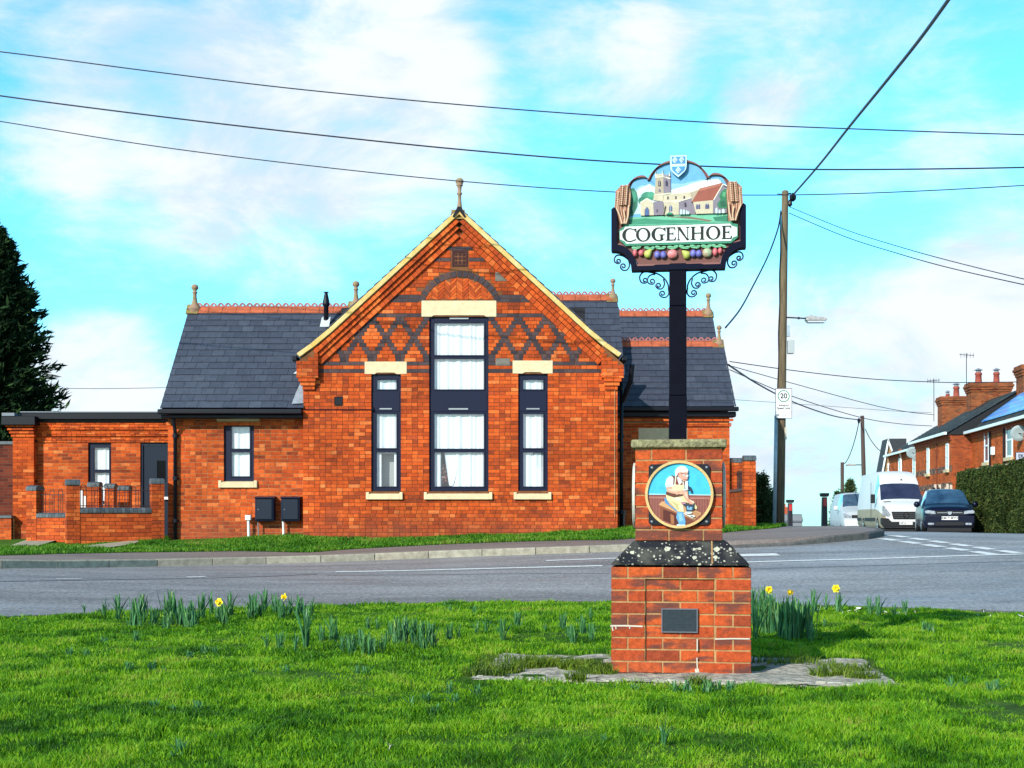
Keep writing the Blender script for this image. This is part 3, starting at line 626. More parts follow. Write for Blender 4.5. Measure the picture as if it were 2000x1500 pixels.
for i, (px, py, h, t, g) in enumerate(SPOTS):
    p = G(px, py, .02); o = CL[t] if all(s[3] != t for s in SPOTS[:i]) else CL[t].copy()
    if o.name not in COL.objects: COL.objects.link(o)
    sc = h*p.y/F/NH*1.02; wsc = max(.45, min(1.15, sc))*(.78 if g == 'r' else 1); o.location = (p.x, p.y, p.z-.015); o.scale = (wsc, wsc, sc); o.rotation_euler = (0, 0, rr.uniform(0, 6.28))
    tag(o, GP[g][0], 'daffodil leaves', GP[g][1])
def bloom(name, px, pyb, pyf, label, turn, head=.045, pxf=None, extra=None):
    p = G(px, pyb, .02); hf = (pyb-pyf)*p.y/F; r = thing(name, label, 'daffodil', (p.x, p.y, p.z-.015))
    dx = ((pxf or px)-px)*p.y/F
    c = clump_mb(hash(name+str(px)) % 999, 12, .04).build('leaves', M_leaf, r); c.scale = (1, 1, hf/NH*.82)
    mb = MB(); mb.tube([(0, 0, 0), (dx*.5, 0, hf*.5), (dx*.9, 0, hf*.93), (dx, -.01, hf)], .0035, 6); mb.build('stem', M_stem, r)
    M = Matrix.Translation((dx, -.01, hf)) @ Matrix.Rotation(turn, 4, 'Z') @ Matrix.Rotation(math.radians(-8), 4, 'X'); mb = MB()
    for k in range(6):
        a = k*math.pi/3; pts = []
        for t, w in ((0, .1), (.35, .42), (.7, .40), (1, .05)):
            for s in (-1, 1): pts.append((math.cos(a)*head*t-math.sin(a)*head*w*s, .004-.012*t*(k % 2)-.006*t, math.sin(a)*head*t+math.cos(a)*head*w*s))
        b0 = len(mb.v); mb.v += pts
        for q in range(3): mb.face([b0+2*q, b0+2*q+1, b0+2*q+3, b0+2*q+2])
    mb.rot(0, M); pe = mb.build('petals', M_petal, r, True)
    mb = MB(); mb.lathe([(.010, 0), (.014, -.012), (.016, -.024), (.023, -.034), (.020, -.033), (.012, -.01)], n=10, axis='y'); mb.rot(0, M); mb.build('trumpet', M_trump, r, True)
    return r
bloom('daffodil', 428, 1216, 1174, 'yellow daffodil bloom nodding at the right end of the long leaf row, furthest left', -.5, pxf=429)
bloom('daffodil', 565, 1206, 1163, 'yellow daffodil bloom facing left on a tall stem, second from the left', -1.0, pxf=557)
bloom('daffodil', 1502, 1222, 1150, 'yellow daffodil bloom nearest the plinth on its right', .1, head=.04, pxf=1501)
bloom('daffodil', 1540, 1226, 1155, 'smaller half turned yellow daffodil bloom, second to the right of the plinth', .9, head=.033)
bloom('daffodil', 1636, 1198, 1147, 'large yellow daffodil bloom standing alone against the road, furthest right', -.1, head=.045, pxf=1632)
M_dai = mat('daisy_white', (.85, .85, .82), .6); M_day = mat('daisy_centre', (.8, .6, .05), .6)
mb = MB(); 
for k in range(10):
    a = k*.628; b0 = len(mb.v); mb.v += [(math.cos(a-.2)*.004, math.sin(a-.2)*.004, .05), (math.cos(a-.3)*.017, math.sin(a-.3)*.017, .054), (math.cos(a+.3)*.017, math.sin(a+.3)*.017, .054), (math.cos(a+.2)*.004, math.sin(a+.2)*.004, .05)]; mb.face(range(b0, b0+4))
mb.tube([(0, 0, 0), (0, 0, .05)], .0015, 4); mb.cur = 1; mb.lathe([(.005, .051), (.004, .056)], n=8)
dz = mb.build('daisy', [M_dai, M_day])
for i, (px, py) in enumerate(((1597,1192),(1604,1188),(1600,1196),(1609,1190),(1516,1190),(1520,1184),(1522,1198),(1630,1191),(1636,1194),(1660,1198),(1674,1196),(1677,1192),(1727,1200),(1736,1203),(1712,1202),(1756,1202),(1770,1201),(1788,1198),(1908,1204),(1922,1196),(1935,1205),(1991,1208),(1568,1200),(1645,1200),(758,1468))):
    p = G(px, py, .03); o = dz if i == 0 else dz.copy()
    if i: COL.objects.link(o)
    o.location = (p.x, p.y, p.z-.01); s = rr.uniform(1.1, 1.7); o.scale = (s, s, .7); o.rotation_euler = (.35, 0, rr.uniform(0, 6))
    if px == 758: tag(o, 'single white daisy alone in the near grass left of the plinth', 'daisy')
    else: tag(o, 'small white daisy in the grass at the road edge right of the plinth', 'daisy', 'daisies at the road edge')
# ================================================================ SCHOOL BUILDING
BR = [(0, (.22, .036, .011)), (.12, (.33, .048, .010)), (.35, (.41, .056, .009)), (.62, (.49, .072, .010)), (.90, (.58, .104, .018)), (.965, (.66, .18, .05)), (.975, (.34, .05, .015)), (1, (.44, .07, .015))]
M_brick = island_mat('school_brick', BR, .9, .32, 12, .6, 70, big=.32)
M_brick_red = island_mat('school_brick_red', [(0, (.30, .045, .012)), (.3, (.44, .065, .012)), (.8, (.56, .088, .014)), (1, (.62, .14, .03))], .9, .3, 12, .6, 70, big=.2)
M_blue = island_mat('blue_brick', [(0, (.032, .024, .032)), (.5, (.055, .040, .048)), (1, (.085, .050, .052))], .75, .3, 12, .4, 70)
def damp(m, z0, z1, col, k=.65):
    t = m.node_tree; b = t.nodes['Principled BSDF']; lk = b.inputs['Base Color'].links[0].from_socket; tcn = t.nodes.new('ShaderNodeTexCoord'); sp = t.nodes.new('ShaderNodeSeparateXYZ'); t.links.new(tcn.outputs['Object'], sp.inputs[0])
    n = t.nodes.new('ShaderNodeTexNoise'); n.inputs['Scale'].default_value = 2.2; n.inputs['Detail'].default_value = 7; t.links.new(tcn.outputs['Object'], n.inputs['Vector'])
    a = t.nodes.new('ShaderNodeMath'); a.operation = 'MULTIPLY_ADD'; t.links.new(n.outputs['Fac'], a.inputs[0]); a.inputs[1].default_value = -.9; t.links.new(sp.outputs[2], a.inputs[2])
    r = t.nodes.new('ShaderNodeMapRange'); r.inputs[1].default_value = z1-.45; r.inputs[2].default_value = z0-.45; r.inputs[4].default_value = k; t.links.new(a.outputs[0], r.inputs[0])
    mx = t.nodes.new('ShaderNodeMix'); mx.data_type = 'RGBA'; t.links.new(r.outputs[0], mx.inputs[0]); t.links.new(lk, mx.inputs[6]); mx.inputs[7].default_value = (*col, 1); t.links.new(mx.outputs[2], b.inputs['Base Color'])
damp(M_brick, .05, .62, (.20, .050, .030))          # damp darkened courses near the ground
M_mort = mat('mortar', (.17, .070, .032), .95, .1, var=.4, vscale=5)
M_mort2 = mat('mortar_light', (.42, .26, .13), .95, .1, var=.3, vscale=5)
M_slate = island_mat('slate', [(0, (.044, .051, .076)), (.5, (.050, .058, .085)), (.95, (.058, .067, .095)), (1, (.070, .080, .108))], .5, .2, 9, .25, 40, spec=.5)
M_terra = mat('terracotta', (.42, .10, .045), .8, .3, var=.3, vscale=6, bump=.3)
M_terra2 = mat('terracotta_pink', (.36, .13, .12), .8, .3, var=.25, vscale=7)
M_stone = mat('cream_stone', (.74, .58, .36), .85, .25, rgb2=(.60, .46, .29), vscale=7, bump=.2)
M_navy = mat('navy_frame', (.007, .010, .032), .5, .22)
M_door = mat('navy_door', (.006, .013, .030), .55, .22)
M_black = mat('black_gutter', (.005, .006, .012), .45, .25)
M_lead = mat('lead', (.24, .26, .30), .5, .5, var=.25, vscale=6)
M_curt = mat('curtain_cloth', (.80, .81, .82), .9, .1)
M_glass = glass_mat('window_glass', (.95, .98, 1), .17)
M_dark = mat('room_dark', (.02, .02, .025), .9)
M_lich = mat('lichen_verge', (.72, .55, .28), .9, .2, rgb2=(.60, .36, .07), vscale=5, bump=.3)
M_steel = mat('steel', (.45, .46, .48), .35, .5, .8)
M_white = mat('white_plastic', (.75, .75, .74), .5, .4, var=.12)

def rowsplit(a, b, holes):
    seg = [(a, b)]
    for (h0, h1) in holes:
        out = []
        for (p, q) in seg:
            if h1 <= p or h0 >= q: out.append((p, q)); continue
            if h0-p > .02: out.append((p, h0))
            if q-h1 > .02: out.append((h1, q))
        seg = out
    return seg
def lay(mb, x0, x1, z0, z1, y, openings=(), limit=None, rowkind=None, bond=0, depth=.10, J=.009, H=.0725, L=.2225, jit=.004, seed=1, hdr=.1025, dark=None):
    """courses of single bricks with a joint all round; bond 0 = alternating headers and stretchers, 1 = stretcher"""
    r = random.Random(seed); k0 = int(math.floor(z0/H)); k1 = int(math.ceil(z1/H))
    for k in range(k0, k1+1):
        zb, zt = k*H, k*H+H-J
        zb, zt = max(zb, z0), min(zt, z1)
        if zt-zb < .02: continue
        zc = (zb+zt)/2; holes = [(o[0], o[1]) for o in openings if o[2] < zc < o[3]]
        # fit bricks to sills and heads
        segs = []
        kinds = dark(k, zc) if dark else []
        for (a, b) in rowsplit(x0, x1, holes):
            cur = [(a, b, 0)]
            for (d0, d1) in kinds:
                out = []
                for (p, q, kk) in cur:
                    if kk or d1 <= p or d0 >= q: out.append((p, q, kk)); continue
                    m0, m1 = max(p, d0), min(q, d1)
                    if m0-p > .03: out.append((p, m0-J, 0))
                    else: m0 = p
                    if q-m1 > .03: out.append((m0, m1, 1)); out.append((m1+J, q, 0))
                    else: out.append((m0, q, 1))
                cur = out
            segs += cur
        for (a, b, kd) in segs:
            x = a; i = 0; off = (k % 2)
            ph = (a/(L if bond else L+hdr+J))
            while x < b-.012:
                if kd: w = hdr if (b-a) < .25 else L-J
                elif bond: w = (L-J) if not (i == 0 and off) else hdr
                elif bond == 0:
                    w = hdr if r.random() < .74 else L-J
                    if i == 0: w = hdr if off else L-J
                w = w*r.uniform(.96, 1.03); e = min(x+w, b)
                if b-e < .045: e = b
                if limit is None or limit((x+e)/2, zc, x, e, zt):
                    mb.cur = kd; j = r.uniform(0, jit); mb.box(x, e, y-j, y+depth, zb, zt, 'xXyzZ')
                x = e+J; i += 1
    mb.cur = 0
def cells(mb, x0, x1, z0, z1, holes, y0, y1, faces='xXyYzZ'):
    xs = sorted(set([x0, x1]+[min(max(h[i], x0), x1) for h in holes for i in (0, 1)])); zs = sorted(set([z0, z1]+[min(max(h[i], z0), z1) for h in holes for i in (2, 3)]))
    for a, b in zip(xs, xs[1:]):
        for c, d in zip(zs, zs[1:]):
            mx, mz = (a+b)/2, (c+d)/2
            if any(h[0] < mx < h[1] and h[2] < mz < h[3] for h in holes): continue
            mb.box(a, b, y0, y1, c, d, faces)
def grow(h, e): return (h[0]-e, h[1]+e, h[2]-e, h[3]+e)
def rc(D, x0, x1, ytop, ybot):
    a = W(x0, ybot, D); b = W(x1, ytop, D); return (a.x, b.x, a.z, b.z)
def window(parent, r, panes, y, name='window', back=.05, curtain=True, panels=(), bars=(), parted=None, label=None):
    """r: opening; frame set back in the wall; panes, panels: rects in the same plane"""
    mb = MB(); yf = y+back; cells(mb, r[0]+.002, r[1]-.002, r[2]+.002, r[3]-.002, list(panes), yf, yf+.07)
    f = mb.build(name, M_navy, parent, local=False)
    if label: f['label'] = label
    mb = MB()
    for p in panes: # sash mouldings round each pane
        mb = MB(); q = grow(p, .022); cells(mb, q[0], q[1], q[2], q[3], [p], yf-.014, yf+.002); mb.build('sash', M_navy, f, local=False)
    for p in panes:
        mb = MB(); mb.quad((p[0]-.005, yf+.03, p[2]-.005), (p[1]+.005, yf+.03, p[2]-.005), (p[1]+.005, yf+.03, p[3]+.005), (p[0]-.005, yf+.03, p[3]+.005)); mb.build('pane', M_glass, f, local=False)
    for p in panels:
        mb = MB(); mb.box(p[0], p[1], yf-.010, yf+.001, p[2], p[3]); mb.build('panel', M_navy, f, local=False)
    for p in bars:
        mb = MB(); mb.box(p[0], p[1], yf-.03, yf-.012, p[2], p[3]); mb.build('trickle_vent', M_steel, f, local=False)
    if curtain:
        if parted is None: parted = [(r[0]+.03, r[1]-.03, r[2]+.05, r[3]-.05)]
        mb = MB(); rr = random.Random(int(r[0]*100)); yc = yf+.062
        for (a, b, c, d) in parted:
            n = max(8, int((b-a)/.012)); ph = rr.uniform(0, 6); k = len(mb.v)
            for i in range(n+1):
                x = a+(b-a)*i/n; yy = yc+.006*math.sin(x*62+ph+2*math.sin(x*9))+.008*math.sin(x*27+1+ph)
                mb.v += [(x, yy, c), (x+.006*math.sin(x*60), yy+.004, (c+d)/2), (x, yy*1.0, d)]
            for i in range(n):
                for j in (0, 1): mb.face([k+3*i+j, k+3*i+3+j, k+3*i+4+j, k+3*i+1+j])
        mb.build('curtain', M_curt, f, local=False, smooth=True)
    return f

GD = 25.0; XC = -1.025
school = thing('school_building', 'red brick former school with tall pointed gable, patterned brickwork and slate roofs', 'building', (XC, GD, Z(XC, GD)))
APZ = 7.50; SL = .915
def vline(x): return APZ - SL*abs(x-XC)
# openings in the gable wall
oC = rc(GD, 838, 954, 619, 959); oL = rc(GD, 725, 783, 731, 959); oR = rc(GD, 1012, 1070, 731, 958)
lC = rc(GD, 823, 970, 587, 619); lL = rc(GD, 712, 795, 706, 731); lR = rc(GD, 1001, 1080, 704, 730)
sC = rc(GD, 828, 962, 961, 976); sL = rc(GD, 715, 787, 961, 976); sR = rc(GD, 1003, 1077, 961, 976)
vent = rc(GD, 883, 913, 489, 520); vt2 = rc(GD, 654, 668, 776, 790); gx0, gx1 = -4.08, 2.06
H_ = .0725
ZT = 5.50
def dark_rows(k, zc):
    out = []
    kz = lambda z: int(round((z)/H_-.5))
    if k in (kz(6.85), kz(6.61)): out.append((XC-3, XC+3))
    if k in (kz(5.92), kz(5.92)-1): out.append((XC-3, XC+3))
    if k == kz(5.58): out.append((XC-3, XC+3))
    if k in (kz(4.61), kz(4.44)): out.append((XC-2.78, XC+2.78))
    if 4.66 < zc < 5.54:
        v = (ZT-zc)/.40
        for xt, a, b in ((-2.733, XC-2.9, oC[0]-.02), (.124, oC[1]+.02, XC+2.9)):
            cs = set()
            for n in range(-14, 15):
                for s in (1, -1):
                    x = xt + (2*n + s*v)*.272
                    if a < x < b: cs.add(round(x, 3))
            for x in sorted(cs): out.append((max(a, x-.062), min(b, x+.062)))
    # merge overlaps
    out.sort(); m = []
    for q in out:
        if m and q[0] <= m[-1][1]+.02: m[-1] = (m[-1][0], max(m[-1][1], q[1]))
        else: m.append(q)
    return m
AZ, AR, ATH = 5.545, .86, .115      # arch over the tall window: centre height, outer radius, ring
def lim(xc, zc, xa, xb, zt):
    if zt > vline(max(abs(xa-XC), abs(xb-XC))+XC)-.22: return False
    if zc > 5.83 and math.hypot(xc-XC, zc-AZ) < AR+.03: return False
    return True
mb = MB(); ops = [oC, oL, oR, lC, lL, lR, grow(sC, 0), sL, sR, grow(vent, .03), grow(vt2, .005)]
lay(mb, gx0, gx1, .95, 7.4, GD, ops, lim, bond=0, seed=4, dark=dark_rows)
mb.build('gable_wall', [M_brick, M_blue], school, local=False)
mb = MB(); y0, y1 = GD+.006, GD+.30
core = [grow(o, .006) for o in (oC, oL, oR)]
cells(mb, gx0+.004, gx1-.004, .7, 4.66, core, y0, y1)
for sgn in (-1, 1):
    xo = gx0+.004 if sgn < 0 else gx1-.004; xi = core[0][0] if sgn < 0 else core[0][1]
    mb.prism([(xo, 4.66), (xi, 4.66), (xi, vline(xi)-.08), (xo, vline(xo)-.08)], y0, y1)
mb.prism([(core[0][0], core[0][3]), (core[0][1], core[0][3]), (core[0][1], vline(core[0][1])-.08), (XC, APZ-.08), (core[0][0], vline(core[0][0])-.08)], y0, y1)
mb.build('wall_core', M_mort, school, local=False)
# side walls of the gable wing
M_bt = brick_tex('side_brick', [(.22, .05, .014), (.42, .08, .015), (.52, .12, .022), (.36, .07, .014)], (.30, .16, .08), rh=.0725)
mb = MB(); mb.box(gx0, gx0+.3, GD+.102, 29.5, .7, 4.72); mb.box(gx1-.3, gx1, GD+.102, 29.5, .7, 4.72)
mb.build('side_wall', M_bt, school, local=False)
# arch ring and herringbone panel over the lintel
mb = MB(); n = 17; a0 = math.asin((5.84-AZ)/AR)
for i in range(n):
    t0 = math.pi-a0-(math.pi-2*a0)*i/n; t1 = math.pi-a0-(math.pi-2*a0)*(i+1)/n; g = .012
    P = [(XC+(AR-ATH)*math.cos(t0-g), AZ+(AR-ATH)*math.sin(t0-g)), (XC+AR*math.cos(t0-g), AZ+AR*math.sin(t0-g)), (XC+AR*math.cos(t1+g), AZ+AR*math.sin(t1+g)), (XC+(AR-ATH)*math.cos(t1+g), AZ+(AR-ATH)*math.sin(t1+g))]
    mb.prism(P, GD-.006, GD+.1)
mb.build('brick_arch', M_blue, school, local=False)
mb = MB(); u = .075; rin = AR-ATH-.012
def clipc(poly):
    # keep points inside the arch by pulling them in
    out = []
    for x, z in poly:
        z = max(z, 5.845); d = math.hypot(x-XC, z-AZ)
        if d > rin: x = XC+(x-XC)*rin/d; z = AZ+(z-AZ)*rin/d; z = max(z, 5.845)
        out.append((x, z))
    return out
for i in range(-14, 15):
    for j in range(-8, 18):
        for kind in (0, 1):
            # zig-zag bricks leaning 45 degrees in alternate columns
            wcol = .12; x = XC+(2*i+kind)*wcol*.5*2*.5; zc = 5.7+j*.072; dx, dz = wcol/2*.96, wcol/2*.96; s = 1 if (i*2+kind) % 2 == 0 else -1
            th = .031
            P = [(x-dx, zc-s*dz-th), (x+dx, zc+s*dz-th), (x+dx, zc+s*dz+th), (x-dx, zc-s*dz+th)]
            if kind == 0 and i % 1 == 0: P = [(XC+i*wcol-dx, zc-(1 if i % 2 else -1)*dz-th), (XC+i*wcol+dx, zc+(1 if i % 2 else -1)*dz-th), (XC+i*wcol+dx, zc+(1 if i % 2 else -1)*dz+th), (XC+i*wcol-dx, zc-(1 if i % 2 else -1)*dz+th)]
            else: continue
            cx = sum(p[0] for p in P)/4; cz = sum(p[1] for p in P)/4
            if cz < 5.80 or math.hypot(cx-XC, cz-AZ) > rin+.03: continue
            Q = clipc(P); mb.prism(Q, GD-.001-random.uniform(0, .003), GD+.05)
mb.build('herringbone_panel', M_brick_red, school, local=False)
# vents
mb = MB(); cells(mb, vent[0], vent[1], vent[2], vent[3], [grow(vent, -.035)], GD-.008, GD+.08); q = grow(vent, -.035)
for i in range(3):
    for j in range(3):
        cx = q[0]+(q[1]-q[0])*(i+.5)/3; cz = q[2]+(q[3]-q[2])*(j+.5)/3; mb.lathe([(.030, GD+.02), (.034, GD+.0), (.012, GD-.004)], (cx, 0, cz), 8, axis='y')
mb.box(q[0], q[1], GD+.03, GD+.06, q[2], q[3]); bx = mb.build('gable_vent', mat('vent_terracotta', (.05, .013, .014), .85, var=.3), school, local=False)
mb = MB(); mb.box(vt2[0], vt2[1], GD-.012, GD+.05, vt2[2], vt2[3]); cells(mb, vt2[0]-.01, vt2[1]+.01, vt2[2]-.01, vt2[3]+.01, [vt2], GD-.02, GD+.02); mb.build('air_brick', M_black, school, local=False)
for (a, b, c, d) in ((969.5, 991.5, 534, 547), (970, 994, 702, 712)):
    q = rc(GD, a, b, c, d); mb = MB(); mb.box(q[0], q[1], GD-.012, GD+.05, q[2], q[3]); e = grow(q, .02); cells(mb, e[0], e[1], e[2], e[3], [q], GD-.008, GD+.02); mb.build('air_brick', mat('grey_airbrick', (.16, .14, .12), .9, var=.3), school, local=False)
# lintels and sills
for r_, nm in ((lC, 'lintel'), (lL, 'lintel'), (lR, 'lintel')):
    mb = MB(); mb.prism([(r_[0]+.003, r_[2]+.001), (r_[0]+.2, r_[2]+.001), (r_[0]+.25, r_[2]+.028), (r_[1]-.25, r_[2]+.028), (r_[1]-.2, r_[2]+.001), (r_[1]-.003, r_[2]+.001), (r_[1]-.003, r_[3]-.003), (r_[0]+.003, r_[3]-.003)], GD-.014, GD+.10)
    bevel(mb.build(nm, M_stone, school, local=False), .006, 1)
def sill(parent, r_, y, proj=.06):
    mb = MB(); w0, w1 = r_[0]+.003, r_[1]-.003
    mb.prism([(y-proj, r_[2]+.004), (y-proj, r_[3]-.045), (y+.12, r_[3]), (y+.12, r_[2]+.004)], w0+.06, w1-.06, ax='x')
    for a, b in ((w0, w0+.06), (w1-.06, w1)): mb.box(a, b, y-proj, y+.11, r_[2]+.004, r_[3]-.004)
    mb2 = mb.build('sill', M_stone, parent, local=False); bevel(mb2, .005, 1)
for r_ in (sC, sL, sR): sill(school, r_, GD)
B = lambda a, b, c, d: rc(GD, a, b, c, d)
p = [B(848, 945, 630, 693), B(848, 945, 700, 760), B(848, 945, 808, 876), B(848, 945, 883, 950)]
gap = [(B(848, 945, 630, 693)[0]-.03, oC[1]-.03, p[2][2]-.02, oC[3]-.05)]
x0, x1 = p[3][0], p[3][1]; zb, zt = p[3][2], p[3][3]
window(school, oC, p, GD, panels=[B(841, 951, 768, 803)], bars=[B(876, 914, 797, 800), B(878, 915, 620.5, 623)], parted=[(x0-.03, x1+.03, p[2][2]-.02, oC[3]-.05), (x0-.03, x0+.13, zb-.02, p[2][2]-.0), (x0+.34, x1+.03, zb-.02, p[2][2])], label='wide two storey window with parted curtains')
p = [B(736, 774, 741, 760), B(735, 774, 808, 875), B(735, 774, 883, 950)]
mb = MB(); mb.box(oL[0]+.03, oL[1]-.03, GD+.30, GD+.31, oL[2]+.03, p[2][3]+.1); mb.build('dim_room_sheet', mat('dim_room_grey', (.42, .45, .43), .9), school, local=False)  # grey sheet behind the lower pane, standing in for the darker room
window(school, oL, p, GD, parted=[(oL[0]+.03, oL[1]-.03, p[2][3]-.02, oL[3]-.05), (oL[0]+.03, p[2][0]+.09, p[2][2]-.02, p[2][3]-.02), (p[2][1]-.05, oL[1]-.03, p[2][2]-.02, p[2][3]-.02)], panels=[B(728, 780, 766, 803)], bars=[B(741, 765, 797, 799.5)])
p = [B(1022, 1061, 741, 760), B(1022, 1061, 808, 875), B(1022, 1061, 883, 950)]
window(school, oR, p, GD, panels=[B(1015, 1067, 766, 803)], bars=[B(1028, 1054, 797, 799.5)])
mb = MB(); mb.box(-3.5, 1.5, GD+1.3, GD+1.4, .9, 5.9); mb.build('room_back', M_dark, school, local=False)
# the loose centre folds and the dried flowers seen in the gap of the parted curtain
mb = MB(); yc = GD+.112; k = len(mb.v); n = 14
for i in range(n+1):
    t = i/n; z = zt-(zt-zb)*t*.98; w = .10*(1-t)**.7+.03+.03*math.sin(t*3); xcn = x0+.30+.05*math.sin(t*2.2)-.02*t
    for s in range(7): u = s/6-.5; mb.v.append((xcn+u*w*1.6, yc+.02*math.sin(u*18+t*3), z))
for i in range(n):
    for s in range(6): a = k+i*7+s; mb.face([a, a+1, a+8, a+7])
mb.build('curtain', M_curt, school, local=False, smooth=True)
mb = MB(); r = random.Random(3)
for i in range(60):
    cx = x0+.20+r.uniform(-.05, .05)*(1+i/60); cz = zb+.06+.36*r.random(); s = .016; mb.lathe([(s*.3, -s), (s, 0), (s*.3, s)], (cx, yc+.04+r.uniform(-.02, .02), cz), 6)
mb.build('dried_flowers', island_mat('dried_petals', [(0, (.06, .03, .03)), (.6, (.16, .07, .06)), (.85, (.5, .12, .10)), (1, (.6, .5, .4))], .8, bump=0), school, local=False)

# corbelled brick courses below the verge, then the lichened verge itself
def slope_pt(sgn, s, off):
    """s along the slope from the apex (m), off: distance below the roof edge, perpendicular"""
    ang = math.atan(SL+.01); return (XC+sgn*(s*math.cos(ang)-off*math.sin(ang)), APZ+.10-s*math.sin(ang)-off*math.cos(ang))
SLEN = 4.28
for nm, o0, o1, proj, m in (('verge_corbel', .105, .185, .13, M_brick_red), ('verge_corbel', .193, .268, .085, M_brick_red), ('verge_corbel', .276, .385, .045, M_brick_red)):
    mb = MB()
    for sgn in (-1, 1):
        s = o1*SL+.02; lim_s = SLEN-.32
        while s < lim_s:
            e = s+.108; P = [slope_pt(sgn, s, o0), slope_pt(sgn, e-.009, o0), slope_pt(sgn, e-.009, o1), slope_pt(sgn, s, o1)]
            mb.prism(P, GD-proj-random.uniform(0, .005), GD+.05); s = e
    mb.build(nm, m, school, local=False)
    mb = MB()
    for sgn in (-1, 1): mb.prism([slope_pt(sgn, o1*SL, o0-.004), slope_pt(sgn, SLEN-.33, o0-.004), slope_pt(sgn, SLEN-.33, o1), slope_pt(sgn, o1*SL, o1)], GD-proj+.012, GD+.04)
    mb.build('verge_bedding', M_mort, school, local=False)
mb = MB()
for sgn in (-1, 1):
    pts = [(0, 0), (1.2, 0), (2.6, 0), (3.45, .0), (3.9, -.025), (4.235, -.07)]; r = random.Random(9+sgn)
    up = [slope_pt(sgn, s, d+.0) for s, d in pts]; dn = [slope_pt(sgn, s+ (.09*SL if s == 0 else 0), d+.09) for s, d in pts]
    mb.strip(up, dn, GD-.17, GD+.06)
bevel(mb.build('verge_board', M_lich, school, local=False), .008, 1)
# kneelers
for sgn, xa, xb in ((-1, gx0-.11, -3.77), (1, 1.74, gx1+.11)):
    mb = MB()
    def kl(xc_, zc, a, b, zt): return zt < vline(max(abs(a-XC), abs(b-XC))+XC)+.03
    lay(mb, xa, xb, 4.31, 4.98, GD-.13, limit=kl, seed=20+sgn, bond=1, depth=.14)
    mb.cur = 1
    if sgn < 0: mb.prism([(xa+.01, 4.315), (xb-.01, 4.315), (xb-.01, vline(xb)-.02), (xa+.01, vline(xa)-.0)], GD-.124, GD+.01)
    else: mb.prism([(xa+.01, 4.315), (xb-.01, 4.315), (xb-.01, vline(xb)), (xa+.01, vline(xa)-.02)], GD-.124, GD+.01)
    mb.build('kneeler', [M_brick, M_mort], school, local=False)
    mb = MB()
    for i in range(3):
        o_ = .035*i+.035; a, b = (xa+o_, xb-.03-o_*.4) if sgn < 0 else (xa+.03+o_*.4, xb-o_)
        z = 4.305-.075*i; x = a
        while x < b-.02: e = min(x+.19, b); mb.box(x, e-.008, GD-.115+.032*i, GD+.02, z-.066, z); x = e
    mb.build('kneeler_corbel', M_brick_red, school, local=False)

# ---- slates
def slates(mb, xL, xR, y0, z0, y1, z1, fn=None, seed=0, gauge=.205, width=.25, flip=1):
    """roof slope rising from eave (y0,z0) to ridge (y1,z1) between xL and xR (numbers, or functions of the slope fraction)"""
    r = random.Random(seed); L = math.hypot(y1-y0, z1-z0); n = int(round(L/gauge)); g = L/n; dy, dz = (y1-y0)/L, (z1-z0)/L; ny, nz = -dz, dy
    if ny*(1 if y1 > y0 else -1) > 0: ny, nz = -ny, -nz
    if nz < 0: ny, nz = -ny, -nz
    for i in range(n):
        a = (xL(i/n) if callable(xL) else xL); b = (xR(i/n) if callable(xR) else xR); x = a-(width*.5 if i % 2 else 0)*1.0-.02
        while x < b-.01:
            w = width*(1.0 if r.random() < .8 else 2.0)*r.uniform(.98, 1.02); xa, xb = max(x, a), min(x+w, b)
            if xb-xa > .03:
                s0, s1 = i*g-.0, i*g+g*1.25; lift = .022+r.uniform(0, .004); th = .012
                k = len(mb.v); sk = r.uniform(-.004, .004)
                for (s, lf) in ((s0+sk, lift), (s0+sk, lift-th), (s1, .004), (s1, -.006)):
                    for xx in (xa+.003, xb-.003): mb.v.append((xx, y0+dy*s+ny*lf, z0+dz*s+nz*lf))
                mb.face([k, k+1, k+5, k+4]); mb.face([k+2, k+3, k+1, k]); mb.face([k, k+4, k+6, k+2]); mb.face([k+1, k+3, k+7, k+5])
            x += w
def ridge(parent, xa, xb, y, z, first=True):
    mb = MB(); n = max(1, int(round((xb-xa)/.30))); w = (xb-xa)/n; hh = .13
    for i in range(n):
        a = xa+i*w+.004; b = xa+(i+1)*w-.004; o_ = random.uniform(-.003, .003)
        mb.prism([(y-.15, z-.10+o_), (y-.02, z+.045+o_), (y+.02, z+.045+o_), (y+.15, z-.10+o_), (y+.13, z-.12+o_), (y, z+.01), (y-.13, z-.12+o_)], a, b, ax='x')
    rt = mb.build('ridge_tiles', M_terra, parent, local=False)
    mb = MB(); m = int(round((xb-xa)/.15)); w = (xb-xa)/m
    mb.box(xa, xb, y-.018, y+.018, z+.035, z+.06)
    for i in range(m):
        c = xa+(i+.5)*w; zb = z+.055; outer = [(c-w*.5, zb), (c-w*.42, zb+.035), (c-w*.22, zb+.068), (c, zb+.080), (c+w*.22, zb+.068), (c+w*.42, zb+.035), (c+w*.5, zb)]
        inner = [(c-w*.22, zb+.008), (c-w*.17, zb+.022), (c-w*.06, zb+.045), (c, zb+.052), (c+w*.06, zb+.045), (c+w*.17, zb+.022), (c+w*.22, zb+.008)]
        mb.strip(outer, inner, y-.018, y+.018); mb.box(c-w*.22, c+w*.22, y-.017, y+.017, zb, zb+.008)
    mb.build('ridge_crest', M_terra2, rt, local=False); return rt
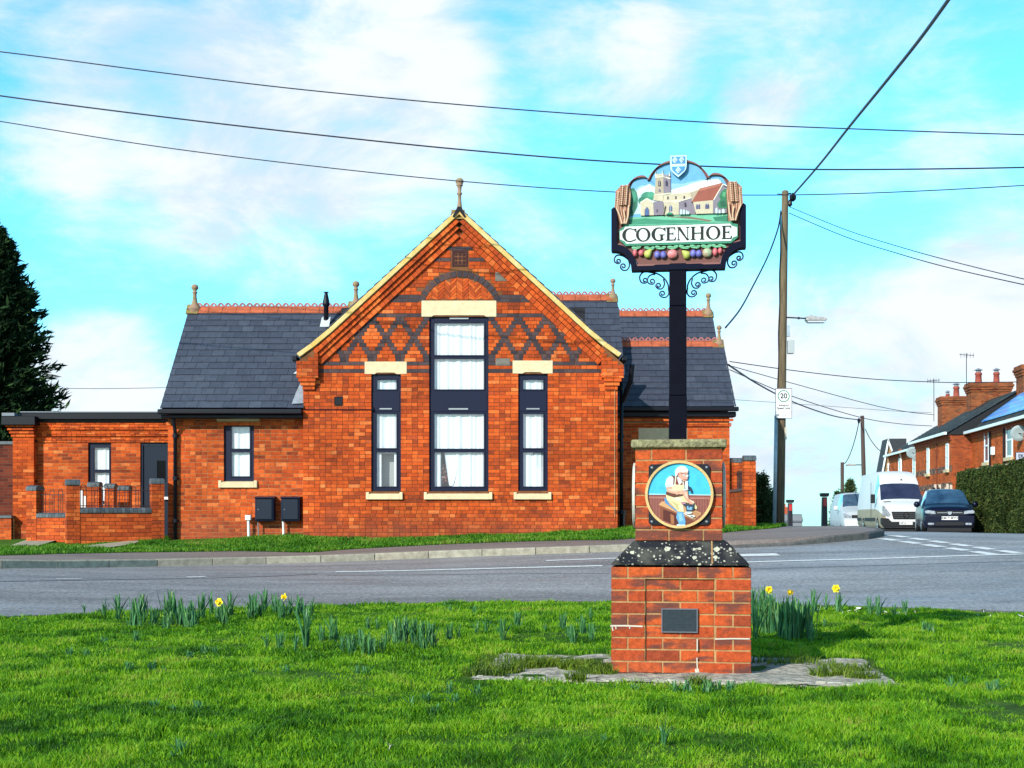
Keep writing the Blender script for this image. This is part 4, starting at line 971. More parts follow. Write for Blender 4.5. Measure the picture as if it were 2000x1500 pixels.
def finial(parent, x, y, z, s=1.0, big=False):
    mb = MB(); P = [(.13, -.14), (.125, -.02), (.07, .06), (.05, .16), (.035, .30), (.032, .42), (.055, .44), (.055, .47), (.034, .49), (.045, .62), (.072, .645), (.072, .66), (.052, .67), (.078, .70), (.085, .735), (.075, .78), (.04, .81), (.005, .82)]
    if not big: P = [(.13, -.14), (.12, 0), (.075, .05), (.05, .12), (.036, .22), (.034, .30), (.05, .315), (.05, .33), (.034, .345), (.034, .37), (.062, .40), (.068, .43), (.055, .475), (.02, .495), (.002, .497)]
    mb.lathe([(r*s*1.12, h*s) for r, h in P], (x, y, z), 14); o = mb.build('finial', mat('finial_stone', (.34, .19, .15), .85, .3, rgb2=(.26, .20, .09), vscale=7), parent, local=False, smooth=True)
    mb = MB(); 
    for sg in (-1, 1): mb.prism([(y-.17, z-.15), (y, z+.07), (y+.17, z-.15)], x-.14*sg*0-.16, x+.10, ax='x')
    mb.build('finial_saddle', mat('lichened_tile', (.38, .22, .10), .9, rgb2=(.50, .40, .14), vscale=9), o, local=False); return o

# left wing
WL = W(328, 0, 25.25).x; LD = 25.25
owl = rc(LD, 437, 496, 825, 940); lwl = rc(LD, 424, 508, 811, 822); swl = rc(LD, 427, 503, 938, 953)
mb = MB(); lay(mb, WL, gx0-.002, .85, 3.52, LD, [owl, lwl, swl], seed=31, bond=0); mb.build('wing_wall', M_brick, school, local=False)
mb = MB(); cells(mb, WL+.004, gx0+.004, .7, 3.75, [grow(owl, .006)], LD+.006, LD+.3); mb.box(WL+.004, WL+.3, LD+.302, 29.4, .7, 3.75); mb.build('wing_core', M_mort2, school, local=False)
mb = MB(); 
for i, (pz, pr) in enumerate(((3.56, .045), (3.64, .045), (3.44, .02))): 
    lay(mb, WL-.03, gx0-.003, pz-.036, pz+.036, LD-pr, [lwl], seed=40+i, bond=1, depth=.06)
mb.build('eaves_corbel', M_brick_red, school, local=False)
window(school, owl, [rc(LD, 450, 487, 833, 876), rc(LD, 450, 487, 883, 930)], LD)
mb = MB(); mb.box(lwl[0], lwl[1], LD-.055, LD+.09, lwl[2], lwl[3]); bevel(mb.build('lintel', M_stone, school, local=False), .005, 1)
sill(school, swl, LD, .05)
EZ, EY = 3.72, LD-.30; RZ, RY = 6.02, 27.2; XL = -6.86
mb = MB(); slates(mb, XL, lambda f: gx0+.02 if f < .36 else gx0+.02+(f-.36)*2.3, EY, EZ, RY, RZ, seed=3); s1 = mb.build('slate_roof', M_slate, school, local=False)
mb = MB(); mb.prism([(EY+.03, EZ-.03), (RY, RZ-.03), (2*RY-EY, EZ-.03)], XL+.03, -2.7, ax='x'); mb.build('roof_core', M_black, s1, local=False)
mb = MB(); slates(mb, XL, -2.7, 2*RY-EY, EZ, RY, RZ, seed=5); mb.build('slate_roof', M_slate, school, local=False)
ridge(school, XL+.14, -3.2, RY, RZ); finial(school, XL+.12, RY, RZ+.03); finial(school, W(695, 0, 27.2).x, RY+.01, RZ+.10)
mb = MB(); mb.prism([(EY+.02, EZ-.01), (RY, RZ-.01), (RY, RZ-.10), (EY+.10, EZ-.10)], XL-.01, XL+.03, ax='x'); mb.build('verge_flashing', M_lead, school, local=False)
mb = MB(); mb.box(XL-.03, gx0-.005, EY-.10, EY+.02, EZ-.115, EZ-.02); mb.box(XL+.0, gx0-.005, EY-.0, EY+.26, EZ-.19, EZ-.118); 
bevel(mb.build('gutter', M_black, school, local=False), .02, 2)
def downpipe(parent, x, y, zt, zb, jog=0):
    mb = MB(); pts = [(x, y-.12, zt), (x, y-.12, zt-.12), (x, y, zt-.32), (x, y, zb)] if jog else [(x, y, zt), (x, y, zb)]
    mb.tube(pts, .036, 10); p_ = mb.build('downpipe', M_black, parent, local=False, smooth=True); mb = MB()
    for z in np.linspace(zt-.4, zb+.5, 3): mb.lathe([(.036, -.04), (.048, -.035), (.048, .035), (.036, .04)], (x, y, float(z)), 10); mb.box(x-.06, x+.06, y+.02, y+.06, float(z)-.02, float(z)+.02)
    mb.build('pipe_collar', M_black, p_, local=False)
downpipe(school, W(344, 0, LD).x, LD-.07, 3.60, 1.03, 1)
# lead flashing beside the kneeler
mb = MB(); k = len(mb.v)
for f, w in ((.02, .22), (.12, .18), (.22, .12), (.30, .08), (.345, .02)):
    yy_, zz_ = EY+(RY-EY)*f-.02, EZ+(RZ-EZ)*f+.045; mb.v += [(gx0-w, yy_, zz_), (gx0+.01, yy_, zz_+.012)]
for i in range(4): mb.face([k+2*i, k+2*i+1, k+2*i+3, k+2*i+2])
mb.build('lead_flashing', M_lead, school, local=False)
mb = MB(); f0 = .345; yq, zq = EY+(RY-EY)*f0, EZ+(RZ-EZ)*f0; mb.quad((gx0-.30, yq-.09, zq-.04), (gx0+.01, yq-.13, zq-.04), (gx0+.01, yq+.10, zq+.23), (gx0-.06, yq+.10, zq+.21)); mb.build('lead_saddle', mat('bright_lead', (.55, .57, .6), .5, .5), school, local=False)
# flue
fp = W(637, 628, 26.7); fl = MB(); fl.lathe([(.05, 0), (.05, .32), (.075, .33), (.075, .37), (.068, .42), (.04, .56), (.03, .60), (.055, .605), (.055, .615), (.02, .62)], (fp.x, fp.y, fp.z), 14); fl.lathe([(.085, .0), (.06, .10)], (fp.x, fp.y, fp.z-.04), 14)
fo = fl.build('flue_pipe', M_black, school, local=False, smooth=True); mb = MB(); q = W(625, 632, 26.5); mb.quad((fp.x-.1, fp.y-.22, fp.z-.14), (fp.x+.09, fp.y-.22, fp.z-.14), (fp.x+.09, fp.y+.02, fp.z+.10), (fp.x-.09, fp.y+.02, fp.z+.10)); mb.build('flue_flashing', MATS['bright_lead'], fo, local=False)

# gable wing roof
zr = APZ+.06
for sgn in (-1, 1):
    mb = MB(); r = random.Random(70+sgn); L = 4.24; ang = math.atan(SL); n = 21; g = L/n
    for i in range(n):
        y = GD-.15-(.12 if i % 2 else 0)
        while y < 30.4:
            a, b = max(y, GD-.15), min(y+.25, 30.4)
            if b-a > .03:
                k = len(mb.v)
                for (s, lf) in ((L-i*g, .03), (L-i*g, .016), (L-i*g-g*1.25, .008), (L-i*g-g*1.25, -.004)):
                    for yy_ in (a+.003, b-.003):
                        px_, pz_ = XC+sgn*(s*math.cos(ang)+(lf)*math.sin(ang)), zr+.03-s*math.sin(ang)+lf*math.cos(ang); mb.v.append((px_, yy_, pz_))
                mb.face([k, k+1, k+5, k+4]); mb.face([k+2, k+3, k+1, k]); mb.face([k, k+4, k+6, k+2]); mb.face([k+1, k+3, k+7, k+5])
            y += .25
    mb.build('slate_roof', M_slate, school, local=False)
mb = MB(); mb.prism([(XC-3.19, 4.62), (XC, APZ+.045), (XC+3.19, 4.62)], GD+.31, 30.3); mb.build('roof_core', M_black, school, local=False)
fz = W(897, 410, GD).z; finial(school, XC+.0, GD+.02, fz-.06, .84, big=True)
mb = MB(); mb.prism([(XC-.13, fz-.17), (XC-.03, fz+.02), (XC+.03, fz+.02), (XC+.13, fz-.17), (XC+.1, fz-.19), (XC, fz-.06), (XC-.1, fz-.19)], GD-.19, GD+.4); mb.build('ridge_end_tile', M_black, school, local=False)
for sgn in (-1, 1):
    x = XC+sgn*3.16; mb = MB(); mb.box(min(x, x+sgn*.10), max(x, x+sgn*.10), GD-.10, 28, 4.64, 4.74); bevel(mb.build('gutter', M_black, school, local=False), .02, 2)
downpipe(school, gx1+.12, GD+.5, 4.55, 1.2)
mb = MB(); mb.tube([(gx1+.30, GD+.1, 4.6), (gx1+.28, GD+.2, 4.3), (gx1+.14, GD+.45, 3.9)], .05, 8); mb.build('rainwater_hopper', M_black, school, local=False)

# right front wing
RDp = 28.0; WR = W(1425, 0, RDp).x
M_bt2 = brick_tex('shaded_wing_brick', [(.14, .035, .02), (.32, .06, .02), (.40, .085, .022), (.24, .05, .02)], (.36, .22, .12), rh=.0725)
mb = MB(); lay(mb, gx1+.0, WR, .9, 3.65, RDp, [rc(RDp, 1247, 1342, 836, 860)], seed=51, bond=0); mb.build('rear_wing_wall', M_brick_red, school, local=False)
mb = MB(); mb.box(gx1, WR-.004, RDp+.006, 31, .8, 3.9); mb.build('rear_wing_core', M_mort2, school, local=False)
mb = MB(); q = rc(RDp, 1247, 1342, 836, 860); mb.box(q[0], q[1], RDp-.012, RDp+.09, q[2], q[3]); mb.build('lintel', M_stone, school, local=False)
mb = MB(); q = rc(RDp, 1258, 1332, 860, 990); cells(mb, q[0], q[1], q[2], q[3], [grow(q, -.08)], RDp-.03, RDp+.05); ww = mb.build('window', M_navy, school, local=False)
q = grow(q, -.08); mb = MB(); mb.box(q[0], q[1], RDp-.01, RDp, q[2], q[3]); mb.build('pane', glass_mat('dark_glass', (.02, .02, .03), .02), ww, local=False)
mb = MB()
for i, (pz, pr) in enumerate(((3.71, .07), (3.79, .07), (3.62, .035))): lay(mb, gx1+.02, WR+pr, pz-.036, pz+.036, RDp-pr, seed=60+i, bond=1, depth=.08)
mb.build('eaves_corbel', M_brick_red, school, local=False)
EZ2, EY2, RZ2, RY2, XR = 4.0, RDp-.15, 5.62, 29.55, 4.88
mb = MB(); slates(mb, gx1-.2, XR, EY2, EZ2, RY2, RZ2, seed=8); s1 = mb.build('slate_roof', M_slate, school, local=False)
mb = MB(); mb.prism([(EY2+.03, EZ2-.03), (RY2, RZ2-.03), (2*RY2-EY2, EZ2-.03)], gx1-.1, XR-.03, ax='x'); mb.build('roof_core', M_black, s1, local=False)
mb = MB(); slates(mb, gx1-.2, XR, 2*RY2-EY2, EZ2, RY2, RZ2, seed=18); mb.build('slate_roof', M_slate, school, local=False)
mb = MB(); mb.box(gx1+.05, XR+.04, EY2-.11, EY2+.01, EZ2-.10, EZ2-.005); mb.box(gx1+.05, XR+.0, EY2-.0, EY2+.15, EZ2-.22, EZ2-.102); bevel(mb.build('gutter', M_black, school, local=False), .02, 2)
ridge(school, 2.3, XR-.13, RY2, RZ2); finial(school, XR-.10, RY2, RZ2+.01, .8)
mb = MB(); mb.lathe([(.07, -.03), (.085, 0), (.085, .04)], (W(1211, 853, RDp).x, RDp-.04, W(1211, 853, RDp).z), 12, axis='y'); mb.build('boiler_flue', M_black, school, local=False)
# second and third roofs behind
R3 = 33.0; z3 = 6.86; x3 = W(1391, 0, R3).x
mb = MB(); slates(mb, 1.6, x3, 31.0, z3-2.1, R3, z3, seed=9); s1 = mb.build('slate_roof', M_slate, school, local=False)
mb = MB(); mb.prism([(31.03, z3-2.13), (R3, z3-.03), (35, z3-2.13)], 1.6, x3-.03, ax='x'); mb.box(1.7, x3-.1, 31.3, 34.8, .8, z3-2.0); mb.build('roof_core', M_bt, s1, local=False)
ridge(school, 2.2, x3-.14, R3, z3); finial(school, x3-.1, R3, z3+.02)
R4 = 30.0; z4 = 6.76; x4 = W(1207, 0, R4).x
mb = MB(); slates(mb, -1.5, x4, 28.0, z4-2.15, R4, z4, seed=10); s1 = mb.build('slate_roof', M_slate, school, local=False)
mb = MB(); mb.prism([(28.03, z4-2.18), (R4, z4-.03), (32, z4-2.18)], -1.5, x4-.03, ax='x'); mb.build('roof_core', M_bt, s1, local=False)
ridge(school, .3, x4-.12, R4, z4); finial(school, x4-.12, R4, z4+.01, .85)
# meter boxes and small pipes on the left wing
def meter(px0, px1, label):
    q = rc(LD-.2, px0, px1, 972, 1018); mb = MB(); y = LD-.22
    mb.box(q[0], q[1], y, LD+.0, q[2], q[3]); o_ = bevel(mb.build('meter_box', M_navy, school, local=False), .02, 2); o_['label'] = label
    mb = MB(); d = grow(q, -.022); mb.prism([(d[0], d[2]), (d[1], d[2]), (d[1], d[3]), (d[0], d[3])], y-.02, y+.004, bev=.018); bevel(mb.build('meter_door', mat('meter_door', (.006, .012, .026), .45, .3), o_, local=False), .004, 1)
    mb = MB(); mb.lathe([(.008, y-.026), (.010, y-.018)], (d[0]+.05, 0, (d[2]+d[3])/2), 8, axis='y'); mb.build('lock', M_steel, o_, local=False)
    mb = MB(); mb.prism([(y-.035, q[3]-.01), (y-.035, q[3]+.006), (LD, q[3]+.03), (LD, q[3]-.01)], q[0]-.01, q[1]+.01, ax='x'); mb.build('meter_lid', M_navy, o_, local=False)
    return q
q1 = meter(498, 535, 'left meter box'); q2 = meter(549, 586, 'right meter box beside the gable')
def bentpipe(px, py0, py1, r_, m, nm, cap=False, D=LD-.12):
    a = W(px, py0, D); b = W(px+1, py1, D); mb = MB(); mb.tube([b, a], r_, 10)
    if cap: mb.box(a.x-.055, a.x+.055, a.y-.05, a.y+.06, a.z-.06, a.z+.04)
    return mb.build(nm, m, school, local=False)
bevel(bentpipe(485, 1010, 1052, .028, M_white, 'waste_pipe', True), .008, 1); bentpipe(553, 1018, 1052, .022, M_white, 'meter_pipe'); bentpipe(504, 1018, 1051, .014, mat('grey_pipe', (.2, .18, .17), .6), 'meter_pipe')
bentpipe(1217, 1000, 1036, .035, MATS['grey_pipe'], 'soil_vent_pipe', True, 27.8)
mb = MB(); a = W(1200.5, 960, GD); mb.tube([(a.x, GD-.02, a.z-.5), (a.x, GD-.02, a.z+2.5)], .006, 5); mb.build('earth_cable', M_mort2, school, local=False)

# ---- flat roofed annexe on the left
AD = 29.0; annexe = thing('flat_roofed_annexe', 'low flat roofed brick annexe with navy door left of the school', 'building', (-11.2, AD, Z(-11, AD)))
ax0, ax1 = W(66, 0, AD).x, WL+.15
oa = rc(AD, 172, 217, 865, 985); od = rc(AD, 274, 337, 865, 1040)
od = (od[0], od[0]+.84, .95, od[3])
mb = MB(); lay(mb, ax0, ax1, .75, 3.29, AD, [oa, od], seed=81, bond=1); 
mb.build('annexe_wall', M_brick, annexe, local=False)
mb = MB(); cells(mb, ax0+.004, ax1, .6, 3.7, [grow(oa, .006), grow(od, .006)], AD+.006, AD+.3); mb.build('wall_core', M_mort2, annexe, local=False)
mb = MB()
for i, pr in enumerate((.02, .02, .055, .055, .09, .09, .09)): z = 3.33+i*.0725*.98; lay(mb, ax0-.02, ax1, z-.036, z+.034, AD-pr, seed=90+i, bond=(i % 2), depth=.12, H=.0725)
mb.build('cornice_bricks', M_brick, annexe, local=False)
mb = MB(); mb.box(ax0-.2, ax1+.1, AD-.22, AD-.1, 3.80, 3.95); mb.box(ax0-.16, ax1+.1, AD-.12, 33, 3.74, 3.90); bevel(mb.build('roof_fascia', M_black, annexe, local=False), .01, 1)
mb = MB(); mb.box(ax0-.22, ax1+.1, AD-.24, 33, 3.952, 3.975); mb.build('roof_edge_trim', mat('grey_trim', (.16, .18, .22), .5, .5), annexe, local=False)
# left pier of the annexe stands forward
PX0, PX1, PD = W(25, 0, 28.8).x, W(66, 0, 28.8).x, 28.8
mb = MB(); lay(mb, PX0, PX1, .7, 3.4, PD, seed=85, bond=1, depth=.11)
for i in range(4): z = 3.42+i*.071; e = .03*(i//1+1); lay(mb, PX0-e, PX1+.02, z-.034, z+.034, PD-e, seed=100+i, bond=1, depth=.12)
mb.build('end_pier', M_brick, annexe, local=False)
mb = MB(); mb.box(PX0+.006, PX1-.006, PD+.006, 32, .6, 3.6); mb.build('pier_core', M_bt, annexe, local=False)
mb = MB(); mb.box(PX0-.18, PX1+.1, PD-.2, PD+1.2, 3.66, 3.86); bevel(mb.build('pier_fascia', M_black, annexe, local=False), .01, 1)
mb = MB(); mb.box(PX0-.16, PX0+.12, PD-.22, PD+.4, 3.862, 3.93); mb.build('roof_edge_trim', MATS['grey_trim'], annexe, local=False)
q = rc(AD, 183, 213, 872, 985); window(annexe, oa, [rc(AD, 182, 212, 874, 917), rc(AD, 182, 212, 923, 978)], AD)
mb = MB(); cells(mb, od[0]+.003, od[1]-.003, od[2], od[3]-.003, [(od[0]+.05, od[1]-.05, od[2]-.1, od[3]-.05)], AD+.03, AD+.10); df = mb.build('door_frame', M_navy, annexe, local=False)
mb = MB(); cells(mb, od[0]+.053, od[1]-.053, od[2], od[3]-.053, [(od[0]+.36, od[0]+.56, od[3]-.90, od[3]-.40)], AD+.06, AD+.10); dr = mb.build('door', M_door, annexe, local=False)
mb = MB(); mb.box(od[0]+.355, od[0]+.565, AD+.075, AD+.083, od[3]-.905, od[3]-.395); mb.build('pane', MATS['dark_glass'], dr, local=False)
mb = MB(); mb.box(od[0]+.52, od[0]+.70, AD-.01, AD+.062, od[2]+1.05, od[2]+1.11); mb.build('door_handle', M_white, dr, local=False)
downpipe(annexe, W(69, 0, AD).x, AD-.10, 3.72, 1.0, 1)
mb = MB(); a = W(272, 812, 29.6); mb.prism([(a.x, 3.93), (ax1+.1, 4.10), (ax1+.1, 4.05), (a.x+.2, 3.90)], 30.5, 33); mb.build('rear_lean_to', mat('brown_fascia', (.10, .05, .04), .6), annexe, local=False)

# ---- courtyard walls with railings
M_iron = mat('iron', (.035, .022, .022), .6, .4)
M_bcop = island_mat('engineering_brick', [(0, (.040, .050, .062)), (.5, (.075, .088, .10)), (1, (.11, .12, .135))], .5, .25, 12, .3, 60, spec=.5)
def brick_pier(parent, x0, x1, y0, y1, z0, z1, seed=1, mat_=None, name='pier', cap='round'):
    mb = MB(); J = .009; k = 0; z = z0; r = random.Random(seed)
    while z < z1-.02:
        zt = min(z+.0635, z1)
        if k % 2: m_ = x0+(x1-x0)*.5; xs = [(x0, m_-J/2), (m_+J/2, x1)]
        else: xs = [(x0, x0+(x1-x0)*.68), (x0+(x1-x0)*.68+J, x1)]
        for a, b in xs: mb.box(a, b, y0-r.uniform(0, .003), y1, z, zt)
        z += .0725; k += 1
    p_ = mb.build(name, mat_ or M_brick_red, parent, local=True)
    mb = MB(); mb.box(x0+.007, x1-.007, y0+.007, y1-.007, z0, z1+.0); mb.build('pier_core', M_mort, p_)
    mb = MB(); n = max(1, int(round((x1-x0)/.075))); w = (x1-x0+.02)/n
    for i in range(n):
        a = x0-.01+i*w; pts = [(y0-.015, z1+.004)] + [( (y0+y1)/2-((y1-y0)/2+.015)*math.cos(t), z1+.05+.06*math.sin(t)) for t in np.linspace(0, math.pi, 7)] + [(y1+.015, z1+.004)]
        mb.prism(pts, a+.003, a+w-.003, ax='x')
    mb.build('coping', M_bcop, p_); return p_
def low_wall(name, label, A, B, zt_cop, ztop_pierA, ztop_pierB, wA=.24, wB=.24, rail=0, seed=1, mortar=None, zbase=None, open_panel=None):
    """A,B plan points; heights absolute. local x runs from A to B along the front face"""
    A = Vector(A); B = Vector(B); d = B-A; L = d.length; rz = math.atan2(d.y, d.x); zb = min(Z(A.x, A.y), Z(B.x, B.y))-.05 if zbase is None else zbase
    t = thing(name, label, 'wall', (A.x, A.y, 0), rz); T = .22
    mb = MB(); lay(mb, wA, L-wB, zb, zt_cop-.10, 0, seed=seed, bond=1, depth=.10); w_ = mb.build('wall_bricks', M_brick_red, t)
    mb = MB(); mb.box(wA-.01, L-wB+.01, .006, T, zb, zt_cop-.102); mb.build('wall_core', M_mort, w_)
    mb = MB(); x = wA
    while x < L-wB-.02:
        pts = [(-.02, zt_cop-.10)] + [(T/2-(T/2+.02)*math.cos(a), zt_cop-.05+.05*math.sin(a)) for a in np.linspace(0, math.pi, 7)] + [(T+.02, zt_cop-.10)]
        e = min(x+.076, L-wB); mb.prism(pts, x+.003, e-.003, ax='x'); x = e
    mb.build('coping', M_bcop, t)
    if wA: brick_pier(t, 0, wA, -.01, T+.01, zb, ztop_pierA-.12, seed+1)
    if wB: brick_pier(t, L-wB, L, -.01, T+.01, zb, ztop_pierB-.12, seed+2)
    if rail:
        mb = MB(); yr = T/2; z0 = zt_cop+.03; zt = zt_cop+rail; n = int((L-wA-wB)/.10); w = (L-wA-wB)/max(n, 1)
        mb.tube([(wA, yr, z0), (L-wB, yr, z0)], .009, 6); mb.tube([(wA, yr, zt-.10), (L-wB, yr, zt-.10)], .009, 6)
        for i in range(n):
            x = wA+(i+.25)*w
            if i % 2 == 0:
                pts = [(x, yr, z0-.03), (x, yr, zt-.05)]+[(x+w*.5-w*.5*math.cos(a), yr, zt-.05+w*.5*math.sin(a)) for a in np.linspace(.3, math.pi-.3, 6)]+[(x+w, yr, zt-.05), (x+w, yr, z0-.03)]
                mb.tube(pts, .0065, 5)
            else: mb.tube([(x-w*.5, yr, z0), (x-w*.5, yr, zt-.09)], .0065, 5)
        mb.build('railing', M_iron, t)
    return t
A1 = W(130, 0, 24.2); B1 = (WL+.0, 24.98)
low_wall('courtyard_wall', 'low brick courtyard wall with hooped railing joined to the school corner', (A1.x, 24.2), B1, W(200, 991, 24.4).z, W(140, 935, 24.2).z, W(316, 933, 24.9).z, rail=.43, seed=201)
A2 = W(52, 0, 26.0); B2 = W(131, 0, 25.7)
low_wall('courtyard_wall', 'shorter brick wall with dark upright railings at the left end of the courtyard', (A2.x, 26.0), (B2.x, 25.7), W(100, 1001, 25.9).z, W(64, 947, 26).z, 1.9, wB=0, rail=.46, seed=221)
for i, (pa, pb, top_, D, lb) in enumerate(((171, 193, 940, 26.8, 'brick gate pier with dark cap in front of the annexe window, leftmost of three'), (204, 223, 943, 26.6, 'brick gate pier with dark cap, middle one of three in the courtyard'), (228, 251, 947, 27.6, 'brick gate pier with dark cap nearest the annexe door'))):
    a, b = W(pa, top_, D), W(pb, top_, D); t = thing('gate_pier', lb, 'pier', (a.x, D, 0)); brick_pier(t, 0, b.x-a.x, 0, b.x-a.x, .9, b.z-.12, 240+i, name='shaft')
# white planks leaning in the courtyard
for i, (px, lb) in enumerate(((161, 'white plank leaning behind the courtyard railing, left of the first pier'), (198, 'white plank leaning between two brick gate piers'))):
    a = W(px, 990, 26.9); mb = MB(); mb.box(-.05, .0, 0, .03, 0, .9); mb.box(.03, .07, 0, .03, 0, .78); o = mb.build('plank', M_white); o.location = (a.x, 26.9+.1*i, a.z-.55); tag(o, lb, 'plank')
# dark neighbouring wall at far left
M_dw = brick_tex('old_brick_wall', [(.06, .016, .012), (.13, .026, .015), (.17, .035, .018), (.10, .02, .014)], (.12, .06, .04), rh=.0725)
a = W(-120, 0, 31); b = W(25, 0, 31); t = thing('boundary_wall', 'old dark red brick wall with grey coping at the left picture edge', 'wall', (b.x, 31, 0)); L = b.x-a.x
mb = MB(); mb.box(-L-6, .15, 0, .25, .7, W(0, 868, 31).z); mb.build('wall_bricks', M_dw, t); mb = MB(); mb.box(-L-6, .17, -.04, .29, W(0, 868, 31).z, W(0, 862, 31).z); mb.build('coping', M_bcop, t)
a = W(-60, 0, 28.6); b = W(22, 0, 28.6); t = thing('boundary_wall', 'low red brick wall with grey coping at the foot of the dark wall, far left', 'wall', (b.x, 28.6, 0))
L = b.x-a.x; zc = W(0, 1012, 28.6).z; mb = MB(); lay(mb, -L-2, .0, .7, zc, 0, seed=260, bond=1, depth=.1); mb.build('wall_bricks', M_brick_red, t); mb = MB(); mb.box(-L-2, .0, .006, .2, .7, zc-.002); mb.build('wall_core', M_mort2, t)
mb = MB(); mb.box(-L-2, .01, -.03, .23, zc+.002, zc+.06); mb.build('coping', M_bcop, t)

# ---- garden wall on the right with round topped piers
gw = thing('garden_wall', 'brick garden wall with dark round topped piers right of the school', 'wall', (4.72, 26.0, 0), 0)
ztp = W(1465, 888, 26).z
brick_pier(gw, 0, .235, 0, .235, Z(4.8, 26)-.1, ztp-.12, 301); p_ = gw
for (px, D) in ((1442, 27.6), (1425, 29.1)):
    a = W(px-9, 0, D); brick_pier(gw, a.x-4.72, a.x-4.72+.235, D-26, D-26+.235, .9, W(px, 893, D).z-.12, int(D*10))
M_bt3 = brick_tex('garden_wall_brick', [(.28, .05, .018), (.40, .075, .018), (.46, .10, .022), (.34, .06, .016)], (.16, .09, .05), rh=.0725)
mb = MB(); zz = W(1450, 960, 26.8).z; xw = 4.72-4.72+.02
mb.prism([(.06, .24), (.20, .24), (.16, 5.0), (.02, 5.0)], .8, zz, ax='z'); mb.build('wall_bricks', M_bt3, gw)
mb = MB(); mb.prism([(.04, .24), (.22, .24), (.18, 5.0), (.0, 5.0)], zz+.002, zz+.06, ax='z'); mb.build('coping', M_bcop, gw)
mb = MB()
for i in range(12): y = .45+i*.13; mb.tube([(.12, y, zz+.06), (.12, y, ztp-.28)], .01, 5)
mb.tube([(.12, .24, ztp-.34), (.12, 3.2, ztp-.34)], .012, 5)
mb.build('railing', M_iron, gw)
# ================================================================ VILLAGE SIGN
vs = thing('village_sign', 'carved village sign with a painted church on a black post above a brick plinth', 'sign', (PL.x, PL.y, .615), -PA)
SZ = .615
def hz(y, D=8.07): return EYE+(HZ-y)*D/F - SZ
M_pb = island_mat('plinth_brick', [(0, (.24, .045, .020)), (.15, (.38, .058, .018)), (.5, (.46, .070, .018)), (.8, (.52, .088, .020)), (1, (.40, .075, .026))], .9, .40, 26, .9, 90, big=.2)
# dark kiln marks on the bricks
def kiln(m):
    t = m.node_tree; b = t.nodes['Principled BSDF']; lk = b.inputs['Base Color'].links[0].from_socket
    tcn = t.nodes.new('ShaderNodeTexCoord'); mpn = t.nodes.new('ShaderNodeMapping'); mpn.inputs['Scale'].default_value = (3.2, 3.2, 10); t.links.new(tcn.outputs['Object'], mpn.inputs[0])
    n = t.nodes.new('ShaderNodeTexNoise'); n.inputs['Scale'].default_value = 1.3; n.inputs['Detail'].default_value = 3; t.links.new(mpn.outputs[0], n.inputs['Vector'])
    g = t.nodes.new('ShaderNodeNewGeometry'); a = t.nodes.new('ShaderNodeMath'); a.operation = 'MULTIPLY_ADD'; t.links.new(g.outputs['Random Per Island'], a.inputs[0]); a.inputs[1].default_value = .16; t.links.new(n.outputs['Fac'], a.inputs[2])
    r = t.nodes.new('ShaderNodeMapRange'); r.inputs[1].default_value = .58; r.inputs[2].default_value = .70; r.inputs[4].default_value = .8; t.links.new(a.outputs[0], r.inputs[0])
    mx = t.nodes.new('ShaderNodeMix'); mx.data_type = 'RGBA'; t.links.new(r.outputs[0], mx.inputs[0]); t.links.new(lk, mx.inputs[6]); mx.inputs[7].default_value = (.085, .040, .036, 1); t.links.new(mx.outputs[2], b.inputs['Base Color'])
kiln(M_pb)
M_pm = mat('plinth_mortar', (.50, .30, .13), .95, .1, rgb2=(.26, .14, .07), vscale=12, bump=.5)
hw = .4375
def brick_block(mb, x0, x1, y0, y1, z0, n, H=.0752, J=.009, L=.2195, off0=0, seed=1, recess=None):
    r = random.Random(seed)
    for k in range(n):
        zb = z0+k*H; zt = zb+H-J
        for side in range(4):
            # each side lays its own bricks; corners alternate
            a, b = (x0, x1) if side in (0, 2) else (y0, y1)
            own = (k+side) % 2
            s = a if own else a+.1045; e_ = b if own else b-.1045
            if side in (1, 3): s, e_ = (a+(.0 if False else .104), b-.104) if own else (a+.104, b-.104)
            if side in (0, 2): s, e_ = a, b
            x = s; i = 0
            while x < e_-.01:
                w = L-J if not (i == 0 and (k+off0) % 2 == 0) else .1045-J*.5
                q = min(x+w, e_)
                if e_-q < .05: q = e_
                o = r.uniform(-.0015, .0015)
                if side == 0:
                    if recess and recess[2] < (zb+zt)/2 < recess[3]:
                        for (p0, p1, dd) in ((x, min(q, recess[0]-J*.0), 0), (max(x, recess[0]+.004), min(q, recess[1]-.004), recess[4]), (max(x, recess[1]), q, 0)):
                            if p1-p0 > .015: mb.box(p0, p1, y0+dd+o, y0+dd+.09, zb, zt)
                    else: mb.box(x, q, y0+o, y0+.102, zb, zt)
                elif side == 2: mb.box(x, q, y1-.102, y1+o, zb, zt)
                elif side == 1: mb.box(x0+o, x0+.102, x, q, zb, zt)
                else: mb.box(x1-.102, x1+o, x, q, zb, zt)
                x = q+J; i += 1
mb = MB(); RX0, RX1 = (1262-1331.5)/310, (1397-1331.5)/310; HH = .0752
mb.cur = 0; brick_block(mb, -hw, hw, 0, 2*hw, 0, 9, recess=(RX0, RX1, HH*1, HH*8-.001, .018), seed=3)
o = mb.build('plinth_base', M_pb, vs); bevel(o, .003, 1)
mb = MB(); cells(mb, -hw+.005, hw-.005, 0, HH*9-.009, [(RX0+.001, RX1-.001, HH, HH*8-.008)], .004, .05); mb.box(-hw+.004, hw-.004, .052, 2*hw-.004, .0, HH*9-.009); mb.box(RX0, RX1, .022, .051, HH*1, HH*8-.008, 'y')
mb.build('plinth_mortar', M_pm, o)
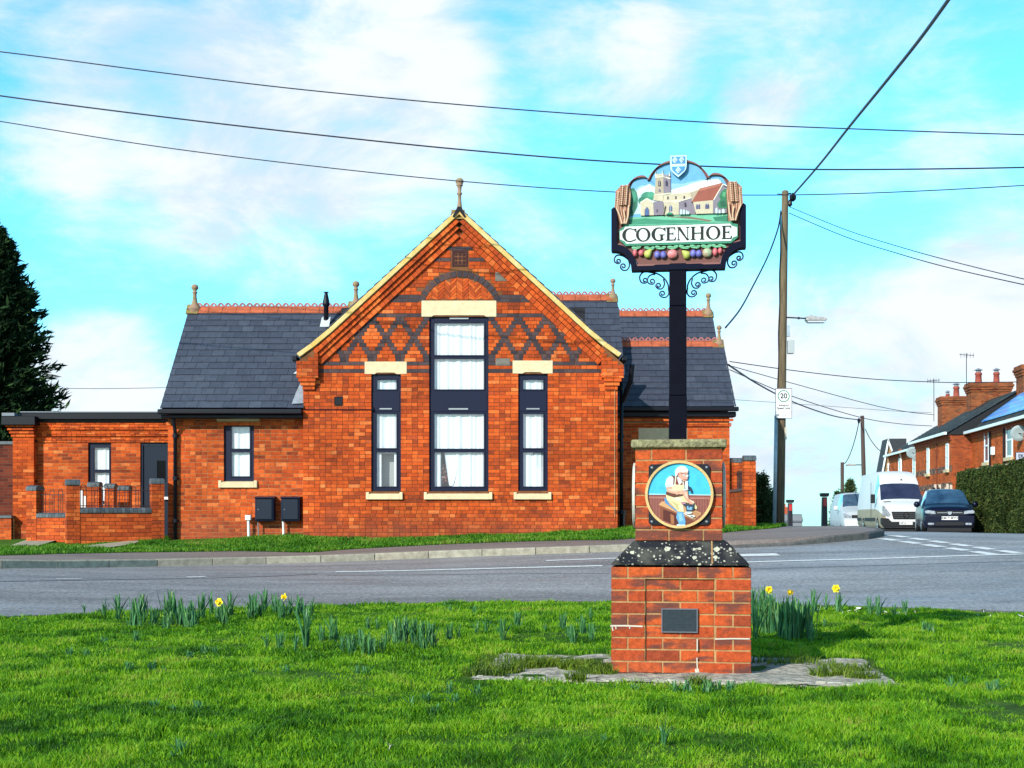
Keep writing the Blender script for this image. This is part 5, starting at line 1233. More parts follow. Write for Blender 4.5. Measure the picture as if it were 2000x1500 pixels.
# white lime runs on the brickwork
M_lime = mat('lime_run', (.58, .50, .42), .95, .1)
mb = MB(); r = random.Random(8)
def run(pts, w):
    for a, b in zip(pts, pts[1:]):
        d = Vector((b[0]-a[0], b[1]-a[1])); n = Vector((-d.y, d.x)).normalized()*w/2
        mb.prism([(a[0]-n.x, a[1]-n.y), (b[0]-n.x, b[1]-n.y), (b[0]+n.x, b[1]+n.y), (a[0]+n.x, a[1]+n.y)], -.0045, .01)
def zp(x, y): return ((920+x*.43-1331.5)/310, (1313-(1080+y*.43))/310)
run([zp(638, 329), zp(700, 328), zp(785, 330)], .010); run([zp(645, 330), zp(650, 352)], .007); run([zp(662, 330), zp(664, 344)], .006); run([zp(725, 330), zp(727, 342)], .006)
run([zp(1110, 384), zp(1190, 381), zp(1266, 381)], .008); run([zp(1031, 385), zp(1031, 440)], .007); run([zp(1030, 470), zp(1032, 545)], .007); run([zp(1024, 520), zp(1027, 545)], .010); run([zp(1036, 520), zp(1040, 545)], .006)
mb.build('lime_stain', M_lime, o)
# sloping stone weathering with lichen
M_lichen_st = bpy.data.materials.new('lichened_stone'); M_lichen_st.use_nodes = True; t = M_lichen_st.node_tree; b = t.nodes['Principled BSDF']; b.inputs['Roughness'].default_value = .9; b.inputs['Specular IOR Level'].default_value = .15
tcn = t.nodes.new('ShaderNodeTexCoord')
def lich(scale, lo, hi, thr, seed):
    mp_ = t.nodes.new('ShaderNodeMapping'); mp_.inputs['Location'].default_value = (seed, seed*.7, 0); t.links.new(tcn.outputs['Object'], mp_.inputs[0])
    v = t.nodes.new('ShaderNodeTexVoronoi'); v.inputs['Scale'].default_value = scale; t.links.new(mp_.outputs[0], v.inputs['Vector'])
    s = t.nodes.new('ShaderNodeSeparateColor'); t.links.new(v.outputs['Color'], s.inputs[0])
    n = t.nodes.new('ShaderNodeTexNoise'); n.inputs['Scale'].default_value = 60; t.links.new(tcn.outputs['Object'], n.inputs['Vector'])
    # disc radius from cell colour
    rad = t.nodes.new('ShaderNodeMapRange'); rad.inputs[1].default_value = thr; rad.inputs[2].default_value = 1; rad.inputs[3].default_value = 0; rad.inputs[4].default_value = hi; t.links.new(s.outputs[0], rad.inputs[0])
    nn = t.nodes.new('ShaderNodeMath'); nn.operation = 'MULTIPLY_ADD'; t.links.new(n.outputs['Fac'], nn.inputs[0]); nn.inputs[1].default_value = .22; t.links.new(v.outputs['Distance'], nn.inputs[2])
    n3 = t.nodes.new('ShaderNodeMath'); n3.operation = 'SUBTRACT'; t.links.new(nn.outputs[0], n3.inputs[0]); n3.inputs[1].default_value = .11
    c = t.nodes.new('ShaderNodeMath'); c.operation = 'LESS_THAN'; t.links.new(n3.outputs[0], c.inputs[0]); t.links.new(rad.outputs[0], c.inputs[1]); return c.outputs[0]
mx0 = t.nodes.new('ShaderNodeMix'); mx0.data_type = 'RGBA'; n = t.nodes.new('ShaderNodeTexNoise'); n.inputs['Scale'].default_value = 9; n.inputs['Detail'].default_value = 6; t.links.new(tcn.outputs['Object'], n.inputs['Vector'])
r1 = t.nodes.new('ShaderNodeMapRange'); r1.inputs[1].default_value = .45; r1.inputs[2].default_value = .75; t.links.new(n.outputs['Fac'], r1.inputs[0]); t.links.new(r1.outputs[0], mx0.inputs[0]); mx0.inputs[6].default_value = (.016, .017, .022, 1); mx0.inputs[7].default_value = (.10, .095, .08, 1)
prev = mx0.outputs[2]
for (sc_, hi_, thr, sd, col) in ((13, .34, .55, 1.3, (.50, .47, .37)), (26, .40, .45, 4.1, (.44, .41, .33)), (52, .42, .45, 7.7, (.34, .32, .26))):
    q = lich(sc_, 0, hi_, thr, sd); mx = t.nodes.new('ShaderNodeMix'); mx.data_type = 'RGBA'; t.links.new(q, mx.inputs[0]); t.links.new(prev, mx.inputs[6]); mx.inputs[7].default_value = (*col, 1); prev = mx.outputs[2]
t.links.new(prev, b.inputs['Base Color']); bp = t.nodes.new('ShaderNodeBump'); bp.inputs['Strength'].default_value = .5; bp.inputs['Distance'].default_value = .004; t.links.new(n.outputs['Fac'], bp.inputs['Height']); t.links.new(bp.outputs[0], b.inputs['Normal'])
z0 = HH*9+.003; z1 = z0+.150; ins = .150; tw = .2775
mb = MB(); w = .432; cy = hw
def fr(mb, w0, w1, za, zb, x0s=-1, x1s=1):
    k = len(mb.v)
    for (ww, z) in ((w0, za), (w1, zb)):
        for sx, sy in ((-1, -1), (1, -1), (1, 1), (-1, 1)): mb.v.append((ww*sx, cy+ww*sy, z))
    mb.face([k+3, k+2, k+1, k]); mb.face([k+4, k+5, k+6, k+7])
    for i in range(4): j = (i+1) % 4; mb.face([k+i, k+j, k+4+j, k+4+i])
fr(mb, w, w, z0, z0+.012); fr(mb, w-.001, tw+.02, z0+.0125, z1)
# joint on the right of centre
o2 = bevel(mb.build('weathering_stone', M_lichen_st, vs), .004, 1); o2.location.x = -.005
mb = MB(); xj = (1391-1329.5)/305
k = len(mb.v); mb.v += [(xj-.006, -.001+.005, z0+.013), (xj+.006, .004, z0+.013), (xj+.004, .141-.0, z1+.004), (xj-.004, .141, z1+.004)]; mb.face([k, k+1, k+2, k+3]); mb.build('stone_joint', M_pm, o2)
# upper shaft
zs = z1+.004; sw = .278; y0s = cy-sw; y1s = cy+sw
mb = MB(); brick_block(mb, -sw, sw, y0s, y1s, zs, 8, H=.0745, seed=9, off0=1)
o3 = mb.build('plinth_shaft', M_pb, vs); o3.location.x = -.013; bevel(o3, .003, 1)
mb = MB(); mb.box(-sw+.004, sw-.004, y0s+.004, y1s-.004, zs, zs+.0745*8); mb.build('shaft_mortar', M_pm, o3)
zc0 = zs+.0745*8; zc1 = zc0+.055
M_cap = mat('cap_stone', (.40, .36, .20), .95, .15, rgb2=(.10, .09, .05), vscale=32, bump=.9, bscale=80)
mb = MB(); cw = .305; mb.box(-cw, cw, cy-cw, cy+cw, zc0+.001, zc1); o4 = bevel(mb.build('cap_slab', M_cap, vs), .012, 2); o4.location.x = -.013
# round plaque with black backing plate, on the front; plain round plaques on the two sides
M_pblk = mat('black_plate', (.007, .008, .016), .5, .25); M_gold = mat('ochre_rim', (.62, .40, .17), .6, .3, var=.15, vscale=20)
PC = ((1326.5-1329.5)/304, (1053-963)/304+zs); PRr = .2175    # centre (x,z) of the disc on the shaft
yf = y0s
mb = MB(); q = .195; mb.prism([(PC[0]-q+.015, PC[1]-q), (PC[0]+q-.015, PC[1]-q), (PC[0]+q, PC[1]-q+.015), (PC[0]+q, PC[1]+q-.015), (PC[0]+q-.015, PC[1]+q), (PC[0]-q+.015, PC[1]+q), (PC[0]-q, PC[1]+q-.015), (PC[0]-q, PC[1]-q+.015)], yf-.014, yf-.001)
plq = mb.build('plaque_backplate', M_pblk, vs)
for sx in (-1, 1):
    for sz in (-1, 1):
        mb = MB(); mb.lathe([(.004, yf-.022), (.009, yf-.018), (.010, yf-.013)], (PC[0]+sx*.174, 0, PC[1]+sz*.174), 10, axis='y'); mb.build('bolt', M_steel, plq)
def circ(cx, cz, r, n=56, a0=0, a1=2*math.pi): return [(cx+r*math.cos(a0+(a1-a0)*i/n), cz+r*math.sin(a0+(a1-a0)*i/n)) for i in range(n+1)]
mb = MB(); mb.strip(circ(PC[0], PC[1], PRr), circ(PC[0], PC[1], PRr-.017), yf-.034, yf-.012); rim = bevel(mb.build('plaque_rim', M_gold, vs), .001, 1)
PM = {}
def paint(hexc, k=.78, rough=.55):
    if hexc not in PM: PM[hexc] = mat('paint_'+hexc, tuple(min(.9, c*k) for c in lin(hexc)), rough, .35, var=.10, vscale=25)
    return PM[hexc]
class Pic:
    """a relief painting: every colour patch a thin layer set a little in front of the one behind"""
    def __init__(s, conv, y): s.mb = MB(); s.m = []; s.c = conv; s.y = y; s.k = 0
    def poly(s, hexc, pts, lift=None, smooth=0):
        if hexc not in s.m: s.m.append(hexc)
        s.mb.cur = s.m.index(hexc); s.k += 1; q = [s.c(*p) for p in pts]
        d = s.k*.00022 + (lift or 0); s.mb.prism(q, s.y-d-.0008, s.y+.001)
    def line(s, hexc, pts, w, lift=None):
        q = [s.c(*p) for p in pts]
        if hexc not in s.m: s.m.append(hexc)
        s.mb.cur = s.m.index(hexc); s.k += 1; w2 = abs(s.c(w, 0)[0]-s.c(0, 0)[0])/2; d = s.k*.00022+(lift or 0)
        for a, b in zip(q, q[1:]):
            dx, dz = b[0]-a[0], b[1]-a[1]; L = math.hypot(dx, dz) or 1e-6; nx, nz = -dz/L*w2, dx/L*w2
            s.mb.prism([(a[0]-nx, a[1]-nz), (b[0]-nx, b[1]-nz), (b[0]+nx, b[1]+nz), (a[0]+nx, a[1]+nz)], s.y-d-.0008, s.y+.001)
    def ell(s, hexc, cx, cy, rx, ry, lift=None, n=18, rot=0): 
        s.poly(hexc, [(cx+rx*math.cos(2*math.pi*i/n)*math.cos(rot)-ry*math.sin(2*math.pi*i/n)*math.sin(rot), cy+rx*math.cos(2*math.pi*i/n)*math.sin(rot)+ry*math.sin(2*math.pi*i/n)*math.cos(rot)) for i in range(n)], lift)
    def done(s, name, parent): return s.mb.build(name, [paint(h) for h in s.m], parent)
# cobbler picture: coordinates read in a 1500 px enlargement, 8.333 px per photo px, disc centre (722,738), radius 565
kx = PRr/568
P = Pic(lambda u, v: (PC[0]+(u-722)*kx, PC[1]-(v-738)*kx), yf-.018)
R_ = 522
def arcseg(v0, up=True):
    a = math.asin((738-v0)/R_); pts = []
    n = 30; A0, A1 = (a, math.pi-a) if up else (math.pi-a, 2*math.pi+a)
    return [(722+R_*math.cos(A0+(A1-A0)*i/n), 738-R_*math.sin(A0+(A1-A0)*i/n)) for i in range(n+1)]
P.poly('#48c4ee', arcseg(742)); P.poly('#9a5a50', arcseg(744, False))
P.poly('#c9eefa', [(204, 722), (1243, 742), (1243, 754), (204, 736)]); P.poly('#8a4440', [(203, 742), (1243, 758), (1243, 772), (204, 756)]); P.poly('#b37468', [(205, 772), (1240, 790), (1238, 822), (206, 800)]); P.poly('#7d3f3a', [(206, 800), (1238, 822), (1238, 828), (207, 806)])
for i in range(22):
    x = 225+i*46; 
    if 470 < x < 1000: continue
    P.line('#7e443f', [(x, 812), (x, min(738+math.sqrt(max(0, R_**2-(x-722)**2))-14, 1200))], 5)
P.poly('#74352a', [(470, 1010), (640, 1080), (690, 1240), (600, 1235), (470, 1160)]) ; P.poly('#8b4a32', [(405, 940), (455, 960), (462, 1170), (408, 1130)])
P.poly('#5c241c', [(455, 985), (700, 1075), (700, 1245), (640, 1240), (455, 1165)]); P.poly('#96573b', [(380, 905), (980, 1160), (975, 1190), (380, 940)]); P.poly('#a96b43', [(575, 1060), (635, 1090), (640, 1238), (585, 1225)])
P.poly('#d9a273', [(430, 855), (560, 840), (1090, 1045), (1085, 1070), (970, 1165), (384, 908)]); P.poly('#7b4030', [(830, 1120), (960, 1175), (880, 1220), (832, 1240)])
P.poly('#c08a62', [(900, 1010), (1090, 1046), (1060, 1090), (960, 1150), (860, 1110)])
P.poly('#5a8fc4', [(470, 790), (520, 800), (560, 900), (700, 1010), (690, 1030), (560, 930), (490, 880)], .0008)
P.poly('#6aa9da', [(690, 1030), (790, 1030), (830, 1200), (815, 1240), (720, 1236), (672, 1120)], .0012); P.poly('#c6e4f4', [(680, 1236), (820, 1232), (832, 1262), (690, 1264)]); P.poly('#8fc4ea', [(705, 1060), (760, 1050), (790, 1170), (730, 1200)], .0014)
P.poly('#e9d9a5', [(500, 745), (620, 735), (790, 740), (860, 830), (960, 850), (1020, 950), (1010, 990), (960, 960), (940, 900), (850, 880), (790, 900), (800, 1000), (800, 1030), (700, 1020), (600, 900), (520, 830)], .0015)
P.poly('#cdb980', [(560, 830), (700, 900), (720, 1010), (690, 990), (640, 900)], .0016); P.poly('#f4e9c2', [(600, 780), (740, 790), (780, 860), (650, 830)], .0017); P.poly('#f0e4bc', [(730, 910), (790, 910), (795, 1010), (745, 985)], .0017)
P.poly('#6b3b30', [(500, 690), (600, 720), (785, 715), (790, 760), (640, 790), (505, 740)], .0018)
P.poly('#e8f2f4', [(560, 430), (650, 440), (640, 600), (500, 620), (490, 570), (510, 480)], .0022); P.poly('#cfdfe4', [(500, 560), (600, 570), (595, 605), (500, 622)], .0023); P.poly('#7a4a40', [(590, 410), (650, 430), (650, 560), (620, 580), (628, 470)], .0024)
P.poly('#8c2f38', [(660, 430), (730, 520), (820, 520), (800, 600), (680, 600), (650, 560)], .0022); P.poly('#f5f6f4', [(690, 440), (760, 480), (765, 540), (725, 580), (700, 520)], .0026)
P.poly('#efe0b0', [(600, 600), (650, 570), (800, 580), (815, 650), (790, 720), (680, 740), (600, 700)], .0027); P.line('#f6ead0', [(668, 430), (650, 580)], 20, .0028); P.line('#f6ead0', [(785, 520), (792, 590)], 18, .0028)
P.poly('#dfeef4', [(820, 520), (865, 510), (870, 600), (910, 650), (840, 660), (812, 600)], .0027)
P.poly('#e2a68c', [(505, 620), (600, 605), (610, 660), (740, 675), (800, 690), (790, 740), (730, 735), (600, 720), (520, 690)], .0032); P.poly('#f2c6b0', [(520, 640), (600, 640), (700, 685), (690, 700), (560, 680)], .0033)
P.poly('#e0a088', [(785, 690), (860, 670), (880, 800), (905, 830), (965, 870), (960, 905), (885, 900), (860, 860), (800, 780)], .0032); P.poly('#f1c2ac', [(800, 700), (840, 700), (870, 810), (840, 800)], .0033); P.poly('#c98e9a', [(740, 860), (840, 860), (830, 900), (770, 905)], .0026)
P.poly('#e6ac92', [(735, 670), (790, 660), (810, 700), (790, 735), (740, 735)], .0035)
P.line('#dfe6f0', [(795, 670), (900, 640)], 20, .0036); P.poly('#2e3350', [(868, 596), (910, 610), (936, 660), (940, 712), (915, 706), (905, 660), (862, 650)], .0038)
P.poly('#e9a893', [(690, 380), (740, 350), (860, 370), (872, 420), (862, 470), (840, 510), (790, 515), (750, 480), (700, 430)], .0034); P.poly('#f3d6cc', [(700, 280), (760, 258), (830, 275), (872, 330), (870, 370), (740, 362), (700, 400), (660, 370), (665, 320)], .0036)
P.poly('#f8f6f6', [(655, 350), (690, 290), (730, 300), (720, 370), (690, 410), (670, 440), (655, 420)], .0038); P.poly('#c67a70', [(690, 372), (715, 368), (722, 408), (700, 418)], .0040); P.poly('#b8625c', [(790, 480), (845, 482), (840, 496), (795, 494)], .0040); P.poly('#f0b9aa', [(845, 395), (878, 430), (855, 448), (838, 430)], .0042)
P.line('#4a3a4c', [(740, 380), (800, 392), (870, 400)], 7, .0042); P.ell('#eaf2f8', 852, 425, 20, 16, .0043, 12); P.ell('#eaf2f8', 808, 412, 16, 13, .0043, 12); P.line('#ffffff', [(770, 365), (815, 360)], 8, .0042); P.ell('#3c2a30', 815, 410, 5, 5, .0045, 8)
P.poly('#2d4058', [(790, 890), (840, 900), (930, 920), (975, 880), (960, 1000), (840, 1010), (830, 950)], .0036); P.poly('#7fb0d2', [(850, 930), (940, 950), (930, 1000), (850, 990)], .0038); P.poly('#31455e', [(860, 880), (885, 880), (900, 960), (880, 960)], .0040); P.ell('#f2f4f2', 880, 1040, 58, 20, .0036); P.ell('#8aa9bc', 880, 1028, 44, 12, .0038)
P.line('#f0f0ee', [(805, 1055), (950, 1135)], 14, .003); P.line('#e4e6e8', [(870, 1085), (975, 1095)], 14, .003); P.ell('#f5f5f2', 966, 1102, 18, 12, .0032); P.line('#f4efdf', [(905, 830), (965, 880)], 12, .003)
P.done('cobbler_relief', rim)
for sx in (-1, 1):
    mb = MB(); xs = sx*sw; xs -= .013; mb.lathe([(PRr-.02, xs+sx*.001), (PRr, xs+sx*.006), (PRr, xs+sx*.020), (PRr-.02, xs+sx*.024)], (0, cy, PC[1]), 40, axis='x'); oo = mb.build('side_plaque', paint('#e6e2d6'), vs)
    mb = MB(); q = .195; a, b = sorted((xs+sx*.0005, xs+sx*.005)); mb.box(a, b, cy-q, cy+q, PC[1]-q, PC[1]+q); mb.build('plaque_backplate', M_pblk, oo)
# small dark inscription plate in the recess
ip = ((1294-1331.5)/310, (1364.5-1331.5)/310, (1313-1233.5)/310, (1313-1186.5)/310)
mb = MB(); mb.box(ip[0]+.006, ip[1]-.006, .004, .017, ip[2]+.006, ip[3]-.006); ipl = mb.build('inscription_plate', mat('bronze_plate', (.010, .018, .032), .5, .4, .0, rgb2=(.022, .035, .042), vscale=40), vs)
mb = MB(); cells(mb, ip[0], ip[1], ip[2], ip[3], [grow(ip, -.007)], -.001, .0175); mb.build('plate_rim', mat('plate_rim', (.12, .12, .15), .45, .5), ipl)
mb = MB(); r = random.Random(2)
for i in range(6): # faint raised lines of worn, unreadable lettering
    z = ip[3]-.022-i*.018; x = ip[0]+.02+r.uniform(0, .02)
    while x < ip[1]-.03:
        w_ = r.uniform(.004, .010); mb.box(x, x+w_, .0025, .005, z-.005, z); x += w_+r.choice((.003, .003, .008))
mb.build('worn_lettering', mat('worn_letters', (.020, .030, .040), .5, .4), ipl)
# post
SDy = cy; pz0 = zc1
def sx_(px): return (px-1329.5)/297.0       # photo px at the post to metres from the post centre
def szz(py): return hz(py, 8.42)
M_post = mat('post_black', (.0025, .003, .009), .55, .06, var=.2)
mb = MB(); pw = .0595; mb.box(-pw, pw, SDy-pw, SDy+pw, pz0, szz(772)); mb.box(-pw+.002, pw-.002, SDy-pw+.002, SDy+pw-.002, szz(772)+.001, szz(596)); mb.box(-pw+.003, pw-.003, SDy-pw+.003, SDy+pw-.003, szz(596)+.001, szz(512))
o = bevel(mb.build('post', M_post, vs), .006, 2); o.location.x = -.019
# panel: coordinates read in an enlargement, 5.172 px per photo px, origin (1160,290)
def cs(u, v): return (sx_(1160+u/5.172), szz(290+v/5.172))
YF = SDy-.055
def smooth_poly(pts, n=6):
    """Catmull-Rom through the points (open)"""
    out = []; N = len(pts)
    for i in range(N-1):
        p0, p1, p2, p3 = pts[max(i-1, 0)], pts[i], pts[i+1], pts[min(i+2, N-1)]
        for k in range(n):
            t = k/n; out.append(tuple(.5*((2*p1[j])+(-p0[j]+p2[j])*t+(2*p0[j]-5*p1[j]+4*p2[j]-p3[j])*t*t+(-p0[j]+3*p1[j]-3*p2[j]+p3[j])*t**3) for j in (0, 1)))
    out.append(pts[-1]); return out
def mirror(pts, c=852): return [(2*c-u, v) for u, v in pts]
M_frame = mat('frame_navy', (.003, .0045, .018), .55, .08)
mb = MB()
mb.prism([cs(*p) for p in [(175, 585), (203, 562), (232, 585), (232, 1010), (175, 1010)]], YF-.012, YF+.075); mb.prism([cs(*p) for p in mirror([(175, 585), (203, 562), (232, 585), (232, 1010), (175, 1010)])], YF-.012, YF+.075)
oc = smooth_poly([(176, 1010), (255, 1020), (320, 1060), (365, 1125), (380, 1215)]); ic = smooth_poly([(232, 945), (305, 965), (370, 1020), (412, 1090), (428, 1165)])
for f_ in (lambda p: p, mirror): mb.strip([cs(*p) for p in f_(oc)], [cs(*p) for p in f_(ic)], YF-.011, YF+.074)
mb.prism([cs(*p) for p in [(381, 1170), (600, 1170), (625, 1160), (1080, 1160), (1105, 1170), (1323, 1170), (1323, 1215), (381, 1215)]], YF-.010, YF+.076)
fr_ = mb.build('sign_frame', M_frame, vs)
# carved board
top_l = smooth_poly([(350, 350), (385, 290), (440, 254), (505, 248), (558, 290)]); top_c = smooth_poly([(558, 290), (590, 225), (650, 155), (740, 112), (852, 98), (960, 112), (1050, 155), (1115, 225), (1150, 290)])
top_r = mirror(top_l)[::-1]; top = top_l+top_c[1:]+top_r[1:]
side = [(1354, 350), (1475, 420), (1475, 940)]; bot = smooth_poly([(1475, 945), (1395, 965), (1330, 1020), (1285, 1090), (1270, 1170)]); bl = mirror(bot)[::-1]
outl = top + [(1354, 560), (1476, 600), (1476, 940)] + bot + bl + [(228, 940), (228, 600), (350, 560)]
mb = MB(); bc = [cs(*p) for p in outl]
# split into two convex-ish halves for a clean fill
up = [cs(*p) for p in top+[(1354, 740), (350, 740)]]
def fan(mb, center, pts, y0, y1):
    c = cs(*center)
    for a, b in zip(pts, pts[1:]): mb.prism([c, cs(*a), cs(*b)], y0, y1)
fan(mb, (852, 500), [(350, 740)]+top+[(1354, 740), (350, 740)], YF+.016, YF+.058)
mb.prism([cs(*p) for p in [(229, 600), (1475, 600), (1475, 945), (229, 945)]], YF+.017, YF+.056)
fan(mb, (852, 1000), [(229, 944)]+bl[::-1][0:0]+[(229, 944), (1475, 944)]+bot+bl, YF+.016, YF+.058)
brd = mb.build('carved_board', paint('#7a4a44'), vs)
mb = MB()
def thicken(pts, w):
    out = []
    for i, p in enumerate(pts):
        a = pts[max(i-1, 0)]; b = pts[min(i+1, len(pts)-1)]; dx, dy = b[0]-a[0], b[1]-a[1]; L = math.hypot(dx, dy) or 1; out.append((p[0]-dy/L*w*-1, p[1]+dx/L*w*1))
    return out
for seg in (top_l, top_c, top_r): mb = MB(); mb.strip([cs(*p) for p in seg], [cs(*p) for p in thicken(seg, 20)], YF-.004, YF+.060); mb.build('board_moulding', paint('#94605a'), brd)
lb = smooth_poly([(234, 948), (310, 972), (378, 1030), (420, 1100), (432, 1165)]); lb2 = thicken(lb, -22)
for f_ in (lambda p: p, mirror): mb = MB(); mb.strip([cs(*p) for p in f_(lb)], [cs(*p) for p in f_(lb2)], YF+.002, YF+.03); mb.build('board_moulding', paint('#94605a'), brd)
mb = MB()
mb.prism([cs(*p) for p in [(425, 1150), (1279, 1150), (1279, 1168), (425, 1168)]], YF+.002, YF+.03)
mb.build('board_moulding', paint('#94605a'), brd)
P = Pic(cs, YF+.014)
inner = [(362, 735)]+[(p[0]+(852-p[0])*.035, p[1]+14) for p in top]+[(1342, 735)]
for a, b in zip(inner, inner[1:]): P.poly('#6fb4e6', [(852, 500), a, b]); P.k -= 1
P.k += 1
P.poly('#9cc9ec', [(372, 400), (480, 340), (620, 370), (700, 330), (900, 340), (1080, 300), (1330, 360), (1338, 520), (370, 520)]); P.poly('#dbe7ee', [(375, 430), (470, 370), (560, 330), (700, 420), (900, 380), (980, 340), (1120, 310), (1250, 300), (1330, 400), (1338, 600), (370, 600)]); P.poly('#eef1f0', [(780, 400), (900, 370), (1000, 345), (1130, 320), (1270, 318), (1290, 360), (1080, 420), (800, 440)])
P.poly('#c6dcea', [(400, 480), (500, 420), (600, 450), (600, 620), (380, 640)])
P.poly('#2f7f66', [(362, 370), (400, 365), (432, 410), (445, 480), (440, 560), (420, 600), (395, 650), (362, 650)]); P.poly('#49a084', [(380, 400), (415, 400), (430, 460), (405, 500), (380, 470)]); P.poly('#1f5f50', [(375, 520), (420, 510), (415, 580), (385, 630), (366, 630)])
P.ell('#3c8f73', 540, 465, 66, 55); P.ell('#4fa888', 575, 440, 36, 30); P.ell('#2b7a64', 490, 500, 44, 40)
P.poly('#78c6a4', [(358, 665), (1345, 655), (1345, 740), (358, 740)]); P.poly('#3d9576', [(358, 690), (520, 680), (700, 700), (1040, 715), (1150, 735), (360, 738)]); P.poly('#86725e', [(700, 668), (960, 676), (1110, 705), (1200, 722), (1160, 735), (1060, 712), (900, 690)]); P.poly('#2f8064', [(1200, 690), (1344, 676), (1344, 735), (1220, 728)])
ST, SH, SD_ = '#d8c9ae', '#8e8292', '#bfae98'
P.poly(SH, [(860, 520), (985, 480), (1030, 560), (1020, 655), (860, 655)], .001); P.poly(ST, [(700, 450), (975, 430), (985, 490), (860, 520), (700, 515)], .0012); P.poly('#efe6d0', [(690, 445), (975, 415), (1080, 388), (1090, 398), (980, 432), (692, 458)], .0016); P.poly(SD_, [(978, 425), (1070, 395), (1040, 520), (990, 530)], .0011)
for x in (748, 828, 912): P.poly('#54485a', [(x-8, 470), (x-2, 464), (x+8, 468), (x+8, 494), (x-8, 496)], .0018); 
P.poly(ST, [(700, 520), (858, 520), (858, 655), (715, 655)], .0014); P.poly('#efe6d0', [(696, 512), (860, 512), (985, 480), (986, 492), (862, 526), (698, 526)], .002)
P.poly('#3f568e', [(760, 620), (760, 575), (776, 550), (792, 575), (792, 620)], .002); P.line('#efe6d0', [(776, 555), (776, 620)], 4, .0024)
P.poly(SD_, [(625, 245), (700, 240), (705, 445), (612, 450), (618, 380)], .0020); P.poly(SH, [(700, 240), (772, 268), (776, 435), (704, 445)], .0020)
P.poly(ST, [(606, 445), (700, 440), (698, 515), (600, 500)], .0018); P.poly('#e9dfc6', [(610, 440), (704, 436), (776, 428), (778, 440), (704, 450), (610, 455)], .0026)
for (a, b) in ((622, 265), (706, 262)): pass
P.poly('#f0e8d6', [(620, 262), (700, 256), (774, 282), (774, 294), (700, 270), (620, 276)], .0028)
for x in (624, 642, 660, 678, 696): P.poly('#e4d9c0', [(x-7, 262), (x-7, 236), (x+7, 234), (x+7, 260)], .0026)
for x in (716, 736, 756): P.poly('#a99aa4', [(x-7, 268), (x-7, 242), (x+7, 246), (x+7, 274)], .0026)
for x, z in ((628, 200), (698, 196), (766, 215)): P.poly('#efe6d4', [(x-6, 262), (x, z), (x+6, 262)], .0030)
P.poly('#3d3852', [(650, 360), (650, 315), (662, 292), (674, 315), (674, 358)], .003); P.poly('#33304c', [(724, 355), (724, 318), (734, 298), (744, 320), (744, 362)], .003); P.line('#cfc2b4', [(662, 296), (662, 358)], 4, .0034); P.ell('#8f7fa0', 662, 402, 10, 14, .003)
P.poly(ST, [(470, 525), (535, 485), (600, 520), (606, 655), (475, 655)], .003); P.line('#f3ead6', [(466, 528), (535, 486), (604, 524)], 14, .0035); P.poly(SH, [(603, 520), (696, 515), (715, 655), (606, 655)], .0026)
P.poly('#6f6478', [(512, 655), (512, 600), (536, 565), (560, 600), (560, 655)], .0036); P.poly('#4f6ca4', [(520, 655), (520, 604), (538, 576), (554, 604), (554, 655)], .004); P.poly('#4c4258', [(632, 600), (645, 595), (647, 625), (634, 628)], .003); P.poly('#4c4258', [(912, 540), (924, 532), (928, 568), (916, 572)], .003)
P.poly(ST, [(1000, 530), (1200, 520), (1200, 655), (1030, 655)], .0028); P.poly('#a65848', [(985, 535), (1070, 398), (1290, 350), (1305, 362), (1205, 520)], .0034); P.poly('#c07460', [(1075, 402), (1288, 356), (1270, 380), (1060, 430)], .0038); P.poly('#8a8090', [(1200, 525), (1300, 365), (1338, 420), (1338, 655), (1200, 655)], .0026); P.line('#efe6d4', [(1206, 522), (1300, 362), (1340, 385)], 10, .004)
for x in (1040, 1062, 1132, 1152): P.poly('#565a86', [(x-9, 606), (x-9, 570), (x, 552), (x+9, 570), (x+9, 606)], .0036)
P.poly('#2f7d58', [(1290, 430), (1335, 410), (1340, 610), (1260, 605), (1240, 560), (1275, 520), (1262, 480)], .0036); P.poly('#58a87c', [(1300, 440), (1330, 450), (1320, 500), (1290, 480)], .004); P.poly('#20604a', [(1270, 540), (1320, 530), (1330, 590), (1280, 590)], .004)
for x, w_, h_ in ((880, 24, 56), (908, 22, 54), (936, 20, 42), (955, 16, 32), (1235, 22, 60), (1265, 20, 36), (1302, 26, 46)): P.poly('#d4e8ea', [(x-w_/2, 657), (x-w_/2, 657-h_*.7), (x, 657-h_), (x+w_/2, 657-h_*.7), (x+w_/2, 657)], .0042)
P.poly('#2e8f70', [(730, 652), (760, 630), (795, 640), (790, 656)], .004); P.line('#9c8b72', [(700, 655), (720, 560)], 6, .003)
P.done('church_relief', brd)
# shield
P = Pic(cs, YF-.004)
sh = smooth_poly([(772, 62), (770, 160), (784, 220), (852, 282)])+smooth_poly([(852, 282), (920, 220), (936, 160), (936, 62)])[1:]
P.poly('#cfeefa', sh, .012); P.poly('#4d9ad8', [(786, 76), (922, 76), (923, 146), (786, 146)], .014); P.poly('#4d9ad8', [(786, 176), (922, 176), (912, 212), (852, 262), (794, 212)], .014)
for cx, cz in ((818, 110), (886, 110), (852, 214)):
    P.poly('#e6f6fc', [(cx, cz-34), (cx+26, cz), (cx, cz+34), (cx-26, cz)], .016); P.poly('#5aa2da', [(cx, cz-22), (cx+16, cz), (cx, cz+22), (cx-16, cz)], .017); P.poly('#e6f6fc', [(cx, cz-14), (cx+10, cz), (cx, cz+14), (cx-10, cz)], .018); P.poly('#5aa2da', [(cx, cz-5), (cx+4, cz), (cx, cz+5), (cx-4, cz)], .019)
P.done('shield', brd)
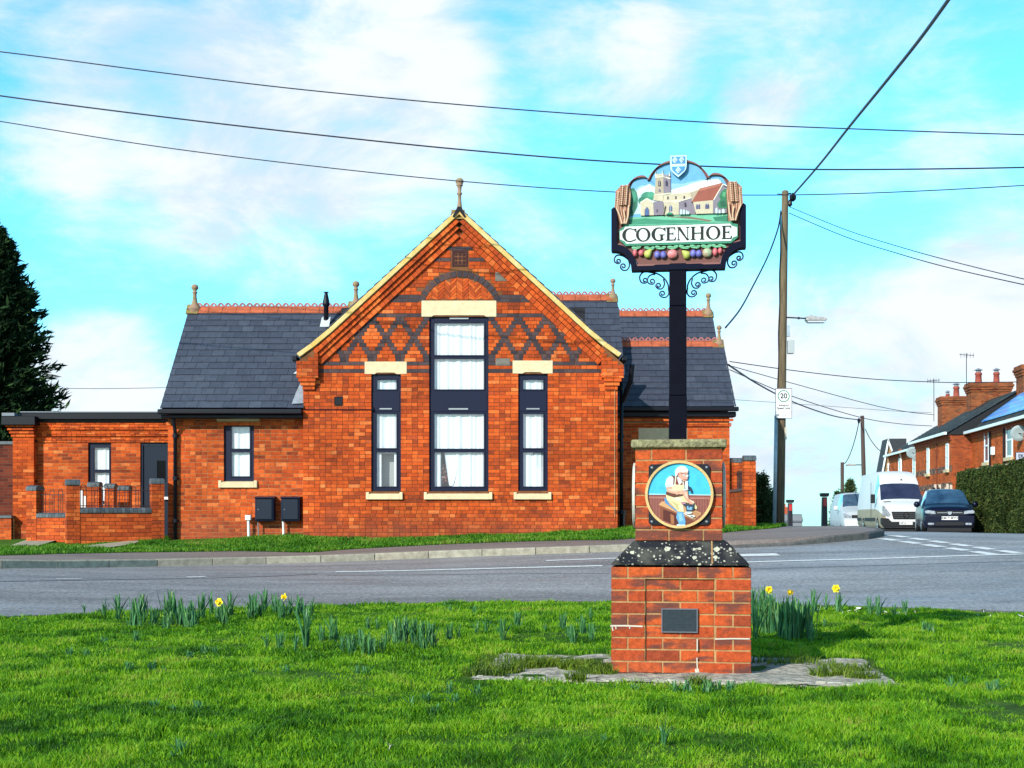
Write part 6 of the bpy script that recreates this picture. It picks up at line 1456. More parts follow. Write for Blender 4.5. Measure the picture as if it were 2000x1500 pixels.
# name plate and letters
P = Pic(cs, YF+.004)
P.poly('#3c8f72', [(300, 742), (1390, 742), (1400, 762), (1448, 775), (1448, 905), (1400, 945), (1380, 962), (320, 962), (300, 940), (258, 900), (255, 800), (300, 762)], .010); P.poly('#6fbf9e', [(312, 748), (1385, 748), (1392, 756), (310, 756)], .011)
P.poly('#eef3f0', [(316, 766), (1372, 766), (1388, 790), (1440, 806), (1440, 892), (1398, 908), (1378, 940), (330, 940), (310, 915), (262, 892), (262, 812), (300, 796)], .012)
P.done('name_plate', brd)
mb = MB(); YL0, YL1 = YF-.013, YF-.006
def LP(pts): mb.prism([cs(*p) for p in pts], YL0, YL1)
T_, B_ = 787, 920; cm = (T_+B_)/2
def stem(x, w, t=T_, b=B_, ser=13):
    LP([(x, t+6), (x+w, t+6), (x+w, b-6), (x, b-6)]); 
    for z in (t, b-8): LP([(x-ser, z), (x+w+ser, z), (x+w+ser-4, z+8), (x-ser+4, z+8)])
def O(x0, x1):
    cx = (x0+x1)/2; rx = (x1-x0)/2; ry = (B_-T_)/2+3; n = 40
    A = [cs(cx+rx*math.cos(2*math.pi*i/n), cm+ry*math.sin(2*math.pi*i/n)) for i in range(n+1)]
    q = .10; Bb = [cs(cx+(rx-27)*math.cos(2*math.pi*i/n+q*0)*1.0+4*math.sin(2*math.pi*i/n)*1, cm+(ry-9)*math.sin(2*math.pi*i/n)) for i in range(n+1)]; mb.strip(A, Bb, YL0, YL1)
def Cc(x0, x1):
    cx = x0+(x1-x0)*.56; rx = cx-x0; ry = (B_-T_)/2+3; n = 30; a0, a1 = math.radians(48), math.radians(312)
    A = [cs(cx+rx*1.02*math.cos(-(a0+(a1-a0)*i/n)), cm+ry*math.sin(-(a0+(a1-a0)*i/n))) for i in range(n+1)]
    Bb = [cs(cx+(rx-27*math.sin((a0+(a1-a0)*i/n)/2)**2-3)*math.cos(-(a0+(a1-a0)*i/n))+3, cm+(ry-9)*math.sin(-(a0+(a1-a0)*i/n))) for i in range(n+1)]; mb.strip(A, Bb, YL0, YL1)
    ex = cx+rx*.72; LP([(ex-6, T_+4), (ex+14, T_+2), (ex+16, T_+38), (ex+8, T_+38), (ex-2, T_+18)])
    return cx, rx, ex
_, _, ex = Cc(287, 418); LP([(ex-4, B_-16), (ex+8, B_-26), (ex+12, B_-22), (ex-2, B_-4)])
O(425, 570)
cx, rx, ex = Cc(583, 712); LP([(672, 858), (696, 858), (696, 912), (672, 917)]); LP([(658, 856), (716, 856), (712, 864), (662, 864)])
def E(x):
    stem(x, 25); LP([(x+20, T_), (x+82, T_), (x+84, T_+26), (x+76, T_+26), (x+70, T_+9), (x+20, T_+9)]); LP([(x+20, cm-6), (x+56, cm-6), (x+58, cm-16), (x+64, cm-16), (x+64, cm+12), (x+58, cm+12), (x+56, cm+3), (x+20, cm+3)]); LP([(x+20, B_-9), (x+74, B_-9), (x+84, B_-30), (x+92, B_-30), (x+86, B_), (x+20, B_)])
E(738)
stem(850, 8, ser=12); stem(942, 8, ser=14, b=B_-4); LP([(838, T_), (872, T_), (952, B_+2), (938, B_+2)])
stem(988, 25); stem(1078, 25); LP([(1008, cm-5), (1082, cm-5), (1082, cm+4), (1008, cm+4)])
O(1130, 1272); E(1297)
mb.build('name_letters', paint('#0c0c10', 1), brd)
# wheat sheaves
def sheaf(f_):
    P = Pic(cs, YF-.002)
    A = lambda pts: f_(pts) if f_ else pts
    P.poly('#b08068', A([(216, 400), (275, 345), (355, 345), (372, 420), (365, 560), (350, 740), (265, 745), (240, 620), (216, 560)]), .004); P.poly('#7a4c38', A([(225, 560), (265, 590), (300, 735), (262, 742), (240, 650)]), .006)
    for (x0, y0, x1, y1, x2, y2) in ((235, 400, 235, 560, 290, 740), (285, 350, 270, 560, 300, 740), (330, 350, 315, 560, 310, 740), (365, 430, 350, 600, 320, 740), (250, 480, 250, 600, 280, 740)):
        P.line('#cf9c80', A(smooth_poly([(x0, y0), (x1, y1), (x2, y2)])), 13, .009); P.line('#8d5a3c', A(smooth_poly([(x0+9, y0+20), (x1+9, y1), (x2+7, y2)])), 4, .010)
    for (hx, hy, n) in ((236, 415, 9), (284, 352, 11), (328, 352, 11)):
        for i in range(n):
            y = hy+i*19; x = hx-(i*1.5)
            for s in (-1, 1): 
                e = [(x+s*9+11*math.cos(t)*.8, y+8*math.sin(t)*1.2+s*0) for t in np.linspace(0, 2*math.pi, 8)[:-1]]; P.poly('#ba8468' if s < 0 else '#dfb498', A(e), .012)
    for a in (((228, 580), (262, 660), (286, 742)), ((352, 560), (345, 660), (322, 742)), ((300, 600), (312, 680), (306, 742))): P.line('#e4bc9e', A(smooth_poly(list(a))), 14, .013)
    return P.done('wheat_sheaf', brd)
sheaf(None); sheaf(lambda pts: mirror(pts, 853))
# fruit swag
P = Pic(cs, YF+.012)
for (x, y, rx, ry, rot) in ((410, 985, 30, 17, .3), (450, 975, 28, 15, -.3), (540, 985, 34, 14, .2), (590, 990, 26, 16, -.5), (650, 985, 34, 16, .4), (700, 988, 30, 14, -.3), (775, 988, 36, 16, .2), (820, 985, 34, 15, -.3), (890, 985, 36, 16, .4), (940, 992, 30, 14, -.2), (1000, 985, 34, 17, .3), (1045, 990, 28, 14, -.4), (1110, 985, 34, 16, .2), (1160, 985, 32, 15, -.3), (1215, 985, 30, 15, .4), (1265, 985, 30, 15, -.3), (1310, 992, 28, 13, .4)):
    P.ell('#7fc79a', x, y, rx, ry, .012, 12, rot); P.line('#3f8a60', [(x-rx*.7, y), (x+rx*.7, y)], 3, .014)
P.done('leaf_swag', brd)
def fruit(nm, cx, cy_, rx, ry, hexc, hex2=None, neck=None):
    mb = MB(); c = cs(cx, cy_); a = cs(cx+rx, cy_)[0]-c[0]; b = abs(cs(cx, cy_+ry)[1]-c[1]); n = 14; k = len(mb.v); rings = 6
    for i in range(rings+1):
        t = math.pi/2*i/rings
        for j in range(n):
            an = 2*math.pi*j/n; w_ = 1.0
            dx, dz = a*math.cos(t)*math.cos(an), b*math.cos(t)*math.sin(an)
            if neck: 
                u = dx*neck[0]+dz*neck[1]; 
                if u > 0: f = 1+u/max(a, b)*.55; px_, pz_ = -neck[1], neck[0]; v_ = dx*px_+dz*pz_; v_ *= (1-.55*u/max(a, b)); dx, dz = u*f*neck[0]+v_*px_, u*f*neck[1]+v_*pz_
            mb.v.append((c[0]+dx, YF+.004-.022*math.sin(t), c[1]+dz))
    for i in range(rings):
        for j in range(n): q = (j+1) % n; mb.face([k+i*n+j, k+i*n+q, k+(i+1)*n+q, k+(i+1)*n+j])
    mb.face([k+rings*n+j for j in range(n)])
    m_ = paint(hexc) if not hex2 else mat('paint_'+hexc+hex2[1:], lin(hexc), .5, .4, rgb2=lin(hex2), vscale=18)
    return mb.build(nm, m_, brd, smooth=True)
for (x, y, rx, ry) in ((415, 1035, 24, 40), (478, 1035, 28, 34), (1222, 1045, 26, 42), (1272, 1035, 22, 34)): fruit('strawberry', x, y, rx, ry, '#c8505c', '#dc7a80')
for (x, y) in ((640, 1058), (702, 1060), (1002, 1055), (1060, 1058)): fruit('plum', x, y, 33, 40, '#54509a', '#7a78c0')
for (x, y, nx_) in ((545, 1045, (.7, .7)), (935, 1065, (-.75, .66))): fruit('pear', x, y, 40, 46, '#c9cf6c', '#a8a850', nx_)
fruit('apple', 794, 1055, 52, 50, '#c96a6e', '#e0a0a0'); fruit('apple', 1142, 1050, 50, 50, '#b87868', '#8fc09a')
# scroll ironwork
M_scroll = mat('scroll_iron', (.006, .010, .055), .45, .5)
def spiral(c, r0, r1, a0, turns, n=40):
    return [(c[0]+(r0+(r1-r0)*i/n)*math.cos(a0+turns*2*math.pi*i/n), c[1]+(r0+(r1-r0)*i/n)*math.sin(a0+turns*2*math.pi*i/n)) for i in range(n+1)]
def scroll(curves, f_, th=.0052):
    mb = MB()
    for pts in curves:
        q = [cs(*p) for p in (f_(pts) if f_ else pts)]; mb.tube([(x, SDy-.0, z) for x, z in q], th, 6)
    return mb.build('scroll_bracket', M_scroll, vs, smooth=True)
lower = [smooth_poly([(752, 1400), (748, 1350), (715, 1290), (650, 1240), (580, 1222), (510, 1212), (470, 1240), (460, 1280), (480, 1322), (520, 1328)]) + spiral((512, 1300), 28, 8, 1.2, -1.1)[2:],
         smooth_poly([(620, 1240), (565, 1250), (540, 1290), (550, 1330), (590, 1342)]) + spiral((585, 1312), 30, 8, 1.3, -1.1)[2:],
         smooth_poly([(700, 1290), (712, 1340), (690, 1385), (650, 1390), (624, 1365)]) + spiral((652, 1358), 28, 8, 2.9, 1.1)[2:],
         smooth_poly([(752, 1390), (756, 1440), (730, 1475), (690, 1476), (660, 1450)]) + spiral((692, 1440), 30, 8, 2.9, 1.1)[2:]]
for f_ in (None, lambda p: mirror(p, 849)): scroll(lower, f_)
upper = [smooth_poly([(352, 1110), (340, 1080), (290, 1045), (235, 1034), (205, 1060), (204, 1100), (235, 1122)]) + spiral((240, 1095), 26, 7, 1.6, -1.1)[2:],
         smooth_poly([(352, 1105), (354, 1150), (330, 1188), (290, 1190), (264, 1165)]) + spiral((292, 1150), 30, 8, 2.8, 1.1)[2:]]
for f_ in (None, lambda p: mirror(p, 852)): scroll(upper, f_)

# ================================================================ POLES, LAMPS, SIGNS
M_wood = mat('pole_wood', (.20, .145, .085), .9, .2, rgb2=(.085, .065, .045), vscale=6, bump=.6, bscale=30)
t_ = M_wood.node_tree
def stretch(m, sc):
    for n in list(m.node_tree.nodes):
        if n.type == 'TEX_NOISE':
            mpn = m.node_tree.nodes.new('ShaderNodeMapping'); mpn.inputs['Scale'].default_value = sc; src = n.inputs['Vector'].links[0].from_socket
            m.node_tree.links.new(src, mpn.inputs[0]); m.node_tree.links.new(mpn.outputs[0], n.inputs['Vector'])
stretch(M_wood, (3, 3, .25))
PDp = 36.0; pb = W(1522.5, 1026, PDp); pt = W(1533.5, 372, PDp)
pole = thing('telegraph_pole', 'tall weathered wooden telegraph pole leaning slightly beside the grass corner', 'pole', (pb.x, PDp, Z(pb.x, PDp)))
Lp = Vector((pt.x-pb.x, 0, pt.z-pole.location.z)); PB = Vector(pole.location)
mb = MB(); n = 10; mb.tube([Lp*(i/n) for i in range(n)]+[Lp*.997, Lp], [.138-.045*i/n for i in range(n)]+[.092, .05], 14); mb.build('shaft', M_wood, pole, smooth=True)
def onpole(py, dx=0, dy=0): f = (pt.z-EYE-(HZ-py)*PDp/F)/(pt.z-pole.location.z); f = 1-f; return Vector((Lp.x*f+dx, dy, Lp.z*f))
M_galv = mat('galvanised', (.42, .50, .56), .45, .5, .3, var=.15)
a = onpole(812, -.155, -.06); b_ = onpole(1030, -.155, -.06); mb = MB(); mb.tube([b_, a], .055, 10); mb.build('conduit', M_galv, pole, smooth=True)
mb = MB(); mb.tube([onpole(y, -.12+.01*math.sin(y), -.05) for y in range(812, 400, -20)], .016, 5); mb.build('riser_cable', M_black, pole)
mb = MB(); q = onpole(666, .24, 0); mb.box(q.x-.10, q.x+.07, -.09, .09, q.z-.36, q.z+.02); bevel(mb.build('junction_box', mat('box_grey', (.42, .45, .46), .5), pole), .015, 2)
mb = MB(); q = onpole(640, .15, -.0); mb.box(q.x-.05, q.x+.04, -.05, .05, q.z-.25, q.z+.06); mb.build('bracket', M_galv, pole)
mb = MB(); q = onpole(385, .14); mb.lathe([(.03, -.12), (.09, -.06), (.10, .02), (.05, .08), (.02, .12)], (q.x+.08, 0, q.z), 10); q2 = onpole(397, .1); mb.lathe([(.02, -.1), (.07, -.04), (.06, .05), (.02, .1)], (q2.x+.04, 0, q2.z), 8); mb.tube([onpole(378, -.02), onpole(378, .17)], .02, 5); mb.tube([onpole(379, -.22), onpole(379, -.05)], .012, 5); mb.build('cable_clamp', M_black, pole)
mb = MB(); q = onpole(845, .09, -.12); mb.box(q.x-.02, q.x+.04, q.y-.01, q.y, q.z-.20, q.z+.14); mb.build('identity_tag', mat('tag_cream', (.55, .5, .38), .6), pole)
# lamp on the pole
lp = onpole(620)+PB; lamp = thing('street_lamp', 'grey street lamp on a thin arm from the tall telegraph pole', 'street lamp', (lp.x+.09, lp.y, lp.z)); s_ = PDp/F
mb = MB(); mb.tube([(0, 0, 0), (.58, 0, -.03)], .02, 6); mb.lathe([(.03, -.03), (.03, .03)], (.35, 0, -.02), 8); mb.build('arm', M_black, lamp)
M_lampb = mat('lamp_grey', (.38, .36, .36), .6, .4, var=.3, vscale=14); mb = MB(); mb.prism([(.54, -.10), (.55, .02), (.64, .035), (1.08, -.005), (1.13, -.06), (1.10, -.10)], -.12, .12); mb.box(.66, .72, -.03, .03, .03, .07); bevel(mb.build('lamp_head', M_lampb, lamp), .02, 2)
mb = MB(); mb.prism([(.56, -.102), (1.10, -.102), (1.06, -.155), (.60, -.155)], -.10, .10); bevel(mb.build('lamp_bowl', mat('lamp_bowl', (.55, .58, .62), .2, .5, coat=.3), lamp), .015, 2)
# advisory speed sign
M_sw = mat('sign_white', (.85, .86, .86), .45, .4, var=.06); q = onpole(789, -.0, -.17)+PB; sg = thing('speed_sign', 'white rectangular advisory 20 speed limit sign fixed to the tall wooden pole', 'sign', (q.x+.02, q.y, q.z))
wS, hS = .225, .415; mb = MB(); mb.box(-wS, wS, -.006, 0, -hS, hS); pl_ = bevel(mb.build('sign_plate', M_sw, sg), .003, 1)
mb = MB(); bR = (-wS, wS, -hS, hS); cells(mb, -wS-.006, wS+.006, -hS-.006, hS+.006, [grow(bR, -.008)], -.010, .004); mb.build('sign_edge', mat('sign_edge', (.10, .11, .14), .5), sg)
mb = MB(); mb.strip(circ(.0, .205, .168, 40), circ(0, .205, .142, 40), -.0085, -.004); mb.box(-wS+.01, wS-.01, -.0082, -.004, -.245, -.236); mb.build('green_ring', mat('sign_green', (.02, .22, .12), .5), sg)
M_txt = mat('sign_text', (.02, .02, .03), .6)
text_mesh('20', .20, 'numerals', M_txt, sg, (0, -.0095, .205), ext=.001, bold=.004)
text_mesh('Advisory\nSpeed Limit', .078, 'lettering', M_txt, sg, (0, -.0095, -.095), ext=.001, bold=.0015)
mb = MB(); mb.strip(circ(-.15, -.325, .034, 16), circ(-.15, -.325, .012, 16), -.0085, -.004); mb.build('crest', mat('crest_grey', (.18, .18, .2), .6), sg)
text_mesh('Council', .045, 'small_lettering', MATS['crest_grey'], sg, (0.0, -.0095, -.325), ext=.001)
mb = MB(); mb.box(-.14, .16, .001, .05, .16, .19); mb.box(-.14, .16, .001, .05, -.19, -.16); mb.build('sign_clip', M_galv, sg)

# ---- overhead cables
M_cab = mat('cable', (.012, .014, .03), .5, .4)
def cable(label, pts, r=.012, m=None):
    """pts: photo pixels with distances; smoothed"""
    P3 = [W(*p) for p in pts]; out = []
    N = len(P3)
    for i in range(N-1):
        p0, p1, p2, p3 = P3[max(i-1, 0)], P3[i], P3[i+1], P3[min(i+2, N-1)]
        for k in range(8):
            t = k/8; out.append(.5*((2*p1)+(-p0+p2)*t+(2*p0-5*p1+4*p2-p3)*t*t+(-p0+3*p1-3*p2+p3)*t**3))
    out.append(P3[-1]); o0 = out[0].copy(); mb = MB(); mb.tube([p-o0 for p in out], r, 6); o = mb.build('overhead_cable', m or M_cab, smooth=True); o.location = o0; return tag(o, label, 'cable')
cable('highest overhead cable crossing the whole sky above the gable', [(-300, 70, 22), (0, 101, 22), (300, 140, 22), (600, 176, 22), (1000, 213, 22), (1400, 240, 22), (1700, 253, 22), (2000, 263, 22), (2300, 270, 22)], .010)
cable('second overhead cable, thicker, passing behind the top of the painted sign', [(-300, 142, 21), (0, 187, 21), (300, 226, 21), (600, 261, 21), (900, 292, 21), (1200, 316, 21), (1500, 329, 21), (1700, 331, 21), (2000, 327, 21), (2300, 318, 21)], .012)
cable('lowest overhead cable crossing the gable finial and the painted sign', [(-300, 190, 23), (0, 237, 23), (300, 285, 23), (600, 323, 23), (900, 354, 23), (1200, 375, 23), (1450, 381, 23), (1700, 377, 23), (2000, 362, 23), (2300, 340, 23)], .009)
cable('thick twisted cable rising steeply to the right from the telegraph pole top', [(1546, 384, 36), (1600, 322, 30), (1660, 246, 25), (1730, 160, 21), (1800, 72, 18), (1880, -40, 15), (1960, -160, 13)], .026)
cable('thick service cable dropping from the telegraph pole to the school roof', [(1525, 415, 36), (1519, 448, 35.5), (1500, 500, 34), (1470, 560, 33), (1445, 605, 32), (1417, 640, 30)], .022)
cable('upper of two thin cables running down right from the telegraph pole', [(1542, 404, 36), (1650, 448, 33), (1750, 480, 30), (1850, 508, 28), (2000, 545, 25), (2150, 578, 23)], .010)
cable('lower of two thin cables running down right from the telegraph pole', [(1541, 416, 36), (1650, 462, 33), (1750, 494, 30), (1850, 522, 28), (2000, 556, 25), (2150, 586, 23)], .011)
cable('dark sagging cable between the right school roof and the distant pole', [(1422, 712, 40), (1480, 750, 48), (1542, 782, 56), (1600, 804, 64), (1640, 815, 70), (1679, 820, 76)], .030)
cable('long far cable crossing above the terrace chimneys', [(1425, 706, 60), (1560, 725, 62), (1700, 740, 64), (1822, 746, 66), (1880, 747, 66), (2060, 745, 66)], .022)
cable('faint cable slanting from the school towards the terrace chimney', [(1425, 714, 60), (1560, 752, 65), (1700, 790, 70), (1770, 804, 72), (1823, 810, 74)], .018)
cable('faint lower cable slanting down towards the terrace roof', [(1425, 722, 60), (1545, 773, 65), (1680, 815, 72), (1760, 828, 76), (1820, 832, 80)], .020)
cable('looping cable between the two distant poles', [(1678, 822, 76), (1672, 850, 77), (1663, 880, 78), (1654, 900, 79), (1648, 906, 80)], .026)
cable('cable dropping right from the distant pole to the gabled house', [(1690, 838, 76), (1700, 858, 78), (1715, 877, 82), (1728, 886, 90)], .024)
cable('thin wire above the annexe roof between conifer and school', [(100, 758, 60), (200, 759, 60), (330, 757, 60)], .014)
cable('very faint far wire above the small van', [(1425, 780, 90), (1600, 792, 90), (1750, 803, 90), (1820, 806, 90)], .014)

# ---- distant poles
def far_pole(label, px, pyb, pxt, pyt, D, r):
    a = W(px, pyb, D); b = W(pxt, pyt, D); zb = Z(a.x, D); t = thing('telegraph_pole', label, 'pole', (a.x, D, zb)); mb = MB(); f = (a.z-zb)/(b.z-zb); mb.tube([(-(b.x-a.x)*f, 0, -.2), (b.x-a.x, 0, b.z-zb)], [r, r*.75], 10); mb.build('shaft', mat('far_pole_wood', (.07, .045, .04), .9), t, smooth=True); return t, b
t, b = far_pole('distant dark wooden pole behind the high roofed white van', 1688, 925, 1684, 812, 76, .15)
mb = MB(); mb.lathe([(.05, -.2), (.10, 0), (.05, .1)], (b.x-t.location.x-.2, 0, b.z-t.location.z-.25), 8); mb.build('cable_clamp', M_black, t)
q = W(1684, 908, 76); L2 = thing('street_lamp', 'distant street lamp with short arm pointing left behind the vans', 'street lamp', (q.x, q.y, q.z)); mb = MB(); mb.tube([(0, 0, 0), (-.45, 0, .0)], .03, 6); mb.build('arm', M_black, L2); mb = MB(); mb.prism([(-.40, -.06), (-.42, .05), (-.8, .08), (-.98, .0), (-.9, -.07)], -.12, .12); bevel(mb.build('lamp_head', M_lampb, L2), .02, 2)
t, b = far_pole('short distant post left of the distant lamp', 1645, 962, 1645, 903, 80, .14)

# ---- bollards
M_bol = mat('bollard_black', (.010, .010, .016), .5, .5); M_red = mat('reflector_red', (.55, .03, .03), .35, .5)
def bollard(px, ptop, D, label, first=None):
    a = W(px, ptop, D); z = Z(a.x, D)+.117
    if first is not None: o = copy_tree(first, (a.x, D, z), 0, label); o.scale.z = (a.z-z)/1.0; return o
    t = thing('bollard', label, 'bollard', (a.x, D, z), 0, 'bollards along the pavement'); mb = MB(); mb.prism([(-.085, 0), (.085, 0), (.07, .88), (-.07, .88)], -.08, .08); bevel(mb.build('post', M_bol, t), .015, 2)
    mb = MB(); mb.prism([(-.09, .89), (.09, .89), (.125, .94), (.125, 1.0), (-.125, 1.0), (-.125, .94)], -.12, .12); bevel(mb.build('cap', M_bol, t), .01, 1)
    mb = MB(); mb.box(-.05, .05, -.088, -.076, .62, .84); mb.build('reflector', M_red, t); t.scale.z = (a.z-z)/1.0; return t
bo = bollard(1610, 963, 39, 'black bollard with red reflector standing alone by the small white van')
bollard(1543, 976, 45, 'black bollard with red reflector just right of the telegraph pole', bo); bollard(1489, 980, 43, 'black bollard with red reflector half hidden left of the telegraph pole', bo)
# ================================================================ FAR RIGHT: street frame turned 6.7 degrees
ST = math.atan(.117)
def street(px, D): return ((px-1000)*D/F, D)
# ---- vehicles. local frame: x across (left of picture negative), y towards the rear, front at y=0
M_tyre = mat('tyre', (.012, .012, .013), .85, .2); M_rim = mat('alloy', (.50, .52, .55), .3, .5, .7); M_trim = mat('black_plastic', (.012, .013, .016), .6, .3)
M_hl = mat('headlamp_glass', (.55, .60, .66), .08, .8, .3, rgb2=(.18, .20, .24), vscale=14, coat=1); M_chr = mat('chrome', (.75, .77, .80), .15, .5, 1)
M_wsg = mat('screen_glass', (.030, .050, .090), .06, .8, coat=1, rgb2=(.07, .12, .17), vscale=2.2); M_plate = mat('number_plate', (.78, .78, .76), .4, .4); M_sg = mat('side_glass', (.02, .03, .05), .05, .8, coat=1)
def body(root, paintm, stations, glass_front, glass_side, name='body', lower=None, lowm=None, glassm=None):
    """stations: (y, zlow, half width, z belt, half width at belt, z roof, half width at roof)"""
    rows = []
    for (y, zl, w, zb, wb, zt, wt) in stations:
        half = [(w*.90, zl), (w*.985, zl+.12), (w, zl+(zb-zl)*.45), (w*.995, zl+(zb-zl)*.75), (wb, zb), ((wb+wt)/2+.012, (zb+zt)/2), (wt, zt-.055), (wt*.80, zt-.012), (wt*.4, zt+.006), (0, zt+.012)]
        full = [(-x, z) for x, z in half] + [(x, z) for x, z in half[::-1][1:]]; rows.append([(x, y, z) for x, z in full])
    n = len(rows[0]); allv = [p for r in rows for p in r]
    parts = {'body': [], 'windscreen': [], 'side_window': [], 'lower': []}
    for i in range(len(rows)-1):
        for j in range(n-1):
            h = j if j < n//2 else n-2-j
            f = (i*n+j, (i+1)*n+j, (i+1)*n+j+1, i*n+j+1)
            y0 = stations[i][0]; y1 = stations[i+1][0]
            if glass_front[0] <= y0 < glass_front[1] and h >= 6: k = 'windscreen'
            elif any(a <= y0 < b for a, b in glass_side) and h in (4, 5): k = 'side_window'
            elif lower and h <= lower: k = 'lower'
            else: k = 'body'
            parts[k].append(f)
    cap0 = tuple(range(n)); cap1 = tuple((len(rows)-1)*n+j for j in range(n))[::-1]; parts['body'] += [cap0, cap1]
    # underside
    for i in range(len(rows)-1): parts['body'].append((i*n+n-1, (i+1)*n+n-1, (i+1)*n, i*n))
    out = {}
    for k, nm, m in (('body', 'body', paintm), ('lower', 'lower_body', lowm), ('windscreen', 'windscreen', glassm or M_wsg), ('side_window', 'side_window', M_sg)):
        if not parts[k]: continue
        sides = [parts[k]] if k != 'side_window' else [[f for f in parts[k] if allv[f[0]][0] < 0], [f for f in parts[k] if allv[f[0]][0] > 0]]
        for fs in sides:
            used = sorted(set(i for f in fs for i in f)); mp_ = {a: b for b, a in enumerate(used)}; mb = MB(); mb.v = [allv[i] for i in used]; mb.f = [tuple(mp_[i] for i in f) for f in fs]; mb.m = [0]*len(fs)
            o = mb.build(nm, m, root); auto_smooth(o, 38); out[k] = o
    return out
def wheel(root, x, y, r, w, sgn):
    mb = MB(); mb.lathe([(r*.62, -w/2), (r*.93, -w/2), (r, -w/2+.03), (r, w/2-.03), (r*.93, w/2), (r*.62, w/2)], (x, y, r), 22, axis='x'); t = mb.build('wheel', M_tyre, root, smooth=False); auto_smooth(t, 35)
    mb = MB(); xo = x+sgn*(w/2-.012)
    mb.lathe([(r*.64, x+sgn*w*.3-x), (r*.64, sgn*(w/2+.004)), (r*.56, sgn*(w/2-.01)), (.04, sgn*(w/2-.03))], (x, y, r), 20, axis='x')
    for k in range(5):
        a = k*2*math.pi/5; b0 = len(mb.v); mb.box(-.012, .012, -.035, .035, .04, r*.60); mb.rot(b0, Matrix.Translation((xo+sgn*.006, y, r)) @ Matrix.Rotation(a, 4, 'X'))
    mb.build('rim', M_rim, t)
    return t
def place(root, D, px, yaw): root.location = (street(px, D)[0], D, Z(street(px, D)[0], D)+.004); root.rotation_euler = (0, 0, -math.radians(yaw))
# black hatchback
M_blk = mat('paint_black', (.004, .006, .022), .28, .25, coat=.15)
car = thing('hatchback_car', 'black hatchback parked in front of the tall white van beside the hedge', 'car')
ST1 = [(0, .24, .60, .60, .56, .70, .50), (.04, .20, .74, .66, .70, .78, .62), (.14, .19, .82, .72, .78, .86, .68), (.35, .18, .855, .80, .81, .915, .72), (.65, .18, .865, .85, .82, .955, .74), (.98, .18, .865, .90, .825, .99, .75),
       (1.02, .18, .865, .905, .825, 1.01, .74), (1.30, .18, .865, .92, .825, 1.24, .66), (1.62, .18, .865, .93, .825, 1.46, .60), (1.72, .18, .865, .93, .825, 1.49, .59), (2.2, .18, .865, .93, .825, 1.52, .59), (2.9, .18, .865, .94, .825, 1.51, .58), (3.45, .18, .86, .95, .82, 1.45, .56), (3.85, .20, .84, .95, .80, 1.15, .62), (4.02, .24, .80, .90, .76, 1.0, .66), (4.07, .30, .74, .80, .70, .88, .62)]
body(car, M_blk, ST1, (1.02, 1.62), [(1.30, 2.2), (2.2, 3.45)], glassm=mat('hatch_screen', (.04, .10, .18), .08, .6, coat=.4, rgb2=(.010, .03, .07), vscale=2.4))
for sx in (-1, 1):
    for y in (.78, 3.30): wheel(car, sx*.765, y, .305, .19, sx)
    mb = MB(); y0 = -.0
    mb.prism([(sx*.44, .635), (sx*.78, .66), (sx*.80, .72), (sx*.74, .775), (sx*.47, .745)], -.012, .20); h = bevel(mb.build('headlight', M_hl, car), .012, 2)
    mb = MB(); mb.box(*sorted((sx*.50, sx*.70)), -.02, .06, .27, .345); fo = bevel(mb.build('fog_lamp', M_hl, car), .015, 2)
    mb = MB(); mb.lathe([(.03, -.11), (.10, -.06), (.11, .02), (.05, .09)], (sx*.96, 1.32, .98), 10, axis='x'); mi = mb.build('mirror', M_blk, car, smooth=True)
    mb = MB(); mb.strip([(0.78+.345*math.cos(a), .305+.345*math.sin(a)) for a in np.linspace(0, math.pi, 12)], [(0.78+.30*math.cos(a), .305+.30*math.sin(a)) for a in np.linspace(0, math.pi, 12)], 0, .01)
mb = MB(); mb.box(-.46, .46, -.008, .10, .61, .75); bevel(mb.build('grille', M_trim, car), .01, 1); 
mb = MB(); mb.box(-.40, -.09, -.022, .0, .675, .693); mb.box(.09, .40, -.022, .0, .675, .693); mb.build('grille_bar', M_chr, car)
mb = MB(); mb.prism([(-.085, .725), (.085, .725), (.065, .66), (.03, .615), (-.03, .615), (-.065, .66)], -.03, 0); bevel(mb.build('badge', M_chr, car), .006, 1)
mb = MB(); mb.prism([(-.74, .245), (.74, .245), (.80, .40), (.80, .585), (-.80, .585), (-.80, .40)], -.005, .3); bevel(mb.build('bumper', M_blk, car), .03, 3)
mb = MB(); mb.box(-.46, .46, -.015, .02, .26, .37); mb.build('lower_grille', M_trim, car)
mb = MB(); mb.box(-.26, .26, -.03, -.008, .445, .56); pl = mb.build('number_plate', M_plate, car); text_mesh('KM68 MYO', .105, 'plate_text', M_txt, pl, (0, -.033, .502), ext=.001, bold=.003)
mb = MB(); mb.tube([(0, 1.76, 1.50), (0, 1.9, 1.68)], .006, 5); mb.build('aerial', M_trim, car)
for sx in (-1, 1):
    mb = MB(); mb.tube([(sx*.25, 1.03, 1.015), (sx*.0-.1, 1.10, 1.08)], .008, 5); mb.build('wiper', M_trim, car)
mb = MB(); mb.box(-.70, .70, .08, 3.95, .05, .24); mb.build('underbody_shade', M_trim, car)  # dark box standing in for the shadow under the car
place(car, 43.0, 1855, 13.5)
